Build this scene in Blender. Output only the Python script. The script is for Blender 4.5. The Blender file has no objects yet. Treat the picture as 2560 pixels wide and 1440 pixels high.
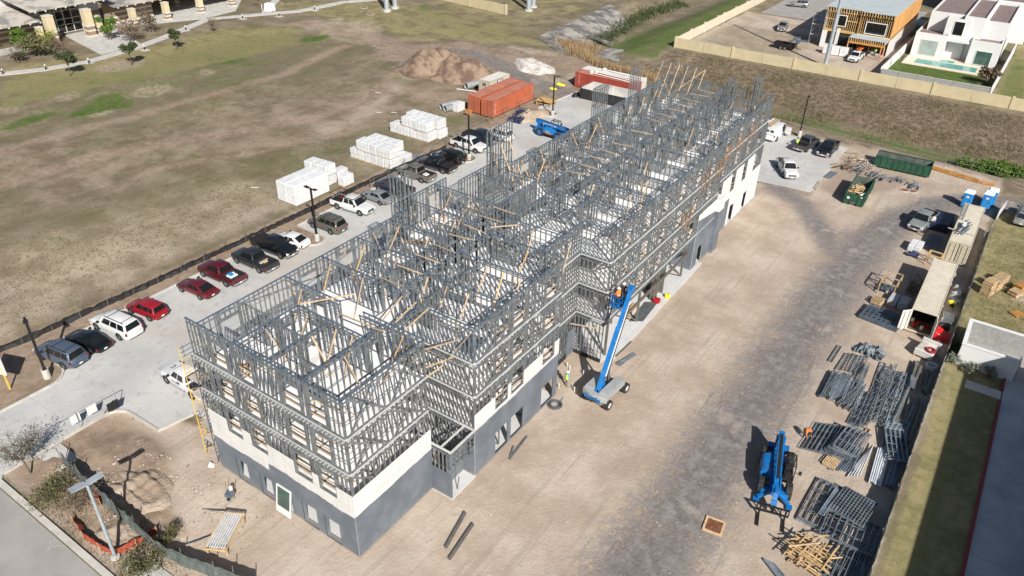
import bpy, bmesh, math, random
import numpy as np
from mathutils import Vector, Matrix
R = math.radians
rnd = random.Random(7)
scene = bpy.context.scene
COL = scene.collection

# ------------------------------------------------------------------ camera
# world: +Y runs along the long axis of the steel building, +X across it, camera above the origin
CAM_H, CAM_F = 44.0, 1899.32           # height in metres, focal length in pixels of a 2560 wide frame
PITCH, ROLL, YAW = R(32.4094), R(-1.4739), R(33.7192)
_c, _s = math.cos(PITCH), math.sin(PITCH)
_cy, _sy = math.cos(YAW), math.sin(YAW)
_r0 = Vector((_cy, _sy, 0)); _fw = Vector((-_sy*_c, _cy*_c, -_s)); _u0 = Vector((-_sy*_s, _cy*_s, _c))
_rt = _r0*math.cos(ROLL) - _u0*math.sin(ROLL); _up = _r0*math.sin(ROLL) + _u0*math.cos(ROLL)
cam_d = bpy.data.cameras.new('camera'); cam = bpy.data.objects.new('camera', cam_d); COL.objects.link(cam)
cam_d.sensor_width = 36.0; cam_d.lens = CAM_F/2560*36; cam_d.clip_start = 0.5; cam_d.clip_end = 6000
m = Matrix.Identity(4)
for i in range(3):
    m[i][0], m[i][1], m[i][2] = _rt[i], _up[i], -_fw[i]
m[2][3] = CAM_H
cam.matrix_world = m
scene.camera = cam

# ------------------------------------------------------------------ light
SUN_AZ, SUN_EL = 128.5, 36.0            # azimuth clockwise from +Y towards which the sun stands
world = bpy.data.worlds.new('World'); scene.world = world; world.use_nodes = True
wn = world.node_tree; wn.nodes.clear()
sky = wn.nodes.new('ShaderNodeTexSky'); sky.sky_type = 'NISHITA'; sky.sun_disc = False
sky.sun_elevation = R(SUN_EL); sky.sun_rotation = R(SUN_AZ); sky.air_density = 1.0; sky.dust_density = 1.2; sky.ozone_density = 1.0
bg = wn.nodes.new('ShaderNodeBackground'); bg.inputs['Strength'].default_value = 0.052
wo = wn.nodes.new('ShaderNodeOutputWorld')
wn.links.new(sky.outputs[0], bg.inputs[0]); wn.links.new(bg.outputs[0], wo.inputs[0])
sun_d = bpy.data.lights.new('sun', 'SUN'); sun_d.energy = 5.0; sun_d.angle = R(0.5); sun_d.color = (1.0, 0.945, 0.86)
sun = bpy.data.objects.new('sun', sun_d); COL.objects.link(sun); sun.location = (60, -40, 80)
_sd = Vector((math.sin(R(SUN_AZ))*math.cos(R(SUN_EL)), math.cos(R(SUN_AZ))*math.cos(R(SUN_EL)), math.sin(R(SUN_EL))))
sun.rotation_euler = _sd.to_track_quat('Z', 'Y').to_euler()
scene.view_settings.view_transform = 'Standard'; scene.view_settings.look = 'None'
scene.view_settings.exposure = 0.46; scene.view_settings.gamma = 1.0; scene.view_settings.use_curve_mapping = False
scene.render.engine = 'CYCLES'
scene.cycles.max_bounces = 6; scene.cycles.diffuse_bounces = 3; scene.cycles.glossy_bounces = 3; scene.cycles.transparent_max_bounces = 8

# ------------------------------------------------------------------ survey helper
def at(px, py, z=0.0):
    """survey point: where the sight line of a photo pixel meets the level z"""
    d = _rt*((px-1280)/CAM_F) + _up*(-(py-720)/CAM_F) + _fw
    t = (z-CAM_H)/d.z
    return Vector((d.x*t, d.y*t, z))

# ------------------------------------------------------------------ object helpers
def link(name, data=None, parent=None, loc=None, rz=None, mat4=None):
    o = bpy.data.objects.new(name, data); COL.objects.link(o)
    if parent is not None: o.parent = parent
    if loc is not None: o.location = loc
    if rz is not None: o.rotation_euler = (0, 0, rz)
    if mat4 is not None: o.matrix_local = mat4
    return o
def tag(o, label, cat, group=None):
    o['label'] = label; o['category'] = cat
    if group: o['group'] = group
    return o
def thing(name, label, cat, loc=(0, 0, 0), rz=0.0, group=None):
    return tag(link(name, None, None, loc, rz), label, cat, group)
def structure(o): o['kind'] = 'structure'; return o
def stuff(o): o['kind'] = 'stuff'; return o

class MB:
    """collects simple shapes into one mesh"""
    def __init__(s): s.v = []; s.f = []; s.m = []; s.k = 0
    def add(s, vs, fs):
        b = len(s.v); s.v.extend([tuple(p) for p in vs]); s.f.extend([tuple(i+b for i in f) for f in fs]); s.m.extend([s.k]*len(fs)); return s
    def mi(s, k): s.k = k; return s
    def b(s, x0, x1, y0, y1, z0, z1):
        return s.add([(x0,y0,z0),(x1,y0,z0),(x1,y1,z0),(x0,y1,z0),(x0,y0,z1),(x1,y0,z1),(x1,y1,z1),(x0,y1,z1)],
              [(3,2,1,0),(4,5,6,7),(0,1,5,4),(1,2,6,5),(2,3,7,6),(3,0,4,7)])
    def bar(s, p0, p1, w, h, up=(0,0,1)):
        p0, p1 = Vector(p0), Vector(p1); d = (p1-p0)
        if d.length < 1e-6: return s
        d.normalize(); u = Vector(up)
        if abs(d.dot(u)) > 0.98: u = Vector((1,0,0)) if abs(d.x) < .9 else Vector((0,1,0))
        sx = d.cross(u).normalized()*(w/2); sz = sx.cross(d).normalized()*(h/2)
        vs = [p+a*sx+c*sz for p in (p0, p1) for a, c in ((-1,-1),(1,-1),(1,1),(-1,1))]
        return s.add(vs, [(3,2,1,0),(4,5,6,7),(0,1,5,4),(1,2,6,5),(2,3,7,6),(3,0,4,7)])
    def cyl(s, p0, p1, r0, r1=None, n=10, caps=True):
        p0, p1 = Vector(p0), Vector(p1); r1 = r0 if r1 is None else r1
        d = (p1-p0).normalized(); u = Vector((0,0,1)) if abs(d.z) < .9 else Vector((1,0,0))
        a = d.cross(u).normalized(); c = a.cross(d).normalized()
        vs = []
        for p, r in ((p0, r0), (p1, r1)):
            for i in range(n):
                t = 2*math.pi*i/n; vs.append(p + a*(r*math.cos(t)) + c*(r*math.sin(t)))
        fs = [(i, i+n, (i+1) % n + n, (i+1) % n) for i in range(n)]
        if caps: fs += [tuple(range(n)), tuple(range(2*n-1, n-1, -1))]
        return s.add(vs, fs)
    def tube(s, pts, r, n=6):
        for a, c in zip(pts, pts[1:]): s.cyl(a, c, r, n=n, caps=False)
        return s
    def ring(s, c, r0, r1, z0, z1, n=20, axis='z'):
        vs = []
        for z, r in ((z0,r0),(z0,r1),(z1,r1),(z1,r0)):
            for i in range(n):
                t = 2*math.pi*i/n; x, y = r*math.cos(t), r*math.sin(t)
                vs.append((c[0]+x, c[1]+y, c[2]+z) if axis == 'z' else (c[0]+x, c[1]+z, c[2]+y))
        fs = []
        for k in range(4):
            for i in range(n):
                q = (k*n+i, k*n+(i+1) % n, ((k+1) % 4)*n+(i+1) % n, ((k+1) % 4)*n+i)
                fs.append(q if axis != 'z' else q[::-1])
        return s.add(vs, fs)
    def prism(s, poly, z0, z1):
        n = len(poly)
        a = sum(poly[i][0]*poly[(i+1) % n][1]-poly[(i+1) % n][0]*poly[i][1] for i in range(n))
        if a < 0: poly = poly[::-1]
        vs = [(p[0],p[1],z0) for p in poly]+[(p[0],p[1],z1) for p in poly]
        return s.add(vs, [tuple(range(n-1,-1,-1)), tuple(range(n,2*n))]+[(i,(i+1) % n,(i+1) % n+n,i+n) for i in range(n)])
    def q(s, *pts): return s.add(pts, [tuple(range(len(pts)))])
    def loft(s, rings, caps=True):
        n = len(rings[0]); vs = [p for r in rings for p in r]; fs = []
        for k in range(len(rings)-1):
            for i in range(n):
                fs.append((k*n+i, k*n+(i+1) % n, (k+1)*n+(i+1) % n, (k+1)*n+i))
        if caps: fs += [tuple(range(n-1,-1,-1)), tuple(range((len(rings)-1)*n, len(rings)*n))]
        return s.add(vs, fs)
    def mesh(s, name, mats, smooth=None, fix=False):
        me = bpy.data.meshes.new(name); me.from_pydata(s.v, [], s.f)
        for mt in (mats if isinstance(mats, (list, tuple)) else [mats]): me.materials.append(mt)
        if any(s.m): me.polygons.foreach_set('material_index', s.m)
        if fix:
            bm = bmesh.new(); bm.from_mesh(me); bmesh.ops.recalc_face_normals(bm, faces=bm.faces); bm.to_mesh(me); bm.free()
        if smooth:
            me.polygons.foreach_set('use_smooth', [True]*len(me.polygons)); me.set_sharp_from_angle(angle=R(smooth))
        me.update(); return me
    def build(s, name, mats, parent=None, smooth=None, loc=None, rz=None, fix=False):
        return link(name, s.mesh(name, mats, smooth, fix), parent, loc, rz)

def bevel(o, w=0.01, seg=1):
    bm = bmesh.new(); bm.from_mesh(o.data)
    bmesh.ops.bevel(bm, geom=[e for e in bm.edges if e.is_manifold and e.calc_face_angle(0) > 0.5], offset=w, segments=seg, affect='EDGES', clamp_overlap=True)
    bm.to_mesh(o.data); bm.free(); return o

def copy_tree(o, parent=None):
    c = o.copy(); COL.objects.link(c); c.parent = parent
    for ch in o.children:
        d = ch.copy(); COL.objects.link(d); d.parent = c
        for g in ch.children:
            e = g.copy(); COL.objects.link(e); e.parent = d
    return c

# ------------------------------------------------------------------ materials
def lin(c):  # sRGB 0-255 to linear
    return tuple(((x/255)/12.92 if x/255 <= .04045 else ((x/255+.055)/1.055)**2.4) for x in c)
def nmix(nt, fac, a, b, mode='MIX'):
    n = nt.nodes.new('ShaderNodeMix'); n.data_type = 'RGBA'; n.blend_type = mode; n.clamp_factor = True
    for sock, val in ((n.inputs[0], fac), (n.inputs[6], a), (n.inputs[7], b)):
        if hasattr(val, 'is_output'): nt.links.new(val, sock)
        elif isinstance(val, (tuple, list)): sock.default_value = (*val[:3], 1)
        else: sock.default_value = val
    return n.outputs[2]
def nmath(nt, op, a, b=None, c=None, clamp=False):
    n = nt.nodes.new('ShaderNodeMath'); n.operation = op; n.use_clamp = clamp
    for i, val in enumerate((a, b, c)):
        if val is None: continue
        if hasattr(val, 'is_output'): nt.links.new(val, n.inputs[i])
        else: n.inputs[i].default_value = val
    return n.outputs[0]
def nnoise(nt, scale, detail=3, rough=.55, coord=None, dist=0.0, out=0):
    n = nt.nodes.new('ShaderNodeTexNoise'); n.inputs['Scale'].default_value = scale; n.inputs['Detail'].default_value = detail
    n.inputs['Roughness'].default_value = rough; n.inputs['Distortion'].default_value = dist
    if coord is not None: nt.links.new(coord, n.inputs['Vector'])
    return n.outputs[out]
def nramp(nt, fac, lo, hi):
    n = nt.nodes.new('ShaderNodeMapRange'); n.interpolation_type = 'SMOOTHSTEP'
    nt.links.new(fac, n.inputs[0]); n.inputs[1].default_value = lo; n.inputs[2].default_value = hi
    return n.outputs[0]
def newmat(name):
    mt = bpy.data.materials.new(name); mt.use_nodes = True; nt = mt.node_tree
    return mt, nt, nt.nodes['Principled BSDF']
def coords(nt, which='Object'):
    return nt.nodes.new('ShaderNodeTexCoord').outputs[which]
def worldpos(nt): return nt.nodes.new('ShaderNodeNewGeometry').outputs['Position']
MATS = {}
def mat(name, col, rough=.6, metal=0.0, var=.12, scale=6.0, bump=0.0, bscale=20.0, coat=0.0, wear=None, wearamt=.5, spec=.5, objvar=0.0):
    """general painted / raw surface: base colour with grain, blotches, optional wear colour and relief"""
    if name in MATS: return MATS[name]
    mt, nt, p = newmat(name); co = worldpos(nt)
    n1 = nnoise(nt, scale, 4, .6, co)
    d = tuple(max(0, x*(1-var)) for x in col); l = tuple(min(1, x*(1+var)) for x in col)
    c = nmix(nt, nramp(nt, n1, .3, .7), d, l)
    if wear:
        n2 = nnoise(nt, scale*.45, 6, .68, co)
        c = nmix(nt, nmath(nt, 'MULTIPLY', nramp(nt, n2, .54, .68), wearamt), c, wear)
    if objvar:
        oi = nt.nodes.new('ShaderNodeObjectInfo').outputs['Random']
        hs = nt.nodes.new('ShaderNodeHueSaturation'); nt.links.new(c, hs.inputs['Color'])
        nt.links.new(nmath(nt, 'MULTIPLY_ADD', oi, 2*objvar, 1-objvar), hs.inputs['Value']); c = hs.outputs[0]
    nt.links.new(c, p.inputs['Base Color'])
    nt.links.new(nmath(nt, 'MULTIPLY_ADD', n1, .25, max(0.02, rough-.12), clamp=True), p.inputs['Roughness'])
    p.inputs['Metallic'].default_value = metal; p.inputs['Specular IOR Level'].default_value = spec
    if coat: p.inputs['Coat Weight'].default_value = coat; p.inputs['Coat Roughness'].default_value = .06
    if bump:
        bn = nt.nodes.new('ShaderNodeBump'); bn.inputs['Strength'].default_value = bump; bn.inputs['Distance'].default_value = .02
        nt.links.new(nnoise(nt, bscale, 4, .6, co), bn.inputs['Height']); nt.links.new(bn.outputs[0], p.inputs['Normal'])
    MATS[name] = mt; return mt
def M(n): return MATS[n]
ORDS = ['first','second','third','fourth','fifth','sixth','seventh','eighth','ninth','tenth','eleventh','twelfth','thirteenth','fourteenth','fifteenth','sixteenth','seventeenth','eighteenth']

mat('galv', (.195,.212,.226), .40, .35, .26, 2.2, wear=(.36,.385,.40), wearamt=.75)
mat('galv_blue', (.135,.185,.24), .42, .4, .2, 2.0, wear=(.22,.27,.315), wearamt=.7)
mat('galv_light', (.66,.69,.72), .38, .2, .12, 3.0)
mat('galv_loose', (.225,.262,.30), .4, .4, .25, 1.2, wear=(.37,.415,.46), wearamt=.8, objvar=.32)
mat('steel_olive', (.20,.195,.17), .55, .3, .2, 1.5, wear=(.26,.17,.10), wearamt=.5, objvar=.2)
mat('steel_primer', (.18,.17,.155), .5, .4, .15, 2.0)
mat('rust', (.24,.10,.05), .8, .1, .3, 3.0)
mat('timber', (.47,.345,.225), .75, 0, .16, 3.0, objvar=.22)
mat('timber_guard', (.30,.155,.075), .75, 0, .2, 3.0, objvar=.2)
mat('timber_new', (.54,.37,.18), .72, 0, .16, 2.0, objvar=.2)
mat('timber_orange', (.46,.225,.06), .7, 0, .25, 1.2, objvar=.1)
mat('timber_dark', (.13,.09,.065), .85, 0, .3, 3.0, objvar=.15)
mat('pallet', (.50,.36,.21), .8, 0, .2, 3.0, wear=(.33,.27,.21), wearamt=.6, objvar=.2)
mat('osb', (.50,.31,.12), .75, 0, .25, 9.0)
mat('deck_white', (.78,.775,.77), .7, 0, .08, 1.0, wear=(.50,.49,.48), wearamt=.6)
mat('edge_white', (.52,.53,.54), .6, .1, .08, 1.5)
mat('concrete_new', (.52,.525,.53), .8, 0, .06, .5, bump=.15, bscale=14)
mat('concrete', (.46,.45,.43), .85, 0, .12, .8, bump=.2, bscale=10, wear=(.30,.29,.27), wearamt=.5)
mat('kerb', (.46,.445,.415), .85, 0, .1, 1.2, wear=(.36,.33,.29), wearamt=.5)
mat('white_wrap', (.64,.655,.67), .38, 0, .08, 2.0, bump=.6, bscale=3.5, wear=(.50,.52,.55), wearamt=.6, objvar=.06)
mat('wrap_strap', (.42,.44,.46), .5, 0, .1)
mat('white_paint', (.68,.68,.67), .5, 0, .05, 2.0)
mat('black_metal', (.018,.018,.019), .5, .2, .2)
mat('rubber', (.022,.022,.022), .85, 0, .25, 8.0, wear=(.09,.08,.07), wearamt=.5)
mat('genie_blue', (.006,.135,.40), .42, .0, .14, 1.5, coat=.2, wear=(.10,.19,.34), wearamt=.55)
mat('genie_grey', (.34,.36,.37), .45, .1, .1, 1.5, wear=(.22,.20,.18), wearamt=.4)
mat('chrome', (.6,.61,.62), .25, .9, .08)
mat('yellow', (.72,.47,.08), .5, 0, .12, 3.0, objvar=.08)
mat('scaf_blue', (.06,.075,.17), .5, .2, .15)
mat('plank_grey', (.40,.37,.33), .85, 0, .22, 4.0, objvar=.15)
mat('cont_orange', (.40,.105,.05), .6, .05, .12, .7, wear=(.28,.075,.045), wearamt=.6)
mat('cont_red', (.30,.05,.035), .6, .05, .14, .7, wear=(.22,.05,.04), wearamt=.5)
mat('cont_roof', (.40,.17,.12), .7, .05, .12, .6, wear=(.30,.15,.12), wearamt=.5)
mat('cont_cream', (.56,.52,.43), .6, .05, .07, .9, wear=(.48,.42,.33), wearamt=.5)
mat('cont_beige', (.47,.43,.33), .6, .05, .08, .9, wear=(.42,.35,.26), wearamt=.5)
mat('cont_white', (.60,.585,.55), .6, .05, .06, .9, wear=(.52,.48,.42), wearamt=.4)
mat('dump_green', (.018,.075,.045), .55, .1, .2, 1.2, wear=(.05,.06,.045), wearamt=.6)
mat('dump_in', (.10,.125,.11), .75, .2, .3, 1.5, wear=(.18,.16,.13), wearamt=.6)
mat('porta_blue', (.02,.22,.55), .5, 0, .06, 2.0)
mat('porta_roof', (.72,.78,.84), .5, 0, .05, 2.0)
mat('blue_tarp', (.012,.016,.045), .35, 0, .4, 2.0, bump=.5, bscale=3)
mat('silt', (.02,.02,.022), .7, 0, .3, 2.0)
mat('fence_mesh_grey', (.30,.33,.33), .8, 0, .12, 3.0)
mat('fence_mesh_dark', (.10,.12,.118), .8, 0, .25, 3.0)
mat('orange_net', (.30,.055,.025), .75, 0, .25, 4.0)
mat('red', (.45,.012,.015), .45, 0, .12)
mat('dark', (.012,.012,.013), .7, 0, .2)
mat('hose_red', (.28,.03,.035), .6, 0, .15)
mat('galv_pipe', (.33,.345,.36), .55, .3, .14, 1.5)
mat('pole_steel', (.42,.47,.52), .45, .4, .1, 1.5)
mat('bark', (.10,.075,.055), .9, 0, .3, 6.0)
mat('twig', (.15,.115,.095), .9, 0, .25, 4.0)
mat('shirt_white', (.75,.75,.73), .85, 0, .06)
mat('vest_lime', (.50,.75,.05), .7, 0, .05)
mat('vest_orange', (.85,.20,.02), .7, 0, .06)
mat('jeans', (.03,.045,.09), .9, 0, .15)
mat('pants_dark', (.025,.025,.03), .9, 0, .15)
mat('pants_tan', (.30,.24,.17), .9, 0, .15)
mat('shirt_cyan', (.05,.42,.50), .85, 0, .08)
mat('skin', (.40,.22,.14), .6, 0, .05)
mat('hat_white', (.82,.82,.80), .35, 0, .03)
mat('plastic_yellow', (.80,.72,.05), .4, 0, .08)
mat('stucco_white', (.62,.63,.635), .85, 0, .03, 1.0, bump=.1, bscale=30)
mat('stucco_grey', (.52,.53,.54), .85, 0, .05, 1.0)
mat('roof_brown', (.20,.15,.145), .85, 0, .15, 1.0)
mat('roof_paper', (.40,.45,.47), .7, 0, .06, .6)
mat('wall_cream', (.50,.43,.285), .85, 0, .07, .7, bump=.25, bscale=6, wear=(.52,.44,.30), wearamt=.5)
mat('wall_cream_light', (.57,.51,.40), .85, 0, .05, .7)
mat('brick_brown', (.26,.18,.115), .85, 0, .12, 2.0)
mat('stone_cream', (.55,.47,.31), .85, 0, .06, 2.0)
mat('stone_band', (.55,.52,.47), .85, 0, .05, 2.0)
mat('teal_glass', (.02,.36,.29), .25, 0, .1)
mat('red_kerb', (.22,.03,.04), .7, 0, .15, 2.0)
mat('plastic_white', (.66,.66,.655), .4, 0, .04)
mat('pool_deck', (.66,.58,.47), .85, 0, .08, 2.0)
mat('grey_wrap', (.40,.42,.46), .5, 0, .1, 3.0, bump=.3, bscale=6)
mat('block_grey', (.30,.30,.295), .9, 0, .15, 4.0)
mat('wall_board', (.55,.56,.57), .7, 0, .05)

def glassmat(name, col, rough=.06, spec=.8):
    mt, nt, p = newmat(name)
    n = nnoise(nt, .7, 2, .5, worldpos(nt))
    nt.links.new(nmix(nt, n, tuple(x*.6 for x in col), tuple(x*1.4 for x in col)), p.inputs['Base Color'])
    p.inputs['Roughness'].default_value = rough; p.inputs['Specular IOR Level'].default_value = spec
    MATS[name] = mt; return mt
glassmat('glass', (.010,.012,.013)); glassmat('glass_green', (.05,.10,.085)); glassmat('glass_pale', (.30,.36,.35), .15)
def lampmat(name, col):
    return mat(name, col, .18, 0, .1, 8.0, coat=.6)
lampmat('head_lamp', (.62,.64,.65)); lampmat('tail_lamp', (.16,.006,.008))
mat('plate', (.72,.73,.74), .5, 0, .03); mat('trim_black', (.02,.02,.021), .55, 0, .15); mat('rim', (.42,.43,.44), .35, .7, .1)
PAINTS = dict(bluegrey=(.10,.135,.19), black=(.006,.0065,.008), white=(.62,.63,.64), red=(.25,.008,.014), maroon=(.10,.008,.014),
    darkred=(.075,.004,.010), charcoal=(.028,.031,.036), tan=(.145,.135,.118), silver=(.28,.29,.30), navy=(.014,.020,.034), greytan=(.17,.155,.135),
    grey=(.075,.078,.085), greengrey=(.20,.225,.225))
for k, c in PAINTS.items():
    mat('paint_'+k, c, .33 if k != 'black' else .25, .35 if k in ('bluegrey','silver','tan','greytan','grey','charcoal') else 0, .05, 1.5, coat=.6, wear=tuple(min(1, x*1.0+.03) for x in c), wearamt=.35)
# ------------------------------------------------------------------ terrain
rng = np.random.default_rng(11)
def seg_dist(PX, PY, pts, closed=False):
    pts = list(pts); n = len(pts); best = np.full(PX.shape, 1e9)
    for i in range(n if closed else n-1):
        ax, ay = pts[i][:2]; bx, by = pts[(i+1) % n][:2]
        dx, dy = bx-ax, by-ay; L = dx*dx+dy*dy+1e-9
        t = np.clip(((PX-ax)*dx+(PY-ay)*dy)/L, 0, 1)
        best = np.minimum(best, np.hypot(PX-ax-t*dx, PY-ay-t*dy))
    return best
def inside(PX, PY, pts):
    r = np.zeros(PX.shape, bool); n = len(pts)
    for i in range(n):
        ax, ay = pts[i][:2]; bx, by = pts[(i+1) % n][:2]
        c = ((ay > PY) != (by > PY)) & (PX < (bx-ax)*(PY-ay)/(by-ay+1e-12)+ax)
        r ^= c
    return r
def sstep(x, a, b):
    t = np.clip((x-a)/(b-a), 0, 1); return t*t*(3-2*t)
VALLEY = [(-80,400),(-82,230),(-83,190),(-82.5,165),(-79.5,151),(-70,146),(-55,142.5),(-37,140.3),(-24,135.5),(-11,134),(0,132.5),(30,130),(300,110)]
def lattice_noise(PX, PY, s, seed):
    r = np.random.default_rng(seed).random((256, 256)); u, v = PX/s, PY/s
    i, j = np.floor(u).astype(int), np.floor(v).astype(int); fu, fv = u-i, v-j
    fu, fv = fu*fu*(3-2*fu), fv*fv*(3-2*fv)
    g = lambda a, b: r[a % 256, b % 256]
    return (g(i,j)*(1-fu)+g(i+1,j)*fu)*(1-fv)+(g(i,j+1)*(1-fu)+g(i+1,j+1)*fu)*fv
def zt(PX, PY):
    PX, PY = np.asarray(PX, float), np.asarray(PY, float)
    d = seg_dist(PX, PY, VALLEY)
    wide = np.where(PY > 128, 11.0, 9.0) + np.where((PX > -60) & (PY > 136), 6.0, 0)
    z = -2.0*(1-sstep(d, 1.2, wide)) - 0.04
    soft = sstep(np.maximum.reduce([-68.5-PX, PY-123.5, -20-PY]), 0, 6)*(1-sstep(-148-PX, 0, 6))*(1-sstep(PY-156, 0, 3))
    z += soft*((lattice_noise(PX, PY, 9, 3)-.5)*.35+(lattice_noise(PX, PY, 2.5, 4)-.5)*.10)
    # rutted, dug over dirt between street and building and in the yard
    dug = (1-sstep(np.abs(PX+47.5)-7.5, 0, 2))*(1-sstep(np.abs(PY-17.2)-3.6, 0, 1.2))*(PX > -54.0)
    z += dug*((lattice_noise(PX, PY, 1.7, 5)-.5)*.5+(lattice_noise(PX, PY, .8, 6)-.5)*.2)
    yard = (1-sstep(np.abs(PX+11)-11.5, 0, 2))*(1-sstep(np.abs(PY-60)-46, 0, 4))
    z += yard*((lattice_noise(PX, PY, 2.2, 8)-.6)*.06)
    return z
xs = np.concatenate([[-2500,-1200,-700,-450,-330,-270], np.arange(-236, 32, .75), [40,55,80,120,200,400,900,2000]])
ys = np.concatenate([[-1500,-600,-250,-120,-60,-25], np.arange(-6, 290, .75), [296,310,340,400,500,700,1100,1800,3000]])
GX, GY = np.meshgrid(xs, ys, indexing='ij'); GZ = zt(GX, GY)
nx, ny = GX.shape
idx = np.arange(nx*ny).reshape(nx, ny)
quads = np.stack([idx[:-1,:-1], idx[1:,:-1], idx[1:,1:], idx[:-1,1:]], -1).reshape(-1, 4)
gm = bpy.data.meshes.new('ground')
gm.vertices.add(nx*ny); gm.vertices.foreach_set('co', np.stack([GX, GY, GZ], -1).reshape(-1))
gm.loops.add(len(quads)*4); gm.loops.foreach_set('vertex_index', quads.reshape(-1))
gm.polygons.add(len(quads)); gm.polygons.foreach_set('loop_start', np.arange(0, len(quads)*4, 4)); gm.polygons.foreach_set('loop_total', np.full(len(quads), 4))
gm.polygons.foreach_set('use_smooth', np.ones(len(quads), bool)); gm.update(calc_edges=True)
LAY = {k: np.zeros(GX.shape) for k in ('dirt','brown','gravel','green','bare','weed','dry')}
def px2w(pts): return [tuple(at(*p)[:2]) for p in pts]
def paint(layer, pts, val=1.0, soft=2.0, world=False, line=None):
    w = pts if world else px2w(pts)
    if line is None:
        d = seg_dist(GX, GY, w, True); a = np.where(inside(GX, GY, w), 1, 0)*1.0
        sd = np.where(a > 0, d, -d); k = sstep(sd, -soft, soft)
    else:
        k = 1-sstep(seg_dist(GX, GY, w), line-soft, line+soft)
    L = LAY[layer]
    LAY[layer] = np.maximum(L, k*val) if val > 0 else np.minimum(L, 1-k*(-val)) if val < 0 else L*(1-k)
def erase(layer, pts, soft=2.0, world=False, line=None): paint(layer, pts, 0, soft, world, line)
def blob(layer, cx, cy, rx, ry, ang=0, val=1.0, soft=1.5):
    p = [(cx+rx*math.cos(t)*math.cos(ang)-ry*math.sin(t)*math.sin(ang), cy+rx*math.cos(t)*math.sin(ang)+ry*math.sin(t)*math.cos(ang)) for t in [i*math.pi/5 for i in range(10)]]
    paint(layer, p, val, soft)
# the yard
paint('dirt', [(-49,12.5),(40,12.5),(40,6),(2.4,20),(2.4,126),(-19,125),(-19,101),(-27,101),(-24,96),(-24,20),(-42,23)], .95, 2.0, True)
paint('dirt', [(-56,12.5),(-20,12.5),(-20,100),(-41,100),(-42,26),(-50,24),(-55,22)], .9, 1.0, True)
paint('brown', [(-55.5,12.5),(-45,12.5),(-43,20),(-47,22),(-54.5,21.8)], .75, 1.5, True)
for q in ([(120,1115),(250,1040),(385,1088),(430,1150),(330,1200),(240,1190),(160,1165)],[(200,1290),(330,1230),(420,1260),(470,1330),(400,1370),(300,1380)]): paint('brown', q, .95, .9)
paint('brown', [(-71.5,20),(-67,20),(-66.5,121),(-70.5,121)], .95, 1.0, True)
paint('brown', [(-90,2),(-62,2),(-61.8,22),(-72,22),(-78,19)], .8, 2.5, True)
paint('brown', [(-64.6,50.5),(-61.5,51),(-61.5,55),(-68,55)], .9, .6, True)
# the far right corner of the site
paint('brown', [(2040,475),(2110,380),(2200,430),(2300,450),(2240,480),(2100,500)], .55, 1.5)
paint('brown', [(1960,300),(2110,370),(2300,400),(2500,455),(2560,475),(2560,440),(2300,372),(2100,335),(1990,290)], .5, 1.5)
paint('dirt', [(2000,330),(2560,465),(2560,500),(2300,480),(2000,480)], .75, 2.0)
# gravel drives
paint('gravel', [(-10.5,-10),(-11,26),(-10.8,45),(-10.5,62),(-10,80),(-9.5,92)], .92, 3.4, True, line=3.4)
paint('gravel', [(-10,88),(-7.5,101),(-4.5,108),(0,113),(9,116),(30,117)], .85, 1.8, True, line=2.9)
paint('gravel', [(-10,84),(-15,92),(-19,98),(-23.5,100.5)], .8, 1.4, True, line=1.9)
# field: tyre tracks, bare patches
for ln, w in (([(-60,395),(180,330),(330,292),(520,240),(700,190),(860,115)],1.8),([(-60,480),(300,375),(560,335),(770,300),(940,235),(1020,165),(1080,130)],2.4),([(380,420),(640,380),(860,330),(1000,290)],1.5),
    ([(760,60),(880,75),(960,100),(1050,130)],3.5),([(1000,135),(1150,120),(1290,150),(1420,160)],6)):
    paint('brown', ln, .72, 2.2, line=w)
for p in ([(560,285),(850,215),(1000,185),(1120,330),(960,330),(700,380),(420,420)],[(0,450),(300,380),(480,400),(300,520),(0,560)],[(1000,190),(1250,210),(1280,260),(1120,270),(980,230)]):
    paint('brown', p, .45, 5)
paint('gravel', [(1010,170),(1060,142),(1110,128),(1180,131),(1260,165),(1330,205),(1440,240)], .7, 1.6, line=2.6)
paint('dirt', [(800,340),(900,290),(960,240),(1030,170),(1090,140),(1180,135),(1290,165),(1400,210)], .58, 4, line=3.5)
paint('dirt', [(-40,400),(200,335),(420,275),(620,215),(800,150)], .42, 3.5, line=2.0)
paint('brown', [(980,200),(1060,225),(1180,225),(1260,200),(1200,250),(1040,260)], .8, 3)
paint('dirt', [(860,40),(900,60),(960,110),(1100,110),(1060,140),(960,140),(880,100),(790,75),(760,50)], .5, 3)
paint('dirt', [(1240,100),(1400,130),(1600,195),(1640,230),(1440,210),(1330,180)], .55, 3)
paint('bare', [(-60,620),(300,520),(600,430),(760,470),(600,590),(330,690),(60,820),(-60,860)], .85, 9)
paint('bare', [(-40,760),(200,700),(380,640),(300,730),(80,830),(-40,900)], .6, 3)
paint('dirt', [(-60,700),(120,650),(480,580),(640,520),(660,560),(420,660),(160,800),(-60,880)], .52, 5)
for b in ((300,165,70,14,-.15),(170,240,40,12,-.2),(380,225,60,16,-.15),(20,275,40,12,-.1),(915,70,50,18,.1),(520,180,26,8,0),(250,280,40,10,-.2)):
    blob('bare', *b[:5], val=.9)
paint('bare', [(720,60),(900,50),(960,80),(900,110),(800,100)], .7, 3)
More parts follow.
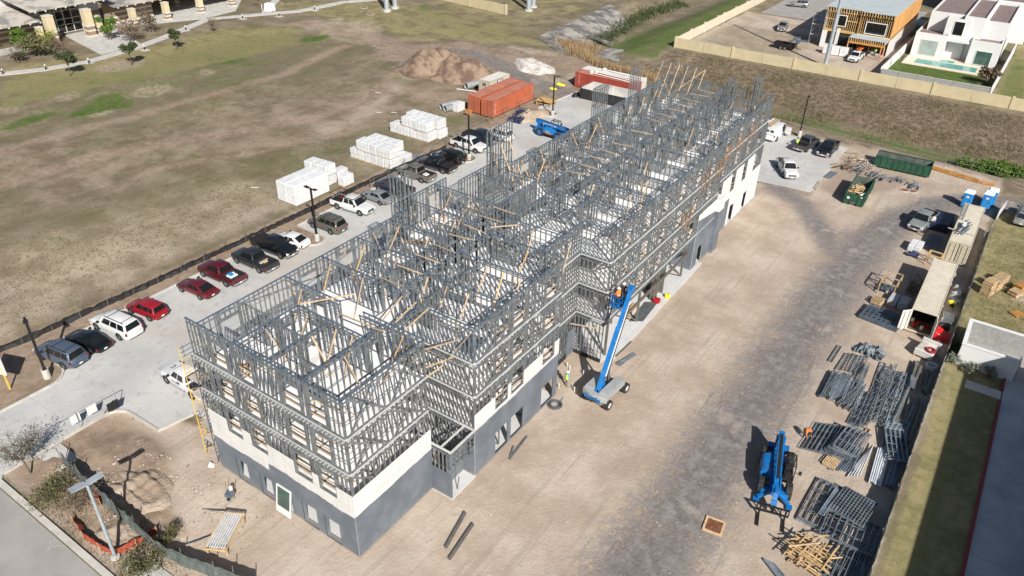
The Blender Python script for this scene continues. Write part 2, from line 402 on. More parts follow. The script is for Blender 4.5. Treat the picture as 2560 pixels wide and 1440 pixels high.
# greener and yellower grass
paint('green', [(-60,200),(300,160),(560,90),(800,70),(860,120),(600,190),(360,270),(-60,340)], .40, 8)
paint('green', [(560,180),(760,150),(800,190),(640,250),(300,330),(200,320)], .30, 8)
paint('green', [(1000,0),(1300,40),(1400,90),(1300,130),(1000,60)], .28, 8)
paint('green', [(760,330),(1120,270),(1150,330),(900,440),(700,500),(560,480)], .30, 8)
paint('dirt', [(-84,14),(-71.5,20),(-70.5,60),(-75,62),(-82,40)], .5, 4, True)
for b in ((590,153,42,7,-.2,.85),(785,97,45,9,-.15,.8),(430,205,60,14,-.2,.45),(340,200,60,14,-.15,.5),(505,215,16,5,0,.8),(620,160,30,7,0,.6),(1065,20,30,12,0,.5),
          (700,120,60,20,0,.35),(445,610,14,6,0,.9),(15,785,22,6,0,.8),(160,600,30,8,-.3,.5),(490,390,26,7,0,.7),(130,595,12,6,0,.6),(1130,300,45,12,.1,.55),(1240,280,60,10,-.3,.35),(380,385,30,6,0,.5),(1010,205,40,12,.2,.5)):
    blob('green', *b[:5], val=b[5])
paint('green', [(140,302),(190,270),(250,236),(292,230),(338,250),(332,266),(265,276),(205,292)], .8, 1.2)
paint('green', [(0,322),(50,294),(130,276),(160,282),(100,304),(30,326)], .78, 1.0)
paint('green', [(1520,95),(1600,60),(1760,15),(1800,-5),(1905,-10),(1880,18),(1780,70),(1690,112),(1640,138),(1560,118)], .7, 2)
paint('green', [(1880,250),(2060,290),(2300,345),(2480,400),(2560,405)], .75, 2.2, line=1.6)
paint('green', [(1760,210),(1930,262),(2100,330),(2260,360),(2420,420),(2540,440),(2560,400),(2300,340),(1930,235)], .40, 3)
blob('green', 2490, 400, 60, 24, .2, .9)
paint('dry', [(0,160),(300,130),(540,70),(760,60),(760,110),(420,190),(0,270)], .8, 6)
paint('dry', [(600,0),(1000,0),(1300,60),(1400,120),(1000,100)], .6, 6)
paint('dry', [(1100,-40),(1500,-40),(1480,30),(1300,80),(1050,40)], .5, 6)
paint('weed', [(1560,140),(1640,140),(1695,122),(2560,292),(2560,392),(2300,332),(1930,232),(1720,192)], .95, 2)
# right of the fence: verge and waste ground
paint('dry', [(2.6,10),(7.5,10),(7.5,75),(2.6,75)], .9, .6, True); erase('dirt', [(2.5,22),(14,15),(14,128),(2.5,128)], .4, True); erase('gravel', [(2.6,20),(40,20),(40,112),(2.6,112)], .6, True)
paint('green', [(3.7,10),(5.2,10),(5.2,72),(3.7,72)], .42, .8, True)
paint('dry', [(2.5,76),(30,76),(30,112),(2.5,112)], .8, 1, True); paint('dirt', [(6,88),(12,86),(12,97),(7,96)], .7, 1.5, True)
# house plots behind the cream wall
paint('dirt', [(-65.5,161),(-24.3,161),(-24.3,205),(-65.5,205)], .9, 1.0, True); paint('bare', [(-64,166),(-42,166),(-42,190),(-64,190)], .8, 3, True)
paint('weed', [(-64.5,162),(-60,162),(-63,200),(-64.5,200)], .7, 1, True)
paint('green', [(-24,161),(-4.6,161),(-4.6,182),(-24,182)], 1, .3, True); erase('dirt', [(-24,161),(-4.6,161),(-4.6,230),(-24,230)], .3, True)
paint('green', [(-26,205),(-22,205),(-20,240),(-26,240)], .9, .5, True)
paint('dry', [(-4,160),(40,160),(40,260),(-4,260)], .7, 1, True); paint('green', [(-4,160),(2,160),(-1,200),(-4,200)], .55, 1, True); paint('dirt', [(2,164),(12,166),(10,190),(0,180)], .5, 3, True)
# verge along the street
paint('weed', [(-51,12.4),(-38,12.4),(-38,14.2),(-50,14.2)], .55, .5, True)
for k, a in LAY.items():
    at_ = gm.attributes.new(k, 'FLOAT', 'POINT'); at_.data.foreach_set('value', a.reshape(-1).astype(np.float32))
mt, nt, p = newmat('ground_mat'); P_ = worldpos(nt)
nL = nnoise(nt, .035, 5, .55, P_); nM = nnoise(nt, .22, 5, .6, P_); nS = nnoise(nt, 1.1, 5, .65, P_); nF = nnoise(nt, 4.5, 4, .6, P_)
# streaks along the mowing direction
mp = nt.nodes.new('ShaderNodeMapping'); nt.links.new(P_, mp.inputs[0]); mp.inputs['Rotation'].default_value = (0, 0, R(12)); mp.inputs['Scale'].default_value = (.9, .12, 1)
nK = nnoise(nt, 1.0, 4, .6, mp.outputs[0])
def attr(k):
    n = nt.nodes.new('ShaderNodeAttribute'); n.attribute_name = k; return n.outputs['Fac']
def edge(k, n1, amt, lo=.35, hi=.65):
    return nramp(nt, nmath(nt, 'ADD', attr(k), nmath(nt, 'MULTIPLY', nmath(nt, 'SUBTRACT', n1, .5), amt)), lo, hi)
nX = nmath(nt, 'ADD', nmath(nt, 'MULTIPLY', nM, .30), nmath(nt, 'ADD', nmath(nt, 'MULTIPLY', nS, .40), nmath(nt, 'MULTIPLY', nF, .30)))
nMS = nmath(nt, 'MULTIPLY_ADD', nS, .5, nmath(nt, 'MULTIPLY', nM, .5))
c = nmix(nt, nramp(nt, nM, .36, .64), (.158,.124,.084), (.262,.218,.158))                     # dead grass
c = nmix(nt, nmath(nt, 'MULTIPLY', nramp(nt, nL, .42, .62), .75), c, (.145,.128,.080))
c = nmix(nt, nmath(nt, 'MULTIPLY', nramp(nt, nnoise(nt, .10, 6, .66, P_, .5), .50, .62), .65), c, (.118,.116,.058))
c = nmix(nt, nmath(nt, 'MULTIPLY', nramp(nt, nK, .5, .7), .35), c, (.275,.225,.150))
c = nmix(nt, nmath(nt, 'MULTIPLY', nramp(nt, nS, .52, .66), .6), c, (.095,.080,.052))
c = nmix(nt, nmath(nt, 'MULTIPLY', nramp(nt, nF, .56, .70), .35), c, (.30,.25,.185))
c = nmix(nt, edge('dry', nM, 1.0), c, nmix(nt, nramp(nt, nMS, .4, .62), (.175,.160,.075), (.290,.245,.135)))
c = nmix(nt, edge('weed', nM, .7), c, nmix(nt, nramp(nt, nS, .35, .65), (.100,.078,.052), (.225,.175,.122)))
dirtc = nmix(nt, nramp(nt, nM, .35, .68), (.350,.282,.225), (.460,.385,.318))
dirtc = nmix(nt, nmath(nt, 'MULTIPLY', nramp(nt, nL, .5, .66), .5), dirtc, (.49,.425,.365))
dirtc = nmix(nt, nmath(nt, 'MULTIPLY', nramp(nt, nS, .56, .74), .4), dirtc, (.25,.195,.15))
dirtc = nmix(nt, nmath(nt, 'MULTIPLY', nramp(nt, nX, .50, .62), .5), dirtc, (.55,.485,.42))
dirtc = nmix(nt, nmath(nt, 'MULTIPLY', nramp(nt, nF, .64, .74), .5), dirtc, (.58,.52,.46))
mp2 = nt.nodes.new('ShaderNodeMapping'); nt.links.new(P_, mp2.inputs[0]); mp2.inputs['Rotation'].default_value = (0, 0, R(-3)); mp2.inputs['Scale'].default_value = (1.6, .07, 1)
nR = nnoise(nt, 1.0, 5, .6, mp2.outputs[0], .35)
mp3 = nt.nodes.new('ShaderNodeMapping'); nt.links.new(P_, mp3.inputs[0]); mp3.inputs['Rotation'].default_value = (0, 0, R(6)); mp3.inputs['Scale'].default_value = (3.8, .06, 1)
nR2 = nnoise(nt, 1.0, 3, .5, mp3.outputs[0], .6)
ruts = nmath(nt, 'MAXIMUM', nmath(nt, 'MULTIPLY', nramp(nt, nR, .52, .66), nramp(nt, nL, .35, .6)), nmath(nt, 'MULTIPLY', nramp(nt, nR2, .58, .66), nramp(nt, nM, .45, .6)))
dirtc = nmix(nt, nmath(nt, 'MULTIPLY', ruts, .38), dirtc, (.25,.205,.17))
dirtc = nmix(nt, nmath(nt, 'MULTIPLY', nramp(nt, nR, .30, .18), .3), dirtc, (.52,.46,.40))
c = nmix(nt, edge('dirt', nMS, 1.0, .3, .7), c, dirtc)
c = nmix(nt, edge('brown', nMS, 1.1, .25, .75), c, nmix(nt, nramp(nt, nMS, .36, .64), (.205,.152,.112), (.325,.252,.195)))
grav = nmix(nt, nramp(nt, nS, .35, .66), (.130,.119,.119), (.235,.216,.212)); grav = nmix(nt, nmath(nt, 'MULTIPLY', nramp(nt, nM, .55, .70), .7), grav, (.40,.345,.30))
grav = nmix(nt, nmath(nt, 'MULTIPLY', nramp(nt, nF, .62, .72), .45), grav, (.42,.39,.36))
grav = nmix(nt, nmath(nt, 'MULTIPLY', ruts, .5), grav, (.125,.115,.115))
c = nmix(nt, edge('gravel', nX, 3.4, .12, .88), c, grav)
tan = nmix(nt, nramp(nt, nM, .35, .65), (.275,.222,.160), (.385,.320,.245))
tan = nmix(nt, nmath(nt, 'MULTIPLY', nramp(nt, nmath(nt, 'MULTIPLY_ADD', nF, .6, nmath(nt, 'MULTIPLY', nS, .4)), .50, .58), .8), tan, (.130,.105,.068))
c = nmix(nt, nmath(nt, 'MULTIPLY', edge('bare', nX, 1.6, .25, .85), .9), c, tan)
c = nmix(nt, edge('green', nMS, 2.6, .25, .85), c, nmix(nt, nramp(nt, nS, .35, .65), (.052,.088,.018), (.110,.150,.042)))
nt.links.new(c, p.inputs['Base Color']); p.inputs['Roughness'].default_value = .95; p.inputs['Specular IOR Level'].default_value = .15
bn = nt.nodes.new('ShaderNodeBump'); bn.inputs['Strength'].default_value = .75; bn.inputs['Distance'].default_value = .12
nt.links.new(nmath(nt, 'ADD', nmath(nt, 'MULTIPLY', nS, .7), nmath(nt, 'MULTIPLY', nF, .35)), bn.inputs['Height']); nt.links.new(bn.outputs[0], p.inputs['Normal'])
gm.materials.append(mt); MATS['ground'] = mt
structure(link('ground', gm))

# ------------------------------------------------------------------ paved areas
mt, nt, p = newmat('lot_concrete'); P_ = worldpos(nt)
n1 = nnoise(nt, .16, 6, .6, P_); n2 = nnoise(nt, 1.4, 6, .65, P_, .6); n3 = nnoise(nt, 9, 3, .5, P_)
c = nmix(nt, nramp(nt, n1, .32, .68), (.40,.405,.405), (.50,.495,.485))
c = nmix(nt, nmath(nt, 'MULTIPLY', nramp(nt, n2, .54, .70), .6), c, (.27,.28,.295))
c = nmix(nt, nmath(nt, 'MULTIPLY', nmath(nt, 'MULTIPLY', nramp(nt, nnoise(nt, .5, 6, .7, P_, 1.2), .55, .7), nramp(nt, nnoise(nt, .05, 3, .6, P_), .45, .6)), .7), c, (.24,.25,.26))
c = nmix(nt, nmath(nt, 'MULTIPLY', nramp(nt, nnoise(nt, .07, 4, .6, P_), .52, .66), .6), c, (.42,.375,.335))
br = nt.nodes.new('ShaderNodeTexBrick'); nt.links.new(P_, br.inputs[0]); br.offset = 0; br.inputs['Scale'].default_value = 1; br.inputs['Mortar Size'].default_value = .02
br.inputs['Brick Width'].default_value = 4.6; br.inputs['Row Height'].default_value = 4.6; br.inputs['Mortar Smooth'].default_value = .3
c = nmix(nt, nmath(nt, 'MULTIPLY', br.outputs['Fac'], .6), c, (.29,.29,.29))
c = nmix(nt, nmath(nt, 'MULTIPLY', nramp(nt, n3, .6, .72), .2), c, (.62,.62,.61))
nt.links.new(c, p.inputs['Base Color']); p.inputs['Roughness'].default_value = .8; MATS['lot'] = mt
LOT_Z = .05
def arc(cx, cy, r, a0, a1, n=6): return [(cx+r*math.cos(R(a0+(a1-a0)*i/n)), cy+r*math.sin(R(a0+(a1-a0)*i/n))) for i in range(n+1)]
lot_poly = [(-61.9,12.3)] + arc(-63.9,20.2,2,0,90) + [(-67.5,22.2)] + [(-67.5,50.7)] + arc(-63.3,52.3,1.35,-90,90) + [(-67.5,53.7)] + \
   [(-67.5,81.2)] + arc(-63.8,82.8,1.4,-90,90) + [(-67.5,84.4),(-67.5,105.3)] + arc(-64.3,106.6,1.3,-90,90) + [(-67.5,107.9),(-66.6,119.6),(-64,121),(-44,122.5),(-19.4,122.3),(-19.4,102.4),(-27,101.6),(-40,101.6),(-41.2,96),(-41.2,25.4),(-48.8,25.4),(-49.4,22.3)] + arc(-53.2,20.7,1.5,90,180) + [(-54.7,12.3)]
structure(MB().prism(lot_poly, -.3, LOT_Z).build('parking_lot', MATS['lot']))
def ribbon(name, line, w, z0, z1, material, closed=False, kind='structure'):
    mb = MB(); pts = [Vector((p_[0], p_[1], 0)) for p_ in line]; n = len(pts); rings = []
    for i in range(n):
        a = pts[i-1] if i or closed else pts[i]; b_ = pts[(i+1) % n] if i < n-1 or closed else pts[i]
        d = (b_-a).normalized(); nn = Vector((-d.y, d.x, 0))*(w/2)
        l, r_ = pts[i]+nn, pts[i]-nn
        rings.append([(r_.x,r_.y,z0),(r_.x,r_.y,z1),(l.x,l.y,z1),(l.x,l.y,z0)])
    mb.loft(rings); o = mb.build(name, material, fix=True); o['kind'] = kind; return o
i0 = 0; kerb_west = lot_poly[:lot_poly.index((-66.6,119.6))+1]
ribbon('lot_kerb', [(x-.08, y) for x, y in kerb_west], .17, -.2, .19, M('kerb'))
ribbon('lot_kerb', [(-48.8,25.2),(-49.4,22.3)] + arc(-53.2,20.7,1.5,90,180) + [(-54.7,12.6)], .17, -.2, .19, M('kerb'))
# street, gutter, kerb, sidewalk
mt, nt, p = newmat('asphalt'); P_ = worldpos(nt)
c = nmix(nt, nramp(nt, nnoise(nt, .35, 5, .6, P_), .3, .7), (.27,.26,.248), (.335,.322,.308)); c = nmix(nt, nmath(nt, 'MULTIPLY', nramp(nt, nnoise(nt, 14, 3, .6, P_), .45, .7), .3), c, (.20,.195,.188))
nt.links.new(c, p.inputs['Base Color']); p.inputs['Roughness'].default_value = .9; MATS['asphalt'] = mt
structure(MB().prism([(-140,-4),(20,-4),(20,11.75),(-140,11.75)], -.2, -.008).build('street', mt))
ribbon('street_gutter', [(-61,12.0),(-56,12.0)], .55, -.2, .012, M('kerb'))
ribbon('street_kerb', [(-54.7,12.4),(-54.2,12.05),(20,12.05)], .42, -.2, .13, M('kerb'))
ribbon('street_kerb', [(-140,12.05),(-62.3,12.05),(-61.9,12.4)], .42, -.2, .13, M('kerb'))
structure(MB().prism([(-54.4,15.1),(-51.7,15.1),(-51.7,16.9),(-54.4,16.9)], -.2, .06).build('sidewalk', M('concrete')))
structure(MB().prism([(-39.6,12.9),(-34,12.9),(-34,14.6),(-39.6,14.4)], -.2, .06).build('sidewalk', M('concrete')))
# chalk arrow on the street
a = at(128, 1365)
mat('chalk', (.40,.39,.38), .9, 0, .2, 6.0); ar = MB()
for s0, s1 in (((-.55,.25),(.0,.0)), ((0,0),(.12,-.42)), ((.12,-.42),(.25,-.15)), ((.0,.0),(.7,.55))): ar.bar((a.x+s0[0],a.y+s0[1],.0),(a.x+s1[0],a.y+s1[1],.0), .05, .006)
structure(ar.build('road_marking', M('chalk')))
# neighbour's lot on the right
mt, nt, p = newmat('lot_right'); P_ = worldpos(nt)
c = nmix(nt, nramp(nt, nnoise(nt, .3, 6, .6, P_, .4), .3, .7), (.30,.335,.36), (.44,.465,.48)); br = nt.nodes.new('ShaderNodeTexBrick'); nt.links.new(P_, br.inputs[0]); br.offset = 0; br.inputs['Scale'].default_value = 1
br.inputs['Mortar Size'].default_value = .03; br.inputs['Brick Width'].default_value = 6; br.inputs['Row Height'].default_value = 8.0
c = nmix(nt, nmath(nt, 'MULTIPLY', br.outputs['Fac'], .6), c, (.16,.17,.18)); nt.links.new(c, p.inputs['Base Color']); p.inputs['Roughness'].default_value = .7
structure(MB().prism([(7.42,5),(40,5),(40,100),(12.5,100),(12.5,73.2),(7.42,73.2)], -.3, .05).build('neighbour_lot', mt))
ribbon('red_kerb', [(7.32,5),(7.32,68.0)], .2, -.2, .17, M('red_kerb')); ribbon('red_kerb', [(7.32,69.7),(7.32,73.2)], .2, -.2, .17, M('red_kerb'))
structure(MB().prism([(4.4,68.3),(7.3,68.3),(7.3,69.6),(4.4,69.6)], -.2, .04).build('footpath', M('concrete')))
# building apron on the right of the steel frame, and porch slab
structure(MB().prism([(-27.4,52.4),(-23.6,52.4),(-23.9,75),(-27.4,75)], -.2, .06).build('entrance_slab', M('concrete_new')))
# path past the building at the top left
PATH = [(-160,50),(-156.6,62.2),(-153.5,67.9),(-151.6,76.2),(-153.5,87.7),(-156.8,97.5),(-163,112.5),(-158.5,121),(-153,131.6),(-152.1,145.8),(-147,155),(-140,175)]
ribbon('footpath', PATH, 2.3, -.2, .07, M('concrete'))
ribbon('footpath', [(-157,124),(-170,140),(-178,150),(-200,165)], 1.9, -.2, .065, M('concrete'))
structure(MB().prism([(-154.2,80.5),(-155.5,90),(-171,94.5),(-174,93.5),(-174,84)], -.2, .075).build('plaza', M('concrete')))
structure(MB().prism([(-164,111.8),(-165,122),(-183,140),(-185,96),(-171.5,96)], -.2, .055).build('plaza', M('concrete')))
structure(MB().prism([(-167.5,62),(-170,80),(-173,80),(-173,60)], -.2, .05).build('plaza', M('concrete')))
# asphalt court in the housing estate
structure(MB().prism([(-62,206),(-27,206),(-27,236),(-62,236)], -.2, .03).build('estate_road', MATS['asphalt']))
structure(MB().prism([(-27,219),(30,219),(30,226),(-27,226)], -.2, .03).build('estate_road', MATS['asphalt']))

# lined bank of the drainage channel: each cast slab is its own piece
mt, nt, p = newmat('channel_concrete'); P_ = worldpos(nt)
c = nmix(nt, nramp(nt, nnoise(nt, .25, 6, .65, P_), .42, .6), (.13,.122,.12), (.33,.31,.285)); nt.links.new(c, p.inputs['Base Color']); p.inputs['Roughness'].default_value = .9; MATS['channel'] = mt
lining = structure(link('channel_lining'))
def bank(t0, t1, b0, b1, n, m_=5):
    for i in range(n):
        mb = MB(); rings = []
        for j in range(m_+1):
            row = []
            for e in (i/n+.004, (i+1)/n-.004):
                T = [t0[q]+(t1[q]-t0[q])*e for q in (0,1)]; B = [b0[q]+(b1[q]-b0[q])*e for q in (0,1)]
                x, y = T[0]+(B[0]-T[0])*j/m_, T[1]+(B[1]-T[1])*j/m_; row.append((x, y, float(zt(x, y))+.16))
            rings.append(row)
        for j in range(m_): mb.q(rings[j][0], rings[j][1], rings[j+1][1], rings[j+1][0])
        ed = [rings[j][0] for j in range(m_+1)]+[rings[j][1] for j in range(m_,-1,-1)]
        for j in range(len(ed)):
            a_, b_ = ed[j], ed[(j+1) % len(ed)]; mb.q(a_, b_, (b_[0],b_[1],b_[2]-.4), (a_[0],a_[1],a_[2]-.4))
        mb.build('slab', MATS['channel'], lining, fix=True)
bank((-94.5,161),(-97,189),(-84.4,159.5),(-85.5,178), 5)
bank((-93.5,149),(-95,159.5),(-83.5,146),(-84.2,158.6), 2)
bank((-73.5,149.5),(-76,156.5),(-79.0,149.5),(-80.5,157.5), 1)
bank((-84,140.5),(-93,147.5),(-79.5,146.8),(-83,146.5), 1)
MB().bar((-93,159.6,.0),(-79.5,157.6,-1.15), .35, .5).build('weir_wall', MATS['channel'], lining)
# ------------------------------------------------------------------ the steel frame building
BO = Vector((-33.5, 59.0, 0))
bld = thing('steel_frame_building', 'long four storey building shell of bare steel studs above a grey boarded foot', 'building', BO)
def bp(mb, name, material, parent=None, **k):
    return mb.build(name, material, parent or bld, loc=(-BO if parent is None else None), **k)
LV = [0.08, 4.75, 7.87, 10.9]; TOP = 14.0; BAND = .5
STUD_N = [0]; stud_rest = MB(); stud_cache = {}
def stud(frame, x, y, z0, z1, ax, single):
    sx, sy = (.06, .12) if ax == 0 else (.12, .06)
    if single and STUD_N[0] < 300 and z1-z0 > 1.5:
        key = (ax, round(z1-z0, 2))
        if key not in stud_cache:
            w = MB(); h = z1-z0      # C shaped stud: web and two flanges
            if ax == 0: w.b(-.025,.025,-.05,-.044,0,h); w.b(-.025,.025,.044,.05,0,h); w.b(-.025,-.019,-.044,.044,0,h)
            else: w.b(-.05,-.044,-.025,.025,0,h); w.b(.044,.05,-.025,.025,0,h); w.b(-.044,.044,-.025,-.019,0,h)
            stud_cache[key] = w.mesh('stud', M('galv'))
        link('stud', stud_cache[key], frame, (x, y, z0)); STUD_N[0] += 1
    else: stud_rest.b(x-sx/2, x+sx/2, y-sy/2, y+sy/2, z0, z1)
def wall(x0, y0, x1, y1, z0, z1, op=(), sp=.41, single=False, top=False, straps=0, mid=2, name='wall_frame'):
    """one framed wall between two plan points; op = (from, to, sill, head) along it"""
    ax = 0 if abs(x1-x0) > abs(y1-y0) else 1
    L = abs(x1-x0) if ax == 0 else abs(y1-y0)
    bx, by = min(x0, x1), min(y0, y1)
    fr = MB()
    pt = lambda s: (bx+s, by) if ax == 0 else (bx, by+s)
    def rail(s0, s1, za, zb, w=.12):
        a, c = pt(s0), pt(s1)
        if ax == 0: fr.b(a[0], c[0], a[1]-w/2, a[1]+w/2, za, zb)
        else: fr.b(a[0]-w/2, a[0]+w/2, a[1], c[1], za, zb)
    f_ob = link(name, None, bld, (-BO))
    def clear(s, m_=.0): return [o for o in op if o[0]-m_ < s < o[1]+m_]
    low = [o for o in op if o[2] < z0+.1]
    fr.mi(0)
    if not low: rail(0, L, z0, z0+.05)
    else:
        s = 0
        for o in sorted(low)+[(L, L)]:
            if o[0] > s: rail(s, o[0], z0, z0+.05)
            s = o[1]
    fr.mi(1 if top else 0); rail(-.07, L+.07, z1-.05, z1, .13); fr.mi(0)
    if top: rail(0, L, z1-.36, z1-.32, .11)
    for j in range(mid):
        zz = z0+(z1-z0)*(j+1)/(mid+1)
        cuts = sorted((o[0], o[1]) for o in op if o[2] < zz < o[3]); s = 0
        for o in cuts+[(L, L)]:
            if o[0]-s > .1: rail(s, o[0], zz-.02, zz+.02, .035)
            s = o[1]
    n = max(1, int(L/sp))
    for i in range(n+1):
        s = L*i/n; o = clear(s); x, y = pt(s)
        if not o: stud(f_ob, x, y, z0+.05, z1-.05, ax, single)
        else:
            if o[0][2]-z0 > .25: stud(f_ob, x, y, z0+.05, o[0][2], ax, False)
            if z1-o[0][3] > .3: stud(f_ob, x, y, o[0][3]+.2, z1-.05, ax, False)
    for o in op:
        for s in (o[0], o[0]-.1, o[1], o[1]+.1):
            x, y = pt(min(max(s, 0), L)); stud(f_ob, x, y, z0+.05, z1-.05, ax, single)
        rail(max(0,o[0]-.2), max(.01,o[0]-.02), z0+.05, z1-.05, .10); rail(min(L-.01,o[1]+.02), min(L,o[1]+.2), z0+.05, z1-.05, .10)
        rail(o[0], o[1], o[3], o[3]+.2, .13)
        if o[2] > z0+.1: rail(o[0], o[1], o[2]-.05, o[2], .14)
    for k in range(straps):
        s0 = L*(k+.08)/straps; s1 = L*(k+.92)/straps; off = .08
        for a_, c_ in (((s0, z1-.1),(s1, z0+.1)), ((s0, z0+.1),(s1, z1-.1))):
            p0, p1 = pt(a_[0]), pt(c_[0]); sg = off if ax == 1 else -off
            q0 = (p0[0]+(sg if ax == 1 else 0), p0[1]+(sg if ax == 0 else 0), a_[1]); q1 = (p1[0]+(sg if ax == 1 else 0), p1[1]+(sg if ax == 0 else 0), c_[1])
            fr.bar(q0, q1, .012 if ax == 1 else .15, .15 if ax == 1 else .012, up=(0,0,1)) if ax == 1 else fr.bar(q0, q1, .012, .15)
    f_ob.name = name
    ms = fr.mesh(name, [M('galv'), M('galv_blue')])
    # the frame itself is the mesh; swap the placeholder for it
    o = link(name, ms, bld, (-BO))
    for ch in list(f_ob.children): ch.parent = o
    bpy.data.objects.remove(f_ob); return o

DECKS = [(-40.9,-27.35,22.95,30.6),(-40.9,-30.1,30.6,33.6),(-40.9,-25.45,33.6,44.4),(-42.4,-25.45,44.4,45.3),(-42.4,-27.4,45.3,51.8),
         (-41,-38.6,51.8,58.6),(-35.2,-24.4,51.8,58.6),(-38.6,-35.2,56.6,58.6),(-39.5,-24.4,58.6,77.8),(-39.6,-25.3,77.8,96)]
for li, z in enumerate(LV):
    mb = MB()
    for x0, x1, y0, y1 in DECKS: mb.b(x0-.02, x1+.02, y0-.0015, y1+.0015, z-.10 if li else -.15, z-.001)
    bp(mb, 'floor_deck' if li else 'ground_slab', M('deck_white') if li else M('concrete_new'))
bp(MB().b(-41.95, -40.84, 22.9, 24.0, -.2, .0), 'ground_slab', M('concrete_new'))

FW = [(2.36,3.8),(4.96,6.48),(9.41,10.98),(11.81,13.25)]           # window bays of the short front, from x = -42.1
def wins(lst, z, hi=2.15, lo=.15): return [(a, c, z+lo, z+hi) for a, c in lst]
L4W = [(2.2,3.8),(6.0,7.6),(10,11.6),(14,15.6),(18,19.6),(22,23.6)]; L5W = [(2.4,3.8),(6.8,8.2),(10.8,12.2),(14.8,16.2)]
L2W = [(2.48,4.2),(4.7,6.35),(9.2,10.9)]
for li in (1, 2, 3):
    z0 = LV[li]; top = li == 3; z1 = TOP if top else LV[li+1]-BAND
    wall(-42.1, 22.95, -27.33, 22.95, z0, z1, wins(FW, z0), .41, li >= 2, top)
    wall(-27.33, 23.05, -27.33, 30.55, z0, z1, (), .5, top, top, 2)
    wall(-30.1, 30.6, -27.4, 30.6, z0, z1, (), .42, False, top)
    wall(-30.1, 30.7, -30.1, 33.5, z0, z1, (), .42, False, top)
    wall(-30.1, 33.6, -25.5, 33.6, z0, z1, (), .38, False, top)
    wall(-25.45, 33.7, -25.45, 45.25, z0, z1, wins(L2W, z0), .48, False, top, 1)
    wall(-27.4, 45.3, -25.5, 45.3, z0, z1, (), .42, False, top)
    wall(-27.4, 45.4, -27.4, 51.75, z0, z1, wins([(1.8,3.6)], z0), .38, False, top)
    wall(-27.4, 51.8, -24.45, 51.8, z0, z1, (), .38, False, top)
    wall(-24.4, 51.9, -24.4, 77.75, z0, z1, wins(L4W, z0), .5, False, top, 3)
    wall(-25.3, 77.8, -24.45, 77.8, z0, z1, (), .4, False, top)
    wall(-25.3, 77.9, -25.3, 96, z0, z1, wins(L5W, z0), .5, False, top, 2)
    wall(-39.6, 96, -25.35, 96, z0, z1, wins([(2,3.5),(9,10.5)], z0), .41, False, top)
    wall(-39.5, 58.7, -39.5, 95.9, z0, z1, wins([(1.5,3.1),(5.4,7),(9.4,11),(13.4,15),(17.4,19),(21.4,23),(25.4,27),(29.4,31),(33.4,35)], z0), .42, False, top, 2)
    wall(-41, 58.6, -39.55, 58.6, z0, z1, (), .42, False, top)
    wall(-41, 51.9, -41, 58.5, z0, z1, (), .42, False, top)
    wall(-42.4, 44.5, -42.4, 51.7, z0, z1, wins([(1,2.6),(4.6,6.2)], z0), .42, False, top)
    wall(-42.4, 44.4, -41, 44.4, z0, z1, (), .42, False, top)
    wall(-40.9, 23.05, -40.9, 44.3, z0, z1, wins([(1.6,3.2),(9,10.6),(13,14.6),(17,18.6)], z0), .42, top, top, 1)
    # corridor and room partitions
    sp = .5 if top else .7
    for x in (-35.0, -32.8):
        wall(x, 33.7, x, 51.7, z0, z1, [(1.2,2.2,z0,z0+2.1),(5,6,z0,z0+2.1),(9,10,z0,z0+2.1),(13,14,z0,z0+2.1)], sp, False, top)
    for x in (-33.9, -31.6):
        wall(x, 58.7, x, 95.9, z0, z1, [(k, k+1, z0, z0+2.1) for k in (1.2,5.2,9.2,13.2,17.2,21.2,25.2,29.2,33.2)], sp, False, top)
    for y, xa in ((37.3,-25.5),(41.3,-25.5),(45.25,-27.5),(48.5,-27.5)): wall(-32.75, y, xa, y, z0, z1, (), sp, False, top)
    for y in (55.7,59.7,63.7,67.7,71.7,75.7,79.7,83.7,87.7,91.7): wall(-31.5 if y > 58 else -32.75, y, -24.5 if y < 77 else -25.4, y, z0, z1, (), sp, False, top)
    for y in (34.3,38.2,42.2,46.1,50.0): wall(-40.8 if y < 44 else -42.3, y, -35.1, y, z0, z1, (), sp, False, top)
    for y in (62.2,66.2,70.2,74.2,78.2,82.2,86.2,90.2): wall(-39.4, y, -34.0, y, z0, z1, (), sp, False, top)
    # front block rooms
    wall(-37.1, 23.1, -37.1, 28.4, z0, z1, [(3.6,4.6,z0,z0+2.1)], sp, top, top)
    wall(-37.1, 28.5, -30.2, 28.5, z0, z1, [(1.2,2.2,z0,z0+2.1)], sp, top, top)
    wall(-30.65, 23.1, -30.65, 30.5, z0, z1, [(5.6,6.6,z0,z0+2.1)], sp, top, top)
    wall(-34.0, 23.1, -34.0, 28.4, z0, z1, [(3.2,4.2,z0,z0+2.1)], sp, top, top)
    wall(-32.8, 30.6, -30.2, 30.6, z0, z1, (), sp, top, top); wall(-40.8, 30.6, -35.1, 30.6, z0, z1, [(3,4,z0,z0+2.1)], sp, False, top)
    if top:   # bathrooms by the corridor, stair shaft
        for y in (34.3,38.2,42.2,46.1): wall(-37.2, y+.1, -37.2, y+2.2, z0, z1-.25, (), .5); wall(-37.1, y+2.2, -35.1, y+2.2, z0, z1-.25, (), .5)
        for y in (37.3,41.3,48.5): wall(-30.6, y-2.2, -30.6, y-.1, z0, z1-.25, (), .5); wall(-32.7, y-2.2, -30.7, y-2.2, z0, z1-.25, (), .5)
        for y in (59.7,63.7,67.7,71.7,75.7,79.7,83.7,87.7,91.7): wall(-29.4, y+.1, -29.4, y+2.1, z0, z1-.25, (), .5); wall(-31.5, y+2.2, -29.4, y+2.2, z0, z1-.25, (), .5)
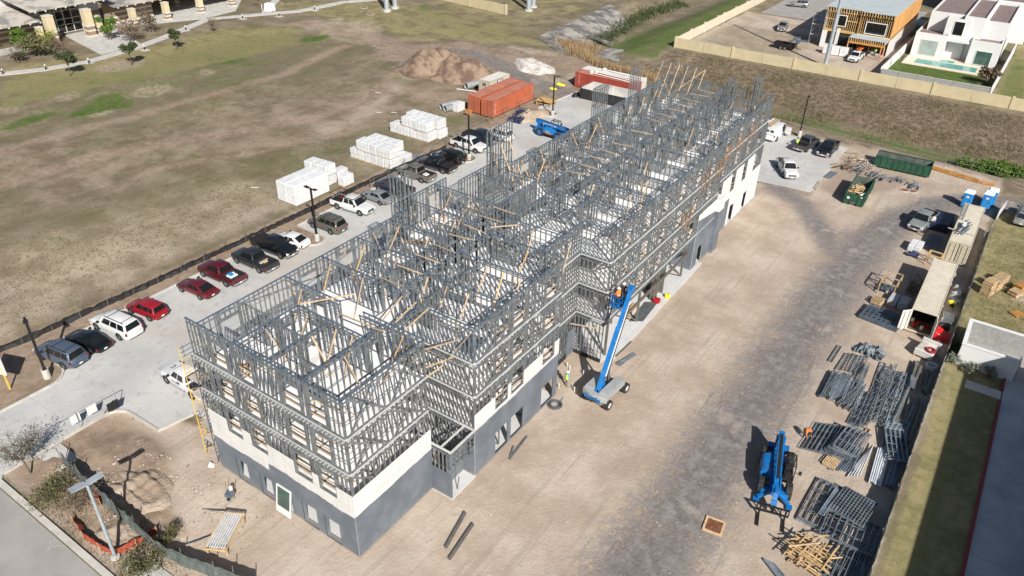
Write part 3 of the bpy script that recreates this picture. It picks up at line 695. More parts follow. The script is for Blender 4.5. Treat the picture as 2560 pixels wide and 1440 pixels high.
        for y in (62.2,66.2,70.2,74.2,78.2,82.2,86.2,90.2): wall(-36.1, y-2.1, -36.1, y-.1, z0, z1-.25, (), .5); wall(-36.1, y-2.2, -34.0, y-2.2, z0, z1-.25, (), .5)
        wall(-33.2, 24.6, -30.8, 24.6, z0, z1-.3, (), .41, True); wall(-36.9, 26.4, -34.2, 26.4, z0, z1-.3, (), .41, True)
        wall(-40.8, 26.6, -37.2, 26.6, z0, z1-.2, [(2.3,3.3,z0,z0+2.1)], .41, True)
    for x in (-35.0, -32.8): wall(x, 56.7 if x < -34 else 51.9, x, 58.5, z0, z1, (), sp, False, top)
    wall(-32.7, 53.8, -29.2, 53.8, z0, z1, (), sp, False, top); wall(-29.2, 53.9, -29.2, 57.8, z0, z1, [(1,2,z0,z0+2.1)], sp, False, top); wall(-40.9, 54.4, -38.7, 54.4, z0, z1, (), sp, False, top)
    wall(-38.6, 51.9, -38.6, 56.5, LV[li], z1, (), .3, False, top); wall(-35.2, 51.9, -35.2, 56.5, LV[li], z1, (), .3, False, top); wall(-38.5, 56.6, -35.3, 56.6, LV[li], z1, (), .3, False, top)
# ground storey frames that are not boarded over
g1 = LV[1]-BAND
wall(-27.4, 51.8, -24.45, 51.8, .08, g1, (), .33, False, False, 0, 3); wall(-27.4, 45.4, -27.4, 50.4, .08, g1, (), .36, False, False, 1, 3)
wall(-30.1, 33.6, -25.5, 33.6, .08, g1, (), .36); wall(-27.35, 30.75, -25.45, 30.75, .08, g1, (), .36); wall(-25.45, 30.8, -25.45, 33.5, 2.5, g1, (), .4)
for y in (24.6, 26.5, 28.5): wall(-36, y, -30, y, .08, g1, (), .6)
wall(-31, 36, -31, 51, .08, g1, (), .5); wall(-28.6, 52, -28.6, 76, .08, g1, [(2,4,.08,2.4),(9,11,.08,2.4)], .42)
for y in (37.3, 41.3, 79.7, 83.7, 87.7): wall(-31, y, -25.8, y, .08, g1, (), .5)
rest = stuff(bp(stud_rest, 'stud', M('galv')))
# floor bands: rim with rows of pale discs in place of holes on the short front, lattice joist ends on the long sides
for li in (1, 2, 3):
    z1 = LV[li]-.13; z0 = LV[li]-BAND
    mb = MB().mi(0).b(-42.05, -27.3, 22.87, 22.93, z0, z1).mi(1)
    x = -41.9
    while x < -27.5:
        for dz, sh in ((.1, 0), (.27, .17)):
            c0 = (x+sh, 22.87, z0+dz)
            mb.add([(c0[0]+.08*math.cos(t), 22.862, c0[2]+.08*math.sin(t)) for t in [k*math.pi/4 for k in range(8)]], [tuple(range(8))])
        x += .34
    bp(mb, 'rim_joist', [M('galv'), M('galv_light')])
    for xx, ya, yb in ((-27.3,22.95,30.6),(-25.42,33.6,45.3),(-27.37,45.3,51.8),(-24.37,51.8,77.8),(-25.27,77.8,96)):
        mb = MB(); mb.b(xx-.04, xx+.05, ya, yb, z1-.05, z1).b(xx-.04, xx+.05, ya, yb, z0, z0+.05)
        y = ya
        while y < yb-.2:
            mb.bar((xx+.01, y, z0+.03), (xx+.01, y+.2, z1-.03), .03, .05); mb.bar((xx+.01, y+.2, z1-.03), (xx+.01, min(yb, y+.4), z0+.03), .03, .05); y += .4
        bp(mb, 'floor_truss', M('galv'))
        bp(MB().b(xx-.02, xx+.09, ya, yb, LV[li]-.105, LV[li]-.02), 'edge_track', M('edge_white'))
    for yy, xa, xb in ((33.57,-30.1,-25.45),(51.77,-27.4,-24.4)):
        mb = MB(); mb.b(xa, xb, yy-.05, yy+.04, z1-.05, z1).b(xa, xb, yy-.05, yy+.04, z0, z0+.05); x = xa
        while x < xb-.2:
            mb.bar((x, yy, z0+.03), (x+.2, yy, z1-.03), .03, .05); mb.bar((x+.2, yy, z1-.03), (min(xb, x+.4), yy, z0+.03), .03, .05); x += .4
        bp(mb, 'floor_truss', M('galv')); bp(MB().b(xa, xb, yy-.09, yy+.02, LV[li]-.105, LV[li]-.02), 'edge_track', M('edge_white'))
    bp(MB().b(-42.1, -27.3, 22.86, 22.98, LV[li]-.105, LV[li]-.02), 'edge_track', M('edge_white'))
# boarding at the foot of the walls: white board with an uneven grey coat brushed over it
mt, nt, p = newmat('wall_board_white'); P_ = worldpos(nt)
c = nmix(nt, nramp(nt, nnoise(nt, .9, 4, .6, P_), .3, .7), (.60,.595,.585), (.67,.665,.655))
vo = nt.nodes.new('ShaderNodeTexVoronoi'); nt.links.new(P_, vo.inputs['Vector']); vo.inputs['Scale'].default_value = 1.7
c = nmix(nt, nmath(nt, 'LESS_THAN', vo.outputs['Distance'], .055), c, (.22,.22,.22))
sx_ = nt.nodes.new('ShaderNodeSeparateXYZ'); nt.links.new(P_, sx_.inputs[0]); uu = nmath(nt, 'ADD', sx_.outputs[0], sx_.outputs[1])
jv = nmath(nt, 'LESS_THAN', nmath(nt, 'FRACT', nmath(nt, 'MULTIPLY', uu, 1/1.22)), .022); jh = nmath(nt, 'LESS_THAN', nmath(nt, 'FRACT', nmath(nt, 'MULTIPLY', sx_.outputs[2], 1/2.44)), .011)
c = nmix(nt, nmath(nt, 'MULTIPLY', nmath(nt, 'MAXIMUM', jv, jh), .55), c, (.25,.245,.24))
c = nmix(nt, nmath(nt, 'MULTIPLY', nramp(nt, nnoise(nt, 2.2, 6, .7, P_), .6, .75), .35), c, (.38,.37,.355))
nt.links.new(c, p.inputs['Base Color']); p.inputs['Roughness'].default_value = .8; MATS['board_white'] = mt
mt, nt, p = newmat('wall_coat_grey'); P_ = worldpos(nt)
c = nmix(nt, nramp(nt, nnoise(nt, .5, 4, .6, P_), .35, .65), (.115,.135,.163), (.160,.182,.215)); c = nmix(nt, nmath(nt, 'MULTIPLY', nramp(nt, nnoise(nt, .8, 5, .7, P_), .68, .78), .5), c, (.34,.36,.39))
sz_ = nt.nodes.new('ShaderNodeSeparateXYZ'); nt.links.new(P_, sz_.inputs[0])
c = nmix(nt, nmath(nt, 'MULTIPLY', nramp(nt, nmath(nt, 'MULTIPLY_ADD', nnoise(nt, 2.5, 5, .7, P_), .9, nmath(nt, 'MULTIPLY', sz_.outputs[2], -1.0)), .12, .42), .55), c, (.30,.255,.21))
c = nmix(nt, nmath(nt, 'MULTIPLY', nramp(nt, nnoise(nt, 5, 6, .7, P_), .60, .72), .25), c, (.21,.225,.25))
nt.links.new(c, p.inputs['Base Color']); p.inputs['Roughness'].default_value = .62; MATS['coat_grey'] = mt
def board(ax, pos, out, s0, s1, zf, th, op=(), step=None, z_low=.06):
    """thin sheet on the plane ax = pos with openings; zf(s) gives its upper edge"""
    br_ = {s0, s1}
    for o in op: br_ |= {max(s0, o[0]), min(s1, o[1])}
    if step:
        s = s0
        while s < s1: br_.add(s); s += step
    br_ = sorted(b_ for b_ in br_ if s0 <= b_ <= s1); mb = MB()
    for a, c_ in zip(br_, br_[1:]):
        if c_-a < 1e-4: continue
        mid = (a+c_)/2; spans = [(z_low, zf(mid))]
        for o in op:
            if o[0] <= mid <= o[1]:
                nw = []
                for l, h in spans:
                    if o[3] <= l or o[2] >= h: nw.append((l, h)); continue
                    if o[2] > l: nw.append((l, o[2]))
                    if o[3] < h: nw.append((o[3], h))
                spans = nw
        for l, h in spans:
            if h-l < .02: continue
            if ax == 'y': mb.b(a, c_, min(pos, pos+out*th), max(pos, pos+out*th), l, h)
            else: mb.b(min(pos, pos+out*th), max(pos, pos+out*th), a, c_, l, h)
    return mb
def wavy(base, seed, amp=.16):
    r = random.Random(seed); ph = [r.uniform(0, 6) for _ in range(4)]
    return lambda s: (base(s) if callable(base) else base)+amp*(.55*math.sin(s*.55+ph[0])+.35*math.sin(s*1.7+ph[1])+.22*math.sin(s*4.3+ph[2])+.12*math.sin(s*9.7+ph[3]))
GW = [(-39.8,-38.45,.12,2.3),(-37.15,-35.75,.12,2.25),(-34.95,-33.8,.08,2.3),(-32.65,-31.15,.12,2.25),(-30.4,-28.9,.12,2.25)]
fwx = [(-42.1+a, -42.1+c_) for a, c_ in FW]
def front_top(s):
    for a, c_ in fwx:
        if a-.12 < s < c_+.12: return 4.86
    return 6.0
bp(board('y', 22.85, -1, -42.0, -27.3, front_top, .03, GW+[(a-.12, c_+.12, 4.86, 9) for a, c_ in fwx]), 'boarding', MATS['board_white'])
bp(board('y', 22.82, -1, -42.0, -27.27, wavy(lambda s: 3.35 if s < -35.7 else 3.98, 3, .12), .006, GW, .22, .05), 'grey_coating', MATS['coat_grey'])
bp(board('x', -27.25, 1, 22.82, 30.7, lambda s: 5.98, .03), 'boarding', MATS['board_white'])
bp(board('x', -27.22, 1, 22.815, 30.7, wavy(4.05, 5, .07), .006, (), .22, .05), 'grey_coating', MATS['coat_grey'])
RW = [(36.1,37.8,.28,2.55),(38.25,40.0,.28,2.55),(42.8,44.7,.28,2.5)]; rwy = [(33.7+a, 33.7+c_) for a, c_ in L2W]
def r2top(s):
    for a, c_ in rwy:
        if a-.1 < s < c_+.1: return 4.9
    return 6.2
bp(board('x', -25.38, 1, 33.5, 45.4, r2top, .03, RW), 'boarding', MATS['board_white'])
bp(board('x', -25.35, 1, 33.5, 45.4, wavy(4.62, 9, .12), .006, RW, .22, .05), 'grey_coating', MATS['coat_grey'])
bp(board('x', -27.33, 1, 50.4, 51.75, lambda s: 3.0, .03), 'grey_coating', MATS['coat_grey'])
bp(MB().b(-27.4, -24.4, 51.68, 51.72, .05, .45).b(-27.33, -27.29, 45.4, 50.4, .05, .55), 'damp_course', M('silt'))
# low porch beside the front block
bp(board('y', 30.66, -1, -27.2, -25.35, lambda s: 2.5, .05), 'grey_coating', MATS['coat_grey'])
bp(MB().b(-25.42, -25.36, 30.62, 30.75, .05, 4.7).b(-26.5, -26.46, 31.4, 33.55, .05, 3.1).b(-26.46, -25.4, 33.46, 33.5, .05, 3.1), 'grey_coating', MATS['coat_grey'])
bp(MB().b(-27.3, -25.3, 30.6, 33.55, -.1, .05), 'porch_slab', M('concrete_new'))
bp(MB().b(-25.44, -25.32, 30.6, 33.6, 4.66, 4.8).b(-27.3, -25.44, 30.58, 30.7, 4.66, 4.8).b(-27.3, -25.44, 33.42, 33.54, 4.66, 4.8).b(-26.4, -26.3, 30.7, 33.42, 4.6, 4.75), 'edge_track', M('edge_white'))
mb = MB(); y = 30.7
while y < 33.3: mb.bar((-25.38, y, 4.3), (-25.38, y+.2, 4.65), .03, .05).bar((-25.38, y+.2, 4.65), (-25.38, y+.4, 4.3), .03, .05); y += .4
bp(mb.b(-25.42, -25.34, 30.7, 33.5, 4.24, 4.3), 'floor_truss', M('galv'))
bp(MB().bar((-25.6, 31.6, .05), (-25.5, 31.7, 1.4), .05, .05), 'prop', M('timber_dark'))
# boarding of the far block
DW = [(81.0,82.3,.1,2.5),(86.0,87.4,.1,2.6),(74.0,75.2,.1,2.4),(90.8,92.0,.1,2.5)]
W5 = [(79.1+0*a, 79.1) for a in (0,)]
def far_top(s): return 7.0 if s < 79.4 else (7.4 if s < 92.4 else 4.9)
w5 = [(77.9+a, 77.9+c_, 4.9, 9) for a, c_ in L5W]
bp(board('x', -25.2, 1, 79.3, 96.1, far_top, .03, DW+w5), 'boarding', MATS['board_white'])
bp(board('x', -25.17, 1, 79.3, 85.2, wavy(4.05, 12, .05), .006, DW, .3, .05), 'grey_coating', MATS['coat_grey'])
bp(board('x', -24.33, 1, 72.6, 77.9, lambda s: 7.0, .03, DW), 'boarding', MATS['board_white'])
bp(board('x', -24.30, 1, 72.6, 77.9, wavy(lambda s: 6.3-(s-72.6)*.16, 14, .05), .006, DW, .3, .05), 'grey_coating', MATS['coat_grey'])
bp(board('y', 79.3, -1, -25.2, -24.3, lambda s: 6.9, .03), 'boarding', MATS['board_white'])
bp(MB().b(-25.2, -23.9, 77.9, 79.3, .05, 5.4), 'grey_coating', MATS['coat_grey']); bp(MB().b(-25.2, -23.87, 77.87, 79.33, 5.4, 6.85), 'boarding', MATS['board_white'])
bp(board('y', 72.6, -1, -27.5, -24.33, lambda s: 4.2, .03), 'grey_coating', MATS['coat_grey'])
bp(board('y', 96.12, 1, -39.6, -25.2, lambda s: 4.9, .03), 'boarding', MATS['board_white'])
# ground windows: reveals
for a, c_, l, h in GW:
    if c_ < -34.9 or a > -33.7: bp(MB().b(a-.06, a, 22.78, 23.15, l-.05, h+.05).b(c_, c_+.06, 22.78, 23.15, l-.05, h+.05).b(a, c_, 22.78, 23.15, h, h+.06).b(a, c_, 22.78, 23.15, l-.05, l), 'window_frame', MATS['coat_grey'])
for a, c_, l, h in RW: bp(MB().b(-25.4, -25.3, a-.06, a, l-.05, h+.05).b(-25.4, -25.3, c_, c_+.06, l-.05, h+.05).b(-25.4, -25.3, a, c_, h, h+.06).b(-25.4, -25.3, a, c_, l-.05, l), 'window_frame', MATS['coat_grey'])
# steel posts and beams of the open ground floor by the entrance
for x, y in ((-24.6,53),(-24.7,59.9),(-24.7,64.2),(-24.7,70.8),(-25.9,73.6),(-26.6,58),(-26.6,66)):
    bp(MB().b(x-.1, x+.1, y-.1, y+.1, .06, g1), 'steel_column', M('steel_primer'))
bp(MB().b(-24.72, -24.5, 51.9, 72.5, 3.98, 4.22), 'steel_beam', M('steel_primer')); bp(MB().b(-24.55, -24.35, 57, 72, 2.7, 2.95), 'steel_beam', M('steel_primer'))
bp(MB().b(-27.2, -24.8, 66.2, 66.35, .06, 4.1).b(-25.4, -25.2, 64.3, 66.2, .06, 4.1), 'steel_column', M('steel_primer'))
bp(MB().bar((-24.6,59.9,.1),(-25.6,57.2,2.6),.12,.12), 'steel_brace', M('steel_primer')); bp(MB().bar((-24.6,53,.1),(-25.6,55,2.6),.12,.12), 'steel_brace', M('steel_primer')); bp(MB().bar((-24.6,70.8,.1),(-25.3,68.4,2.2),.12,.12), 'steel_brace', M('steel_primer'))
# parapet towers that rise above the top track
def tower(x0, x1, y0, y1, z0, z1, n=3, hz=3):
    mb = MB()
    for s in range(n+1):
        for y in {y0, y1}: mb.b(x0+(x1-x0)*s/n-.03, x0+(x1-x0)*s/n+.03, y-.06, y+.06, z0, z1)
    for y in {y0, y1}:
        for k in range(hz+1): mb.b(x0, x1, y-.05, y+.05, z0+(z1-z0)*k/hz-.03, z0+(z1-z0)*k/hz+.03)
    if y1-y0 > .2:
        for x in (x0, x1):
            for k in range(hz+1): mb.b(x-.05, x+.05, y0, y1, z0+(z1-z0)*k/hz-.03, z0+(z1-z0)*k/hz+.03)
            m2 = max(1, int((y1-y0)/.45))
            for k in range(1, m2): mb.b(x-.06, x+.06, y0+(y1-y0)*k/m2-.03, y0+(y1-y0)*k/m2+.03, z0, z1)
    return bp(mb, 'parapet_frame', M('galv'))
def panel_y(x, y0, y1, z0, z1, hz=4):
    mb = MB(); n = max(2, int((y1-y0)/.42))
    for k in range(n+1): mb.b(x-.06, x+.06, y0+(y1-y0)*k/n-.028, y0+(y1-y0)*k/n+.028, z0, z1)
    for k in range(hz+1): mb.b(x-.05, x+.05, y0, y1, z0+(z1-z0)*k/hz-.03, z0+(z1-z0)*k/hz+.03)
    return bp(mb, 'parapet_frame', M('galv'))
tower(-42.7, -41.5, 44.4, 45.9, 10.95, 16.7)
panel_y(-41.15, 56.7, 60.9, 10.95, 17.4); tower(-41.2, -39.6, 56.7, 56.7, 10.95, 17.4)
tower(-40.2, -39.5, 75.9, 78.2, 10.95, 16.9); tower(-40.2, -39.5, 85.3, 86.8, 10.95, 17.0)
mb = MB()
for k in range(17): mb.b(-41.1+k*.41-.028, -41.1+k*.41+.028, 96.1, 96.22, 9.5, 15.6)
for k in range(6): mb.b(-41.1, -34.54, 96.11, 96.21, 10.2+k*1.07, 10.26+k*1.07)
bp(mb, 'parapet_frame', M('galv')); tower(-31.4, -30.3, 95.2, 96.2, 10.95, 15.0); tower(-27.8, -27.0, 95.2, 96.2, 10.95, 15.9)
# temporary timber: every brace is a piece of its own
TB = [0]
def brace(p0, p1, w=.13, h=.055, material='timber'):
    w *= .72
    o = MB().bar(p0, p1, w, h).build('timber_brace', M(material), bld, loc=-BO); TB[0] += 1; return o
zf, zh = LV[3], TOP
def lean(x, y, dx, dy, h=2.75):
    brace((x+dx*.06, y+dy*.06, zf+h), (x+dx*1.75, y+dy*1.75, zf+.05), rnd.choice((.10,.13,.15)), .05, rnd.choice(('timber','timber','timber_new')))
for y in (37.3,41.3,45.25,48.5,55.7,59.7,63.7,67.7,71.7,75.7,79.7,83.7,87.7,91.7):
    xs_ = [-32.2, -30.2, -28.4, -26.6] if y < 52 else [-30.6, -28.6, -26.6]
    for x in xs_:
        if rnd.random() < .78: lean(x+rnd.uniform(-.5,.5), y, rnd.uniform(-.25,.25), rnd.choice((-1, 1)))
for y in (34.3,38.2,42.2,46.1,50.0,62.2,66.2,70.2,74.2,78.2,82.2,86.2,90.2):
    for x in (-40, -38.2, -36.3):
        if y > 58 and x < -39: continue
        if rnd.random() < .8: lean(x+rnd.uniform(-.5,.5), y, rnd.uniform(-.25,.25), rnd.choice((-1, 1)))
for y in range(25, 95, 3):
    xl = -40.9 if y < 44 else (-42.4 if y < 51 else (-41 if y < 58 else -39.5))
    if rnd.random() < .75: lean(xl, y+rnd.uniform(-.8,.8), 1, rnd.uniform(-.3,.3))
    xr = -27.33 if y < 30 else (-25.45 if y < 45 else (-27.4 if y < 51.5 else (-24.4 if y < 77 else -25.3)))
    if not 30 < y < 34 and rnd.random() < .65: lean(xr, y+rnd.uniform(-.8,.8), -1, rnd.uniform(-.3,.3))
for x, y, dx, dy in ((-38.9,30.5,.2,-1),(-36,28.4,0,-1),(-33.2,28.4,.1,-1),(-35.9,23,0,1),(-31.8,28.5,.3,-1),(-30.7,26.5,1,0),(-37.1,25.5,1,.2),(-34,26.8,1,0),(-29,30.5,-.2,-1),(-28.2,23,.1,1)): lean(x, y, dx, dy)
for y in [34.6+2.1*k for k in range(8)]+[60+2.3*k for k in range(16)]:       # spreaders over the corridor
    a_, c_ = (-35, -32.8) if y < 52 else (-33.9, -31.6)
    if rnd.random() < .8: brace((a_-.1, y, zh+.06), (c_+.1, y+rnd.uniform(-.4,.4), zh+.06), .11, .05)
for p0, p1 in (((-33.9,29.4,14.06),(-30.0,29.6,14.06)),((-37.0,28.6,14.06),(-34.8,31.9,14.06)),((-31.9,33.6,14.06),(-31.0,30.6,14.06)),((-29.4,33.6,14.06),(-29.0,30.6,14.06)),((-30.6,33.6,14.06),(-30.1,30.9,14.06)),
    ((-27.5,30.7,13.0),(-26.6,33.5,12.6)),((-28.6,30.7,9.2),(-28.2,33.5,9.6)),((-27.8,30.7,11.2),(-27.2,33.5,10.8)),((-27.2,50.6,4.0),(-24.6,51.6,3.9)),((-35,44,14.06),(-36.8,47.2,13.9)),((-33,46,14.06),(-31.6,48,13.9))): brace(p0, p1, .14, .06)
for k in range(6): brace((-40.7+k*1.2, 96.05, 15.5), (-40.5+k*1.2, 92.2, 11.0), .10, .05, 'timber')
brace((-34.7, 96.0, 15.5), (-39.0, 93.2, 11.2), .15, .06, 'timber_new')
for k in range(3): brace((-41.1, 57.3+k*1.5, 15.6), (-38.4, 56.6+k*1.5, 11.0), .15, .06)
# guard rails in window openings of the upper floors
for li in (1, 2, 3):
    z = LV[li]
    for a, c_ in fwx:
        for h in (.55, 1.05): brace((a-.1, 23.08, z+h), (c_+.1, 23.08, z+h+rnd.uniform(-.05,.05)), .05, .12)
        if rnd.random() < .6: brace((a, 23.2, z+1.5), (c_, 24.6, z+.1), .10, .05)
    for xx, ws, y0 in ((-25.55, L2W, 33.7),(-24.5, L4W, 51.9),(-25.4, L5W, 77.9),(-27.5,[(1.8,3.6)],45.4)):
        for a, c_ in ws:
            for h in (.5, 1.0): brace((xx, y0+a-.1, z+h), (xx, y0+c_+.1, z+h+rnd.uniform(-.06,.06)), .05, .12)
            if rnd.random() < .4: brace((xx-.1, y0+a, z+1.6), (xx-1.2, y0+c_, z+.1), .10, .05)
# orange guard frames hung outside the far floors
for y0, z in ((71.5,11.0),(75.5,11.0),(80.0,10.9),(84.0,11.0),(88.2,11.1),(67.5,7.9)):
    x = -24.2 if y0 < 77 else -25.1; mb = MB()
    for s in (0, 1.0, 2.0): mb.bar((x, y0+s, z-.9), (x, y0+s, z+1.2), .04, .06)
    for h in (-.2, .5, 1.1): mb.bar((x+.05, y0-.2, z+h), (x+.05, y0+2.2, z+h), .03, .06)
    bp(mb, 'guard_frame', M('timber_guard'))
# loose board, stacked board inside
bp(MB().b(-31.2, -29.8, 35.2, 35.25, zf+.02, zf+1.5), 'wall_board', M('white_paint')); bp(MB().b(-27.6, -26.2, 34.2, 36.2, zf, zf+.25), 'board_stack', M('galv_blue'))
for i in range(26):
    x, y = rnd.uniform(-40, -28), rnd.uniform(24, 94)
    if -35.4 < x < -31.5: continue
    mb = MB()
    for k in range(rnd.randint(2, 5)):
        a_ = rnd.uniform(0, 3.1); l = rnd.uniform(.4, 1.3); ox, oy = rnd.uniform(-.3,.3), rnd.uniform(-.3,.3)
        mb.bar((x+ox-l*math.cos(a_), y+oy-l*math.sin(a_), zf+.05+.05*k), (x+ox+l*math.cos(a_), y+oy+l*math.sin(a_), zf+.07+.05*k), .12, .06)
    bp(mb, 'offcut_pile', M(rnd.choice(('timber','timber_new','galv_blue','timber_orange'))))
# ------------------------------------------------------------------ lettering
def letters(txt, size, material, parent, mat4, extrude=.004, name='lettering', sx=1.0):
    cu = bpy.data.curves.new(name, 'FONT'); cu.body = txt; cu.size = size; cu.extrude = extrude; cu.align_x = 'CENTER'; cu.align_y = 'CENTER'; cu.resolution_u = 2
    tmp = bpy.data.objects.new('tmp', cu); COL.objects.link(tmp); dg = bpy.context.evaluated_depsgraph_get()
    me = bpy.data.meshes.new_from_object(tmp.evaluated_get(dg)); bpy.data.objects.remove(tmp); bpy.data.curves.remove(cu)
    me.materials.clear(); me.materials.append(material)
    o = link(name, me, parent); o.matrix_local = mat4 @ Matrix.Diagonal((sx, 1, 1, 1)); return o
def face_m(pos, normal, up=(0,0,1)):
    """frame whose local z is the face normal and local y is up"""
    n = Vector(normal).normalized(); u = Vector(up); x = u.cross(n).normalized(); y = n.cross(x)
    mm = Matrix.Identity(4)
    for i in range(3): mm[i][0], mm[i][1], mm[i][2], mm[i][3] = x[i], y[i], n[i], pos[i]
    return mm

# ------------------------------------------------------------------ shipping containers
def corrug(L, H, period=.28, depth=.035):
    pts = []; n = int(L/period); p_ = L/n
    for i in range(n):
        x = -L/2+i*p_; pts += [(x, 0), (x+p_*.3, 0), (x+p_*.5, -depth), (x+p_*.8, -depth)]
    pts.append((L/2, 0)); return pts
def container(label, x, y, rz, L, side, roof, H=2.6, text=None, texts=None, logo=False, opened=False, W_=2.44, door=None):
    """long axis local x, doors at -x"""
    t = thing('shipping_container', label, 'container', (x, y, .1), rz)
    w = W_/2; pr = corrug(L-.2, H)
    for s in (-1, 1):
        mb = MB()
        for a, c in zip(pr, pr[1:]): mb.q((a[0], s*(w-.03+a[1]), .15), (c[0], s*(w-.03+c[1]), .15), (c[0], s*(w-.03+c[1]), H-.1), (a[0], s*(w-.03+a[1]), H-.1))
        mb.build('side_wall', side, t)
    fr = MB()
    for sx in (-1, 1):
        for sy in (-1, 1): fr.b(sx*L/2-.08, sx*L/2+.08, sy*(w-.07)-.07, sy*(w-.07)+.07, 0, H+.01)
        fr.b(sx*L/2-.07, sx*L/2+.07, -w+.14, w-.14, H-.11, H-.005); fr.b(sx*L/2-.07, sx*L/2+.07, -w+.14, w-.14, 0, .15)
    for s in (-1, 1): fr.b(-L/2+.08, L/2-.08, s*(w-.05)-.045, s*(w-.05)+.045, H-.1, H-.003); fr.b(-L/2+.08, L/2-.08, s*(w-.05)-.045, s*(w-.05)+.045, 0, .15)
    fr.build('frame', side, t)
    rb = MB(); n = int((L-.3)/.42); 
    rb.b(-L/2+.07, L/2-.07, -w+.095, w-.095, H-.09, H-.04)
    for i in range(n):
        x0 = -L/2+.2+i*(L-.4)/n; rb.b(x0, x0+.2, -w+.15, w-.15, H-.04, H-.012)
    rb.build('roof', roof, t)
    MB().b(-L/2+.06, L/2-.06, -w+.1, w-.1, .12, .16).build('floor', M('timber_dark'), t)
    mb = MB()
    for a, c in zip(corrug(W_-.3, H), corrug(W_-.3, H)[1:]): mb.q((L/2-.02+a[1], a[0], .15), (L/2-.02+c[1], c[0], .15), (L/2-.02+c[1], c[0], H-.1), (L/2-.02+a[1], a[0], H-.1))
    mb.build('end_wall', side, t)
    dm = door or side
    for s in (-1, 1):
        mb = MB(); mb.b(-.03, .03, 0, w-.1, .15, H-.12)
        for k in range(4): mb.b(-.05, -.03, .1, w-.2, .3+k*.55, .7+k*.55)
        d = mb.build('door', dm, t)
        r_ = MB()
        for yy in (.3, .85): r_.cyl((-.09, yy, .2), (-.09, yy, H-.2), .025, n=6)
        r_.build('lock_rod', M('chrome'), d)
        if s > 0: d.location = (-L/2-.02, .05, 0); 
        else: d.location = (-L/2-.02, -.05, 0); d.scale = (1, -1, 1)
        if opened: d.location = (-L/2-.05, s*(w-.08), 0); d.rotation_euler = (0, 0, (R(48) if s > 0 else R(-82))); d.scale = (1, 1 if s > 0 else -1, 1)
    if text:
        for pos, nrm, tx, sz in texts:
            for k, ch in enumerate(tx): letters(ch, sz, M('white_paint'), t, face_m((pos[0], pos[1], pos[2]-k*sz*.82), nrm))
    if logo:
        MB().b(-L/2-.14, -L/2-.13, -.35, .35, H-.85, H-.5).build('logo_panel', M('scaf_blue'), t)
        o = MB().b(-.9, .9, -w-.025, -w-.015, 1.75, 2.35).build('logo_panel', M('scaf_blue'), t); MB().b(-.6, -.1, -w-.035, -w-.028, 1.9, 2.25).b(.1, .6, -w-.035, -w-.028, 1.9, 2.25).build('emblem', M('white_paint'), o)
    return t
TX = 'TRITON'
cO = M('cont_orange')
container('orange shipping container with white vertical lettering on its long side, nearer the lot', -72.1, 105.3, R(90), 12.19, cO, M('cont_roof'), 2.75, True, [((-5.5, -1.235, 2.35), (0,-1,0), TX, .42), ((5.6, -1.235, 2.3), (0,-1,0), TX, .22)])
container('plain orange shipping container squeezed between its orange twin and the cream one', -75.0, 105.5, R(90), 12.19, cO, M('cont_roof'), 2.75)
container('short cream shipping container with dark blue logo panels by the dirt mound', -79.0, 110.9, R(90), 6.06, M('cont_beige'), M('cont_white'), 2.6, logo=True)
container('dark red shipping container behind the concrete bin enclosure', -62.7, 123.7, R(180), 12.19, M('cont_red'), M('cont_roof'), 2.6, True, [((5.3, 1.235, 2.25), (0,1,0), TX, .36)])
container('white shipping container standing behind the dark red one', -62.9, 126.3, R(180), 12.19, M('cont_white'), M('cont_white'), 2.6)
container('cream ribbed roof container with its doors swung open, by the right fence', -.75, 80.9, R(90), 12.19, M('cont_cream'), M('cont_cream'), 2.6, opened=True, door=M('cont_white'))
container('beige container with closed panelled doors and loose steel on its roof', -.1, 98.8, R(90), 12.19, M('cont_beige'), M('cont_cream'), 2.6)
# things on and in the containers
for k, (y, dz) in enumerate(((123.3,0),(124.3,0),(126.5,.0))):
    mb = MB(); mb.cyl((-65.8+k*.5, y+.2, 2.86), (-58+k*.4, y-.5, 2.86), .09, n=8); mb.b(-66.3+k*.5, -65.8+k*.5, y, y+.45, 2.71, 3.15)
    tag(mb.build('lamp_post', M('white_paint')), ('white lamp post lying at the front edge of the dark red container roof','white lamp post lying along the middle of the dark red container roof','white lamp post lying on the roof of the white container')[k], 'lamp post')
for k in range(7):
    a = R(60+rnd.uniform(-14,14)); x, y, l = -.3+rnd.uniform(-.5,.5), 97+rnd.uniform(-1,1), rnd.uniform(1.2,2.1)
    tag(MB().bar((x-l*math.cos(a)*.5, y-l*math.sin(a), 2.78+.05*k), (x+l*math.cos(a)*.5, y+l*math.sin(a), 2.79+.05*k), .11, .06).build('steel_channel', M('galv_loose')), 'galvanised steel channel lying loose on the beige container roof', 'steel channel', 'steel channels on the container roof')
tag(MB().b(-.6,-.2,96.6,98.0,3.12,3.15).build('white_board', M('white_paint')), 'narrow white board lying on the steel on the beige container roof', 'board')
tag(MB().bar((-1.9,95.9,2.76),(.9,95.5,2.76),.16,.06).build('plank', M('plank_grey')), 'grey plank lying across the beige container roof', 'plank')
mb = MB().bar((-1.15,99.2,2.78),(-1.15,104.6,2.78),.05,.05).bar((-.75,99.2,2.78),(-.75,104.6,2.78),.05,.05)
for k in range(18): mb.bar((-1.15,99.3+k*.3,2.78),(-.75,99.3+k*.3,2.78),.04,.04)
tag(mb.build('ladder', M('galv_pipe')), 'long ladder lying along the left edge of the beige container roof', 'ladder')
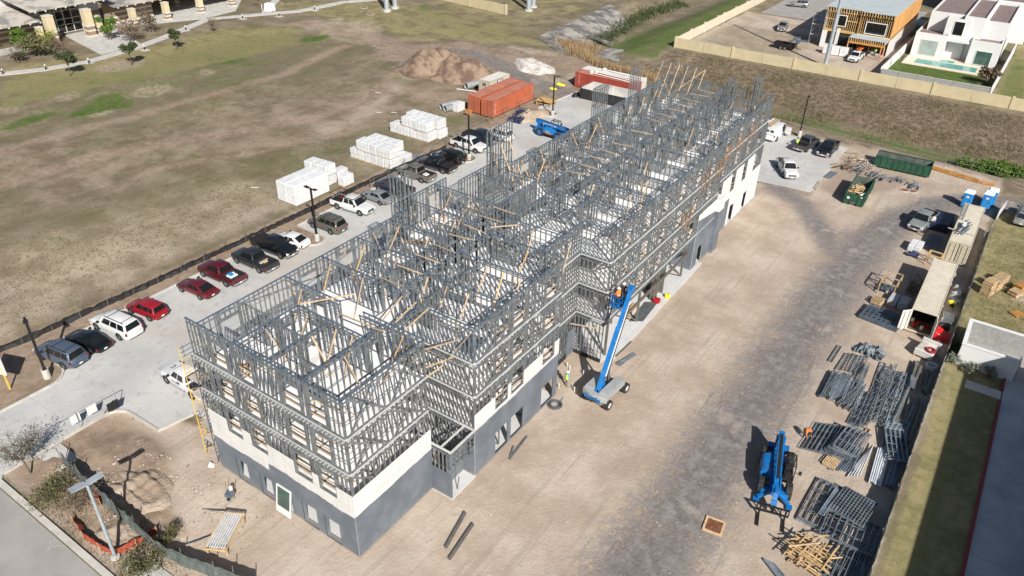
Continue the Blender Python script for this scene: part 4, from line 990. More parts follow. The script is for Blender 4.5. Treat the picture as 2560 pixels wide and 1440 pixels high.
for k, (x, y, c, h) in enumerate(((-1.4,75.6,'red',.38),(-.6,75.4,'plastic_white',.38),(-1.0,76.1,'red',.4),(-.2,75.9,'red',.36),(-1.6,76.5,'plastic_white',.36))):
    tag(MB().cyl((x,y,.28),(x,y,.28+h),.15,.17,12).build('bucket', M(c)), ('red','white','red','red','white')[k]+' bucket standing just inside the open container doors', 'bucket', 'red buckets in the container' if c == 'red' else 'white buckets in the container')
mb = MB()
for k in range(14): mb.bar((rnd.uniform(-1.6,.2), rnd.uniform(76.5,79), .35+rnd.random()*.8), (rnd.uniform(-1.6,.2), rnd.uniform(77,80), .3+rnd.random()*.9), .3, .2)
tag(mb.build('tool_heap', M('dark')), 'dark heap of tools deep inside the open container', 'tool heap')

# ------------------------------------------------------------------ wrapped bales
def make_bale(w=1.22, d=1.85, h=1.5):
    t = thing('wrapped_bale', 'x', 'bale'); o = MB().b(-w/2, w/2, -d/2, d/2, .08, h-.04).build('wrapped_block', M('white_wrap'), t); bevel(o, .05, 2)
    s = MB()
    for k in (-.3, .3): s.b(-w/2-.006, w/2+.006, k*d-.025, k*d+.025, .07, h-.032)
    s.b(-w/2-.008, w/2+.008, -d/2-.008, d/2+.008, .52*h-.02, .52*h+.02)
    for sx in (-1, 1): s.b(sx*w*.25-.025, sx*w*.25+.025, -d/2-.007, d/2+.007, .07, h-.034)
    s.build('strap', M('wrap_strap'), t)
    MB().b(-w/2, w/2, -d/2, -d/2+.1, 0, .08).b(-w/2, w/2, d/2-.1, d/2, 0, .08).b(-w/2, w/2, -.05, .05, 0, .08).build('bearer', M('pallet'), t)
    return t
bale0 = make_bale(); b_used = [False]
def bale(x, y, z, label, group):
    t = bale0 if not b_used[0] else copy_tree(bale0); b_used[0] = True
    t.location = (x, y, z); t.rotation_euler = (0, 0, R(rnd.uniform(-2.5, 2.5))); t['label'] = label; t['group'] = group
ORD = ['leftmost','second','third','fourth','fifth','sixth']; RW2 = ['near','rear']
for row, (y, x0, nb, ntop) in enumerate(((74.0,-77.2,6,5),(76.1,-76.6,6,4))):
    for k in range(nb): bale(x0+k*1.34, y, 0, '%s white bale of the bottom %s row in the middle bale stack' % (ORD[k], RW2[row]), 'bottom bales of the middle stack')
    for k in range(ntop): bale(x0+(nb-ntop)*1.34*(1 if row == 0 else .4)+k*1.34, y+rnd.uniform(-.1,.1), 1.5, '%s white bale of the top %s row in the middle bale stack' % (ORD[k], RW2[row]), 'top bales of the middle stack')
for row, (y, x0, nb, ntop) in enumerate(((85.2,-79.6,6,4),(87.3,-79.0,6,5))):
    for k in range(nb): bale(x0+k*1.34, y, 0, '%s white bale of the bottom %s row in the farthest bale stack' % (ORD[k], RW2[row]), 'bottom bales of the far stack')
    for k in range(ntop): bale(x0+(nb-ntop)*1.34*(.9 if row == 0 else .8)+k*1.34, y+rnd.uniform(-.1,.1), 1.5, '%s white bale of the top %s row in the farthest bale stack' % (ORD[k], RW2[row]), 'top bales of the far stack')
for k in range(3):
    bale(-76.2+k*1.34, 64.4+.1*k, 0, ORD[k]+' white bale at the bottom behind the long wrapped blocks', 'bottom bales of the near stack'); bale(-76.1+k*1.34, 64.4+.1*k, 1.5, ORD[k]+' white bale on top behind the long wrapped blocks', 'top bales of the near stack')
bale(-73.6, 66.9, 0, 'lone white wrapped bale at the back of the nearest stack', 'bale at the back'); bale(-71.6, 66.0, 0, 'lone white wrapped bale nearest the kerb beside the silt fence', 'bale by the kerb')
bale(-77.6, 98.6, 0, 'white wrapped bale beside the end of the orange containers', 'bale by the containers')
for k, (x, lb) in enumerate(((-74.4,'long white wrapped block on the field side of its pair'),(-72.6,'long white wrapped block on the lot side of its pair'))):
    t = thing('wrapped_block', lb, 'wrapped block', (x, 60.2, 0)); o = MB().b(-.85,.85,-2.9,2.9,0,2.7).build('sheeting', M('white_wrap'), t); bevel(o, .07, 2)
    MB().b(-.86,.86,-2.91,2.91,1.33,1.36).b(-.87,.87,-.03,.03,0,2.72).build('seam', M('plastic_white'), t)

# ------------------------------------------------------------------ skips
def dumpster(label, x, y, rz, L, W_, H):
    t = thing('dumpster', label, 'dumpster', (x, y, 0), rz); w = W_/2; l = L/2; g = M('dump_green')
    for s in (-1, 1):
        o = MB().b(-l, l, s*w-.03, s*w+.03, .18, H).build('side_wall', g, t); r_ = MB(); n = int(L/.8)
        for k in range(n+1): r_.b(-l+k*L/n-.05, -l+k*L/n+.05, s*w+(.03 if s > 0 else -.10), s*w+(.10 if s > 0 else -.03), .18, H-.05)
        r_.b(-l-.05, l+.05, s*w-.07, s*w+.07, H-.06, H+.05); r_.build('rib', g, o)
    MB().b(l-.03, l+.03, -w+.03, w-.03, .18, H).b(l+.03, l+.08, -.35, .35, .25, H-.1).build('rear_gate', g, t)
    MB().b(-l-.03, -l+.03, -w+.03, w-.03, .6, H).b(-l-.03, -l+.03, -w+.03, -.42, .12, .6).b(-l-.03, -l+.03, .42, w-.03, .12, .6).b(-l-.12, -l-.03, -.5, -.42, .1, H).b(-l-.12, -l-.03, .42, .5, .1, H).b(-l-.12, -l-.03, -w, -w+.1, .1, H).b(-l-.12, -l-.03, w-.1, w, .1, H).b(-l-.1, -l-.03, -.42, .42, .6, .7).build('front_wall', g, t)
    MB().b(-l+.04, l-.04, -w+.04, w-.04, .18, .26).build('floor', M('dump_in'), t)
    MB().b(-l+.035, l-.035, -w+.033, -w+.043, .26, H-.02).b(-l+.035, l-.035, w-.043, w-.033, .26, H-.02).b(l-.043, l-.033, -w+.05, w-.05, .26, H-.02).b(-l+.033, -l+.043, -w+.05, w-.05, .26, H-.02).build('lining', M('dump_in'), t)
    MB().b(-l, l, -.6, -.45, 0, .18).b(-l, l, .45, .6, 0, .18).build('skid', M('black_metal'), t)
    MB().b(-l-.135, -l-.125, w-.62, w-.28, H-.75, H-.45).b(-l-.135, -l-.125, -w+.2, -w+.5, H-.3, H-.2).build('number_sticker', M('white_paint'), t)
    return t
dumpster('green dumpster heaped with yellow timber scraps', -13.7, 104.9, R(92), 6.6, 2.4, 1.6)
dumpster('long green dumpster with an empty pale floor along the far fence', -10.7, 118.6, R(2), 7.4, 2.5, 1.75)
for k in range(46):
    a, b_ = rnd.uniform(0, 3.14), rnd.uniform(-.4,.4); l = rnd.uniform(.3,.8); x, y, z = -13.9+rnd.gauss(0,.42), 104.6+rnd.gauss(0,.9), .9+rnd.random()*.75
    z = .8+.9*max(0, 1-((x+13.9)/.9)**2-((y-104.6)/2.2)**2)*rnd.uniform(.5,1)
    tag(MB().bar((x-l*math.cos(a), y-l*math.sin(a), z-b_*l*.5), (x+l*math.cos(a), y+l*math.sin(a), z+b_*l*.5), .12, .05).build('timber_scrap', M(rnd.choice(('timber_new','timber','timber_new')))), 'yellow timber offcut heaped in the green dumpster', 'timber scrap', 'timber scraps in the dumpster')
mb = MB()
for k in range(5): mb.cyl((-13.2+.1*k, 102.6+.2*k, 1.0), (-13.0+.1*k, 102.5+.25*k, 1.35), .3, .12, 9)
tag(mb.build('rubbish_bag', M('plastic_white'), smooth=50), 'white rubbish bag at the near end of the green dumpster', 'bag')
for k in range(3): tag(MB().bar((-9.2+k*.7,118.2+.3*k,.35),(-8.5+k*.6,118.9,.9),.5,.08).build('foam_board', M('plastic_white')), 'white foam board lying in the long green dumpster', 'foam board', 'foam boards in the long dumpster')

# ------------------------------------------------------------------ portable toilets
def toilet(label, x, y, rz):
    t = thing('portable_toilet', label, 'portable toilet', (x, y, 0), rz); b_ = M('porta_blue')
    o = MB().b(-.55,.55,-.58,.58,.1,2.05).build('cabin', b_, t); bevel(o, .05, 1)
    MB().b(-.6,.6,-.62,.62,0,.1).build('base', M('rubber'), t)
    r_ = MB().loft([[(-.6,-.62,2.05),(.6,-.62,2.05),(.6,.62,2.05),(-.6,.62,2.05)],[(-.5,-.5,2.28),(.5,-.5,2.28),(.5,.5,2.28),(-.5,.5,2.28)]])
    for k in range(4): r_.b(-.45+k*.27, -.36+k*.27, -.48, .48, 2.28, 2.31)
    r_.build('roof', M('porta_roof'), t)
    d = MB().b(-.38,.38,-.605,-.585,.2,1.95).build('door', b_, t); MB().b(-.16,.16,-.615,-.606,1.45,1.68).build('sign', M('white_paint'), d); MB().b(.28,.33,-.63,-.606,1.0,1.15).build('handle', M('trim_black'), d)
    g_ = MB()
    for k in range(5): g_.b(.555,.56,-.4,.4,1.65+k*.06,1.68+k*.06)
    g_.build('vent', M('trim_black'), t); return t
toilet('blue portable toilet standing alone on the gravel bend', -1.2, 110.6, R(-4)); toilet('blue portable toilet nearest the fence corner, in front of its twin', 1.0, 111.7, R(-3)); toilet('blue portable toilet half hidden behind another at the fence corner', 1.35, 113.3, R(3))

# ------------------------------------------------------------------ lamps of the lot
def lot_lamp(label, x, y, heads, h=6.75, base=True):
    t = thing('lamp_post', label, 'lamp post', (x, y, 0))
    if base: MB().cyl((0,0,0),(0,0,.95),.33,.31,16).build('base', M('kerb'), t, smooth=40)
    z0 = .95 if base else .05
    MB().b(-.09,.09,-.09,.09,z0,h).b(-.17,.17,-.17,.17,z0,z0+.04).build('pole', M('black_metal'), t)
    for a in heads: MB().bar((0,0,h-.12),(.75*math.cos(a),.75*math.sin(a),h-.08),.1,.08).bar((.35*math.cos(a),.35*math.sin(a),h-.06),(.95*math.cos(a),.95*math.sin(a),h-.02),.38,.09).build('lamp_head', M('black_metal'), t)
    return t
lot_lamp('black lamp post on a pale square base by the blue grey car', -63.4, 20.7, [R(-20)], 6.5)
lot_lamp('black lamp post with twin heads on the kerbed island by the tan car', -63.0, 52.6, [R(0), R(180)], 6.8)
lot_lamp('black lamp post beside the white pickup and the wrapped bales', -63.5, 82.9, [R(180)], 6.8)
lot_lamp('black lamp post by the blue telehandler and the sand heap', -63.7, 106.4, [R(20)], 6.8)
lot_lamp('black lamp post behind the grey pickup at the far right lot', -27.1, 122.9, [R(90)], 6.4)
# street lamp at the near corner
t = thing('street_lamp', 'tall grey street lamp with two flat heads by the near street', 'street lamp', (-40.81, 13.18, 0))
MB().cyl((0,0,0),(0,0,7.25),.13,.09,12).build('pole', M('pole_steel'), t, smooth=40); MB().cyl((0,0,0),(0,0,.14),.3,n=14).build('base', M('kerb'), t)
for s in (-1, 1): MB().bar((.03*s,.05*s,7.2),(.12*s,1.0*s,7.28),.5,.08,(0,0,1)).build('lamp_head', M('pole_steel'), t)

# ------------------------------------------------------------------ fences
def cloth_fence(name, label, line, h, material, seed, post_h=None, posts='steel_olive', bay=2.4, wob=.12, lean=.25, cat='fence'):
    r = random.Random(seed); t = thing(name, label, cat, (line[0][0], line[0][1], 0)); o0 = Vector((line[0][0], line[0][1], 0))
    pts = []
    for a, b_ in zip(line, line[1:]):
        a, b_ = Vector((*a, 0)), Vector((*b_, 0)); n = max(1, round((b_-a).length/bay))
        pts += [a+(b_-a)*k/n for k in range(n)]
    pts.append(Vector((*line[-1], 0)))
    for i, (a, b_) in enumerate(zip(pts, pts[1:])):
        d = (b_-a).normalized(); nn = Vector((-d.y, d.x, 0)); mb = MB(); cols = []
        for k in range(7):
            e = k/6; p_ = a+(b_-a)*e-o0; sag = math.sin(e*math.pi); off = [r.uniform(-wob, wob)*sag for _ in range(3)]
            zg = float(zt(a.x, a.y))
            hh = h*(1-.12*sag*r.random()); cols.append([p_+nn*off[0]+Vector((0,0,zg)), p_+nn*(off[1]+lean*.4*sag)+Vector((0,0,zg+hh*.5)), p_+nn*off[2]+Vector((0,0,zg+hh))])
        for c0, c1 in zip(cols, cols[1:]):
            for j in (0, 1): mb.q(c0[j], c1[j], c1[j+1], c0[j+1])
        mb.build('fabric', material, t, smooth=80)
    ph = post_h or h+.3
    for p_ in pts:
        zg = float(zt(p_.x, p_.y)); tilt = Vector((r.uniform(-.1,.1), r.uniform(-.1,.1), 0))*ph
        MB().bar(p_-o0+Vector((0,0,zg-.1)), p_-o0+tilt+Vector((0,0,zg+ph)), .045, .045).build('post', M(posts), t)
    return t
cloth_fence('silt_fence', 'low black silt fence along the field edge of the parking lot', [(-72.5,8),(-70.2,22),(-69.6,36),(-69.3,56),(-69.2,72),(-68.6,84)], .75, M('silt'), 3, 1.5, 'steel_olive', 3.0, .18)
cloth_fence('screen_fence', 'long pale grey screen fence down the right edge of the yard', [(2.0,30),(2.05,60),(2.3,82),(2.45,104)], 1.75, M('fence_mesh_grey'), 5, 1.8, 'galv_pipe', 2.6, .06, .1)
cloth_fence('screen_fence', 'sagging dark grey screen fence along the near street verge', px2w([(163,1165),(205,1205),(250,1250),(300,1297),(345,1337),(400,1387),(460,1417),(540,1447),(640,1485)]), 1.5, M('fence_mesh_dark'), 8, 1.9, 'steel_olive', 1.9, .1, .4)
cloth_fence('safety_net', 'sagging orange safety net around the base of the street lamp', px2w([(182,1300),(210,1345),(250,1372),(290,1390),(340,1362),(392,1330)]), .7, M('orange_net'), 11, .8, 'timber', 1.9, .07, .7, cat='net')
cloth_fence('safety_net', 'short torn orange safety net lying by the dug up bank', px2w([(243,1245),(255,1268)]), .8, M('orange_net'), 12, .9, 'timber', 1.3, .2, .4, cat='net')
def wire_fence(label, line, h, n):
    t = thing('wire_fence', label, 'fence', (line[0][0], line[0][1], 0)); o0 = Vector((line[0][0], line[0][1], 0)); P2 = []
    L = [math.dist(a, b_) for a, b_ in zip(line, line[1:])]; tot = sum(L)
    for k in range(n+1):
        s = tot*k/n; i = 0
        while i < len(L)-1 and s > L[i]: s -= L[i]; i += 1
        e = s/L[i]; P2.append(Vector((line[i][0]+(line[i+1][0]-line[i][0])*e, line[i][1]+(line[i+1][1]-line[i][1])*e, 0)))
    for p_ in P2: MB().bar(p_-o0, p_-o0+Vector((rnd.uniform(-.1,.1), rnd.uniform(-.1,.1), h)), .07, .07).build('post', M('steel_olive'), t)
    for z in (.5, h*.6, h-.1): MB().tube([p_-o0+Vector((0,0,z)) for p_ in P2], .012, 4).build('wire', M('galv_pipe'), t)
    return t
wire_fence('thin wire fence with dark posts along the far drainage ditch', px2w([(1975,310),(2100,352),(2250,392),(2420,432),(2560,470)]), 1.9, 10)
wire_fence('thin wire fence between the sand heap and the orange containers', px2w([(1180,330),(1245,300),(1330,262),(1400,222)]), 1.9, 6)
wire_fence('thin wire fence posts beside the far bale stacks', px2w([(925,470),(1040,410),(1150,345)]), 1.7, 6)
# drive gate with two blank boards
ga, gb = Vector((-54.9,15.6,0)), Vector((-54.5,22.0,0)); t = thing('site_gate', 'open tubular drive gate with two blank white boards', 'gate', ga)
MB().tube([(0,0,.1),(0,0,1.9),(gb-ga)+Vector((0,0,1.9)),(gb-ga)+Vector((0,0,.1))], .03, 6).bar((0,0,.12),(gb-ga)+Vector((0,0,.12)),.05,.05).bar((.2,3.2,.1),(.2,3.2,1.9),.05,.05).build('frame', M('galv_pipe'), t)
for y0, y1 in ((2.7,3.5),(4.1,4.9)): MB().b(.0,.05,y0,y1,.7,1.5).build('board', M('white_paint'), t)
MB().bar((.1,5.2,.1),(1.1,5.9,1.7),.05,.05).b(.95,1.0,5.3,6.3,.7,1.5).build('leaf', M('dark'), t)
# ------------------------------------------------------------------ machines
def wheel(parent, x, y, r, w, side, lug=False, rim='rim'):
    """wheel with axle along local y; side = +1 / -1 is the outer face"""
    h = link('wheel', None, parent, (x, y, r))
    t = MB().ring((0,0,0), r*.58, r, -w/2, w/2, 22, 'y')
    if lug:
        for k in range(14):
            a = 2*math.pi*k/14
            for s in (-1, 1): t.bar((math.cos(a+s*.1)*(r-.01), s*w*.5, math.sin(a+s*.1)*(r-.01)), (math.cos(a)*(r+.025), s*w*.06, math.sin(a)*(r+.025)), .07, .06)
    t.build('tyre', M('rubber'), h, smooth=35, fix=True)
    d = MB().cyl((0,-w*.42,0),(0,w*.42,0), r*.6, n=18)
    for k in range(5):
        a = 2*math.pi*k/5; d.bar((math.cos(a)*r*.12, side*w*.46, math.sin(a)*r*.12), (math.cos(a)*r*.55, side*w*.44, math.sin(a)*r*.55), r*.16, .02, (0,1,0))
    d.cyl((0,side*w*.42,0),(0,side*w*.5,0), r*.16, n=10).build('rim', M(rim), h, smooth=35)
    return h
# boom lift ---------------------------------------------------------
bl = thing('boom_lift', 'blue and grey boom lift reaching up beside the steel frame', 'boom lift', (-21.75, 48.0, 0), R(90-3))
mb = MB().b(-1.5,1.5,-.75,.75,.35,.75).b(-1.75,-1.35,-1.0,1.0,.3,.6).b(1.35,1.75,-1.0,1.0,.3,.6); mb.build('chassis', M('genie_grey'), bl)
for x in (-1.5, 1.45):
    for y in (-1.12, 1.12): wheel(bl, x, y, .47, .38, 1 if y > 0 else -1, rim='galv_light')
MB().cyl((0,0,.75),(0,0,1.0),.7,n=20).build('slewing_ring', M('dark'), bl)
# turntable: two long hoods with a curved counterweight behind
def hood(y0, y1):
    pr = [(-2.05,1.0),(-2.1,1.25),(-2.0,1.62),(-1.7,1.75),(.9,1.72),(1.15,1.55),(1.2,1.0)]
    m_ = MB(); m_.loft([[(x, y, z) for x, z in pr] for y in (y0, y1)]); return m_
for y0, y1 in ((-1.18,-.28),(.28,1.18)): bevel(hood(y0, y1).build('hood', M('genie_grey'), bl, fix=True), .07, 2)
cw = MB().loft([[(-2.32+.30*abs(y/1.2)**2, y, .95),(-2.36+.30*abs(y/1.2)**2, y, 1.3),(-2.28+.3*abs(y/1.2)**2, y, 1.6),(-1.9, y, 1.62),(-1.9, y, .95)] for y in (-1.2,-.8,-.4,0,.4,.8,1.2)])
cwo = cw.build('counterweight', M('genie_grey'), bl, smooth=35, fix=True)
letters('Genie', .62, M('genie_blue'), bl, face_m((-2.42, 0, 1.27), (-1,0,.05)), .05, sx=1.12)
tr = MB()
for k in range(17): tr.add([(-2.34+.3*abs((-1.12+k*.14)/1.2)**2,-1.19+k*.14,.955),(-2.34+.3*abs((-1.12+k*.14)/1.2)**2,-1.05+k*.14,.955),(-2.34+.3*abs((-1.12+k*.14)/1.2)**2,-1.12+k*.14,.85)], [(0,1,2)])
tr.build('warning_teeth', M('dark'), bl)
MB().b(-1.6,.9,-.28,.28,1.0,1.35).build('boom_well', M('dark'), bl)
p0 = Vector((-1.15, 0, 1.95)); tip = Vector((3.9, -.95+0.0, 8.95)); tip = Vector((3.9, .72, 8.95))
dirb = (tip-p0).normalized()
MB().bar((-1.75,-.2,1.2),p0,.12,.3).bar((-1.75,.2,1.2),p0,.12,.3).bar((-.7,-.2,1.1),p0+dirb*.8,.1,.2).bar((-.7,.2,1.1),p0+dirb*.8,.1,.2).build('pivot_frame', M('genie_blue'), bl)
MB().bar(p0-dirb*.5, p0+dirb*5.2, .42, .50).build('boom', M('genie_blue'), bl); MB().bar(p0+dirb*5.2, tip, .34, .40).build('boom_section', M('genie_blue'), bl)
sd = dirb.cross(Vector((0,0,1))).normalized()
MB().bar(p0+dirb*.8+sd*.25, p0+dirb*7.6+sd*.25, .08, .12).build('cable_tray', M('galv_light'), bl); MB().bar(p0+dirb*.6+sd*.33, p0+dirb*7.3+sd*.33, .05, .08).build('hose', M('dark'), bl)
MB().cyl((.4,0,1.2), p0+dirb*2.6-Vector((0,0,.3)), .1, n=8).build('lift_cylinder', M('chrome'), bl)
bk = Vector((3.6, 1.5, 7.3))
MB().bar(tip, tip+Vector((.05,.25,-.5)), .3, .35).bar(tip+Vector((.05,.25,-.5)), bk+Vector((0,-.4,.3)), .22, .22).b(tip.x-.25,tip.x+.25,tip.y-.2,tip.y+.25,tip.z-.2,tip.z+.25).build('jib', M('genie_blue'), bl)
cg = MB(); x0, x1, y0, y1, z0 = bk.x-.95, bk.x+.95, bk.y-.45, bk.y+.45, bk.z
for z in (.05, .55, 1.1): cg.tube([(x0,y0,z0+z),(x1,y0,z0+z),(x1,y1,z0+z),(x0,y1,z0+z),(x0,y0,z0+z)], .03, 6)
for k in range(5):
    for y in (y0, y1): cg.bar((x0+k*.475,y,z0+.05),(x0+k*.475,y,z0+1.1),.04,.04)
for y in (bk.y,):
    for x in (x0, x1): cg.bar((x,y,z0+.05),(x,y,z0+1.1),.04,.04)
cg.b(x0,x1,y0,y1,z0,z0+.05).build('basket', M('genie_blue'), bl); MB().b(bk.x-.3,bk.x+.3,y0-.05,y0+.12,z0+.95,z0+1.25).build('control_box', M('dark'), bl)
BASKET = bl.matrix_basis @ Vector((0,0,0)); 
def lift_pt(v): 
    a = R(87); c_, s_ = math.cos(a), math.sin(a); return Vector((-21.75+c_*v[0]-s_*v[1], 48.0+s_*v[0]+c_*v[1], v[2]))

# telehandlers ------------------------------------------------------
def telehandler(label, x, y, rz, text=True):
    t = thing('telehandler', label, 'telehandler', (x, y, 0), rz); B = M('genie_blue')
    for wx in (-1.75, 1.65):
        for wy in (-1.0, 1.0): wheel(t, wx, wy, .66, .44, 1 if wy > 0 else -1, True, 'genie_blue')
    MB().b(-2.6,2.3,-.42,.42,.55,1.0).b(-2.9,-2.4,-.8,.8,.6,1.15).b(2.0,2.35,-1.0,1.0,.5,.9).b(-1.9,-1.6,-.8,.8,.5,.75).b(1.5,1.8,-.8,.8,.5,.75).build('chassis', B, t)
    h_ = MB().loft([[(-1.1,-1.22,.75),(1.0,-1.22,.75),(1.0,-.42,.75),(-1.1,-.42,.75)],[(-1.1,-1.22,1.4),(.95,-1.22,1.25),(.95,-.42,1.45),(-1.1,-.42,1.6)],[(-.95,-1.05,1.6),(.7,-1.05,1.42),(.7,-.48,1.55),(-.95,-.48,1.72)]]).build('engine_hood', B, t, fix=True); bevel(h_, .05, 2)
    MB().b(-1.0,.9,-1.2,-.45,.5,.75).build('fuel_tank', M('dark'), t)
    MB().b(-.6,.55,-1.24,-1.225,.78,.95).build('warning_sticker', M('timber_orange'), t)
    c_ = MB()
    for px_ in (-.75,.75):
        for py_ in (.5,1.2): c_.bar((px_,py_,.9),(px_*.85,py_,2.35),.07,.07)
    c_.bar((-.64,.5,2.35),(-.64,1.2,2.35),.08,.07).bar((.64,.5,2.35),(.64,1.2,2.35),.08,.07).bar((-.64,.5,2.35),(.64,.5,2.35),.07,.07).bar((-.64,1.2,2.35),(.64,1.2,2.35),.07,.07)
    for k in range(4): c_.bar((-.4+k*.27,.5,2.36),(-.4+k*.27,1.2,2.36),.04,.04)
    c_.build('cab_frame', M('black_metal'), t); MB().b(-.75,.75,.48,1.22,.6,.98).b(-.3,.25,.65,1.05,.98,1.2).b(-.35,-.2,.65,1.05,1.2,1.75).b(.45,.65,.6,1.1,.98,1.5).build('cab', M('dark'), t)
    MB().bar((.5,1.2,1.6),(.55,1.55,1.65),.04,.04).b(.48,.62,1.5,1.7,1.55,1.85).build('mirror', M('trim_black'), t)
    a0, a1 = Vector((-2.75,0,2.0)), Vector((2.2,0,1.72)); d_ = (a1-a0).normalized()
    MB().bar((-2.5,-.3,1.0),(-2.6,-.3,2.1),.12,.5).bar((-2.5,.3,1.0),(-2.6,.3,2.1),.12,.5).build('boom_tower', B, t)
    MB().bar(a0-d_*.4, a1, .44, .58).build('boom', B, t); MB().bar(a0+Vector((0,0,.30)), a1+Vector((-.2,0,.30)), .24, .06).build('hose_track', M('dark'), t)
    MB().bar(a1, a1+d_*.5, .36, .46).build('boom_section', B, t)
    n0 = a1+d_*.4; MB().bar(n0, n0+Vector((.75,0,-.65)), .34, .34).bar(n0+Vector((.75,0,-.65)), n0+Vector((.95,0,-.95)), .42, .3).b(n0.x+.2,n0.x+.6,-.12,.12,n0.z-.05,n0.z+.3).build('boom_nose', B, t)
    k_ = MB()
    for s in (-1, 1): k_.bar((a1.x-.3,s*.22,a1.z+.36),(n0.x+.4,s*.2,n0.z+.2),.09,.09)
    k_.build('tilt_link', B, t)
    for s in (-1, 1): MB().bar((2.25,s*.35,.75),(2.65,s*1.15,.3),.26,.22).b(2.45,2.95,s*1.2-.22,s*1.2+.22,.06,.16).build('outrigger', B, t)
    f = MB(); fx = n0.x+1.0
    fx += .35; f.b(fx,fx+.1,-1.15,1.15,.95,1.08).b(fx,fx+.1,-1.15,1.15,.35,.47).b(fx-.55,fx,-.12,.12,.5,.7)
    for yy in (-1.12,-.55,0,.55,1.12): f.b(fx,fx+.08,yy-.04,yy+.04,.35,1.08)
    f.build('fork_carriage', M('black_metal'), t)
    for yy in (-.9,.9): MB().b(fx+.1,fx+.17,yy-.07,yy+.07,.08,1.05).b(fx+.17,fx+1.35,yy-.07,yy+.07,.08,.14).build('fork', M('black_metal'), t)
    if text:
        for s in (-1, 1):
            mm = a0+d_*2.3+Vector((0, s*.225, .0)); q_ = face_m(mm, (0,s,0)); letters('Genie GTH-1056', .36, M('white_paint'), t, q_ @ Matrix.Rotation(math.atan2(d_.z, d_.x)*(1 if s < 0 else -1), 4, 'Z'), .006)
        letters('Genie', .34, M('white_paint'), t, face_m((-.2,-1.235,1.15), (0,-1,0)), .006)
    return t
telehandler('blue telehandler with forks lowered beside the steel stacks', -6.2, 46.9, math.atan2(-7.5, 2.0))
telehandler('blue telehandler with white lettering parked by the sand heap', -58.6, 98.2, R(-3))

# ------------------------------------------------------------------ loose steel along the fence
def truss_mesh(L, d, pitch, w=.06, zig=True):
    mb = MB().b(-w/2,w/2,-L/2,L/2,0,.07).b(d-w/2,d+w/2,-L/2,L/2,0,.07); y = -L/2+.03; s = 0
    while y+pitch <= L/2:
        if zig: mb.bar((w/2 if not s else d-w/2, y, .035),(d-w/2 if not s else w/2, y+pitch, .035),.045,.05); s ^= 1
        else: mb.bar((w/2,y,.035),(d-w/2,y,.035),.05,.05)
        y += pitch
    mb.bar((0,-L/2+.03,.035),(d,-L/2+.03,.035),.05,.06).bar((0,L/2-.03,.035),(d,L/2-.03,.035),.05,.06)
    return mb.mesh('steel_truss', M('galv_loose'))
def lay(me, name, x, y, z, rz, label, cat, group, tilt=0.0):
    o = link(name, me, None, (x, y, z)); o.rotation_euler = (0, tilt, rz); return tag(o, label, cat, group)
T1 = truss_mesh(4.1, .34, .45); T2 = truss_mesh(5.2, .42, .5); T3 = truss_mesh(3.1, .36, .34, zig=False); T4 = truss_mesh(8.6, .45, .55)
for k in range(15):
    lay(T1, 'steel_truss', -6.2+k*.135, 61+rnd.uniform(-.25,.25)+(k*.03), .1+.02*(k % 3), R(rnd.uniform(-1.2,1.2)), 'steel truss in the left pack of closely laid trusses, '+ORDS[k]+' from left', 'steel truss', 'left pack of trusses', R(-72 if k else -10))
for k in range(9):
    lay(T1, 'steel_truss', -4.2+k*.14, 60.8+rnd.uniform(-.3,.3), .1, R(rnd.uniform(-2,2)), 'steel truss in the tight middle pack beside the left pack, '+ORDS[k]+' from left', 'steel truss', 'middle pack of trusses', R(-70))
for k in range(5): lay(T3, 'steel_truss', -5.9+k*.42, 65.4+.15*k, .05+.04*k, R(rnd.uniform(-3,3)), 'short ladder truss at the far end of the truss packs, '+ORDS[k]+' from left', 'steel truss', 'far ladder trusses', R(-35 if k < 2 else 0))
for k in range(3): lay(T3, 'steel_truss', -3.9+k*.1, 64.6-.7*k, .42+.1*k, R(-4+3*k), 'bright ladder truss lying on top of the truss packs', 'steel truss', 'top ladder trusses')
lay(T3, 'steel_truss', -4.1, 60.2, .48, R(-14), 'bright ladder truss lying askew across the left pack', 'steel truss', 'askew truss')
lay(T3, 'steel_truss', -6.85, 66.4, .03, R(-2), 'single ladder truss lying apart on the dirt', 'steel truss', 'lone truss')
for k in range(7): lay(T2, 'steel_truss', -3.1+k*.16, 59.5+rnd.uniform(-.3,.3), .05+.03*k, R(rnd.uniform(-2,2)), 'zigzag truss in the low row left of the gap, '+ORDS[k]+' from left', 'steel truss', 'low row trusses', R(-30*(k % 2)))
for k in range(12): lay(T4, 'steel_truss', -2.55+k*.22, 62.6+rnd.uniform(-1.0,.8), .06+.035*(k % 5), R(rnd.uniform(-3.5,3.5)), 'long zigzag truss in the wide cluster by the fence, '+ORDS[k]+' from left', 'steel truss', 'wide truss cluster', R(-25*(k % 3)))
lay(T2, 'steel_truss', -.9, 62.8, .33, R(-5), 'zigzag truss lying on top of the wide cluster', 'steel truss', 'top of cluster')
lay(T3, 'steel_truss', .85, 57.6, .05, R(1), 'small ladder truss lying by the fence below the olive beams', 'steel truss', 'small truss by the fence')
lay(truss_mesh(2.8,.3,.4,zig=False), 'rusty_frame', -1.75, 55.8, .03, R(-4), 'rusty brown ladder frame lying between the steel stacks', 'steel frame', None).data.materials.clear()
bpy.data.objects['rusty_frame'].data.materials.append(M('rust'))
def beam_mesh(L, w, h, material): 
    mb = MB().b(-w/2,w/2,-L/2,L/2,0,.02).b(-w/2,w/2,-L/2,L/2,h-.02,h).b(-.02,.02,-L/2,L/2,.02,h-.02); return mb.mesh('steel_beam', M(material))
OB = beam_mesh(3.6,.24,.24,'steel_olive'); OB2 = beam_mesh(5.8,.22,.22,'steel_olive')
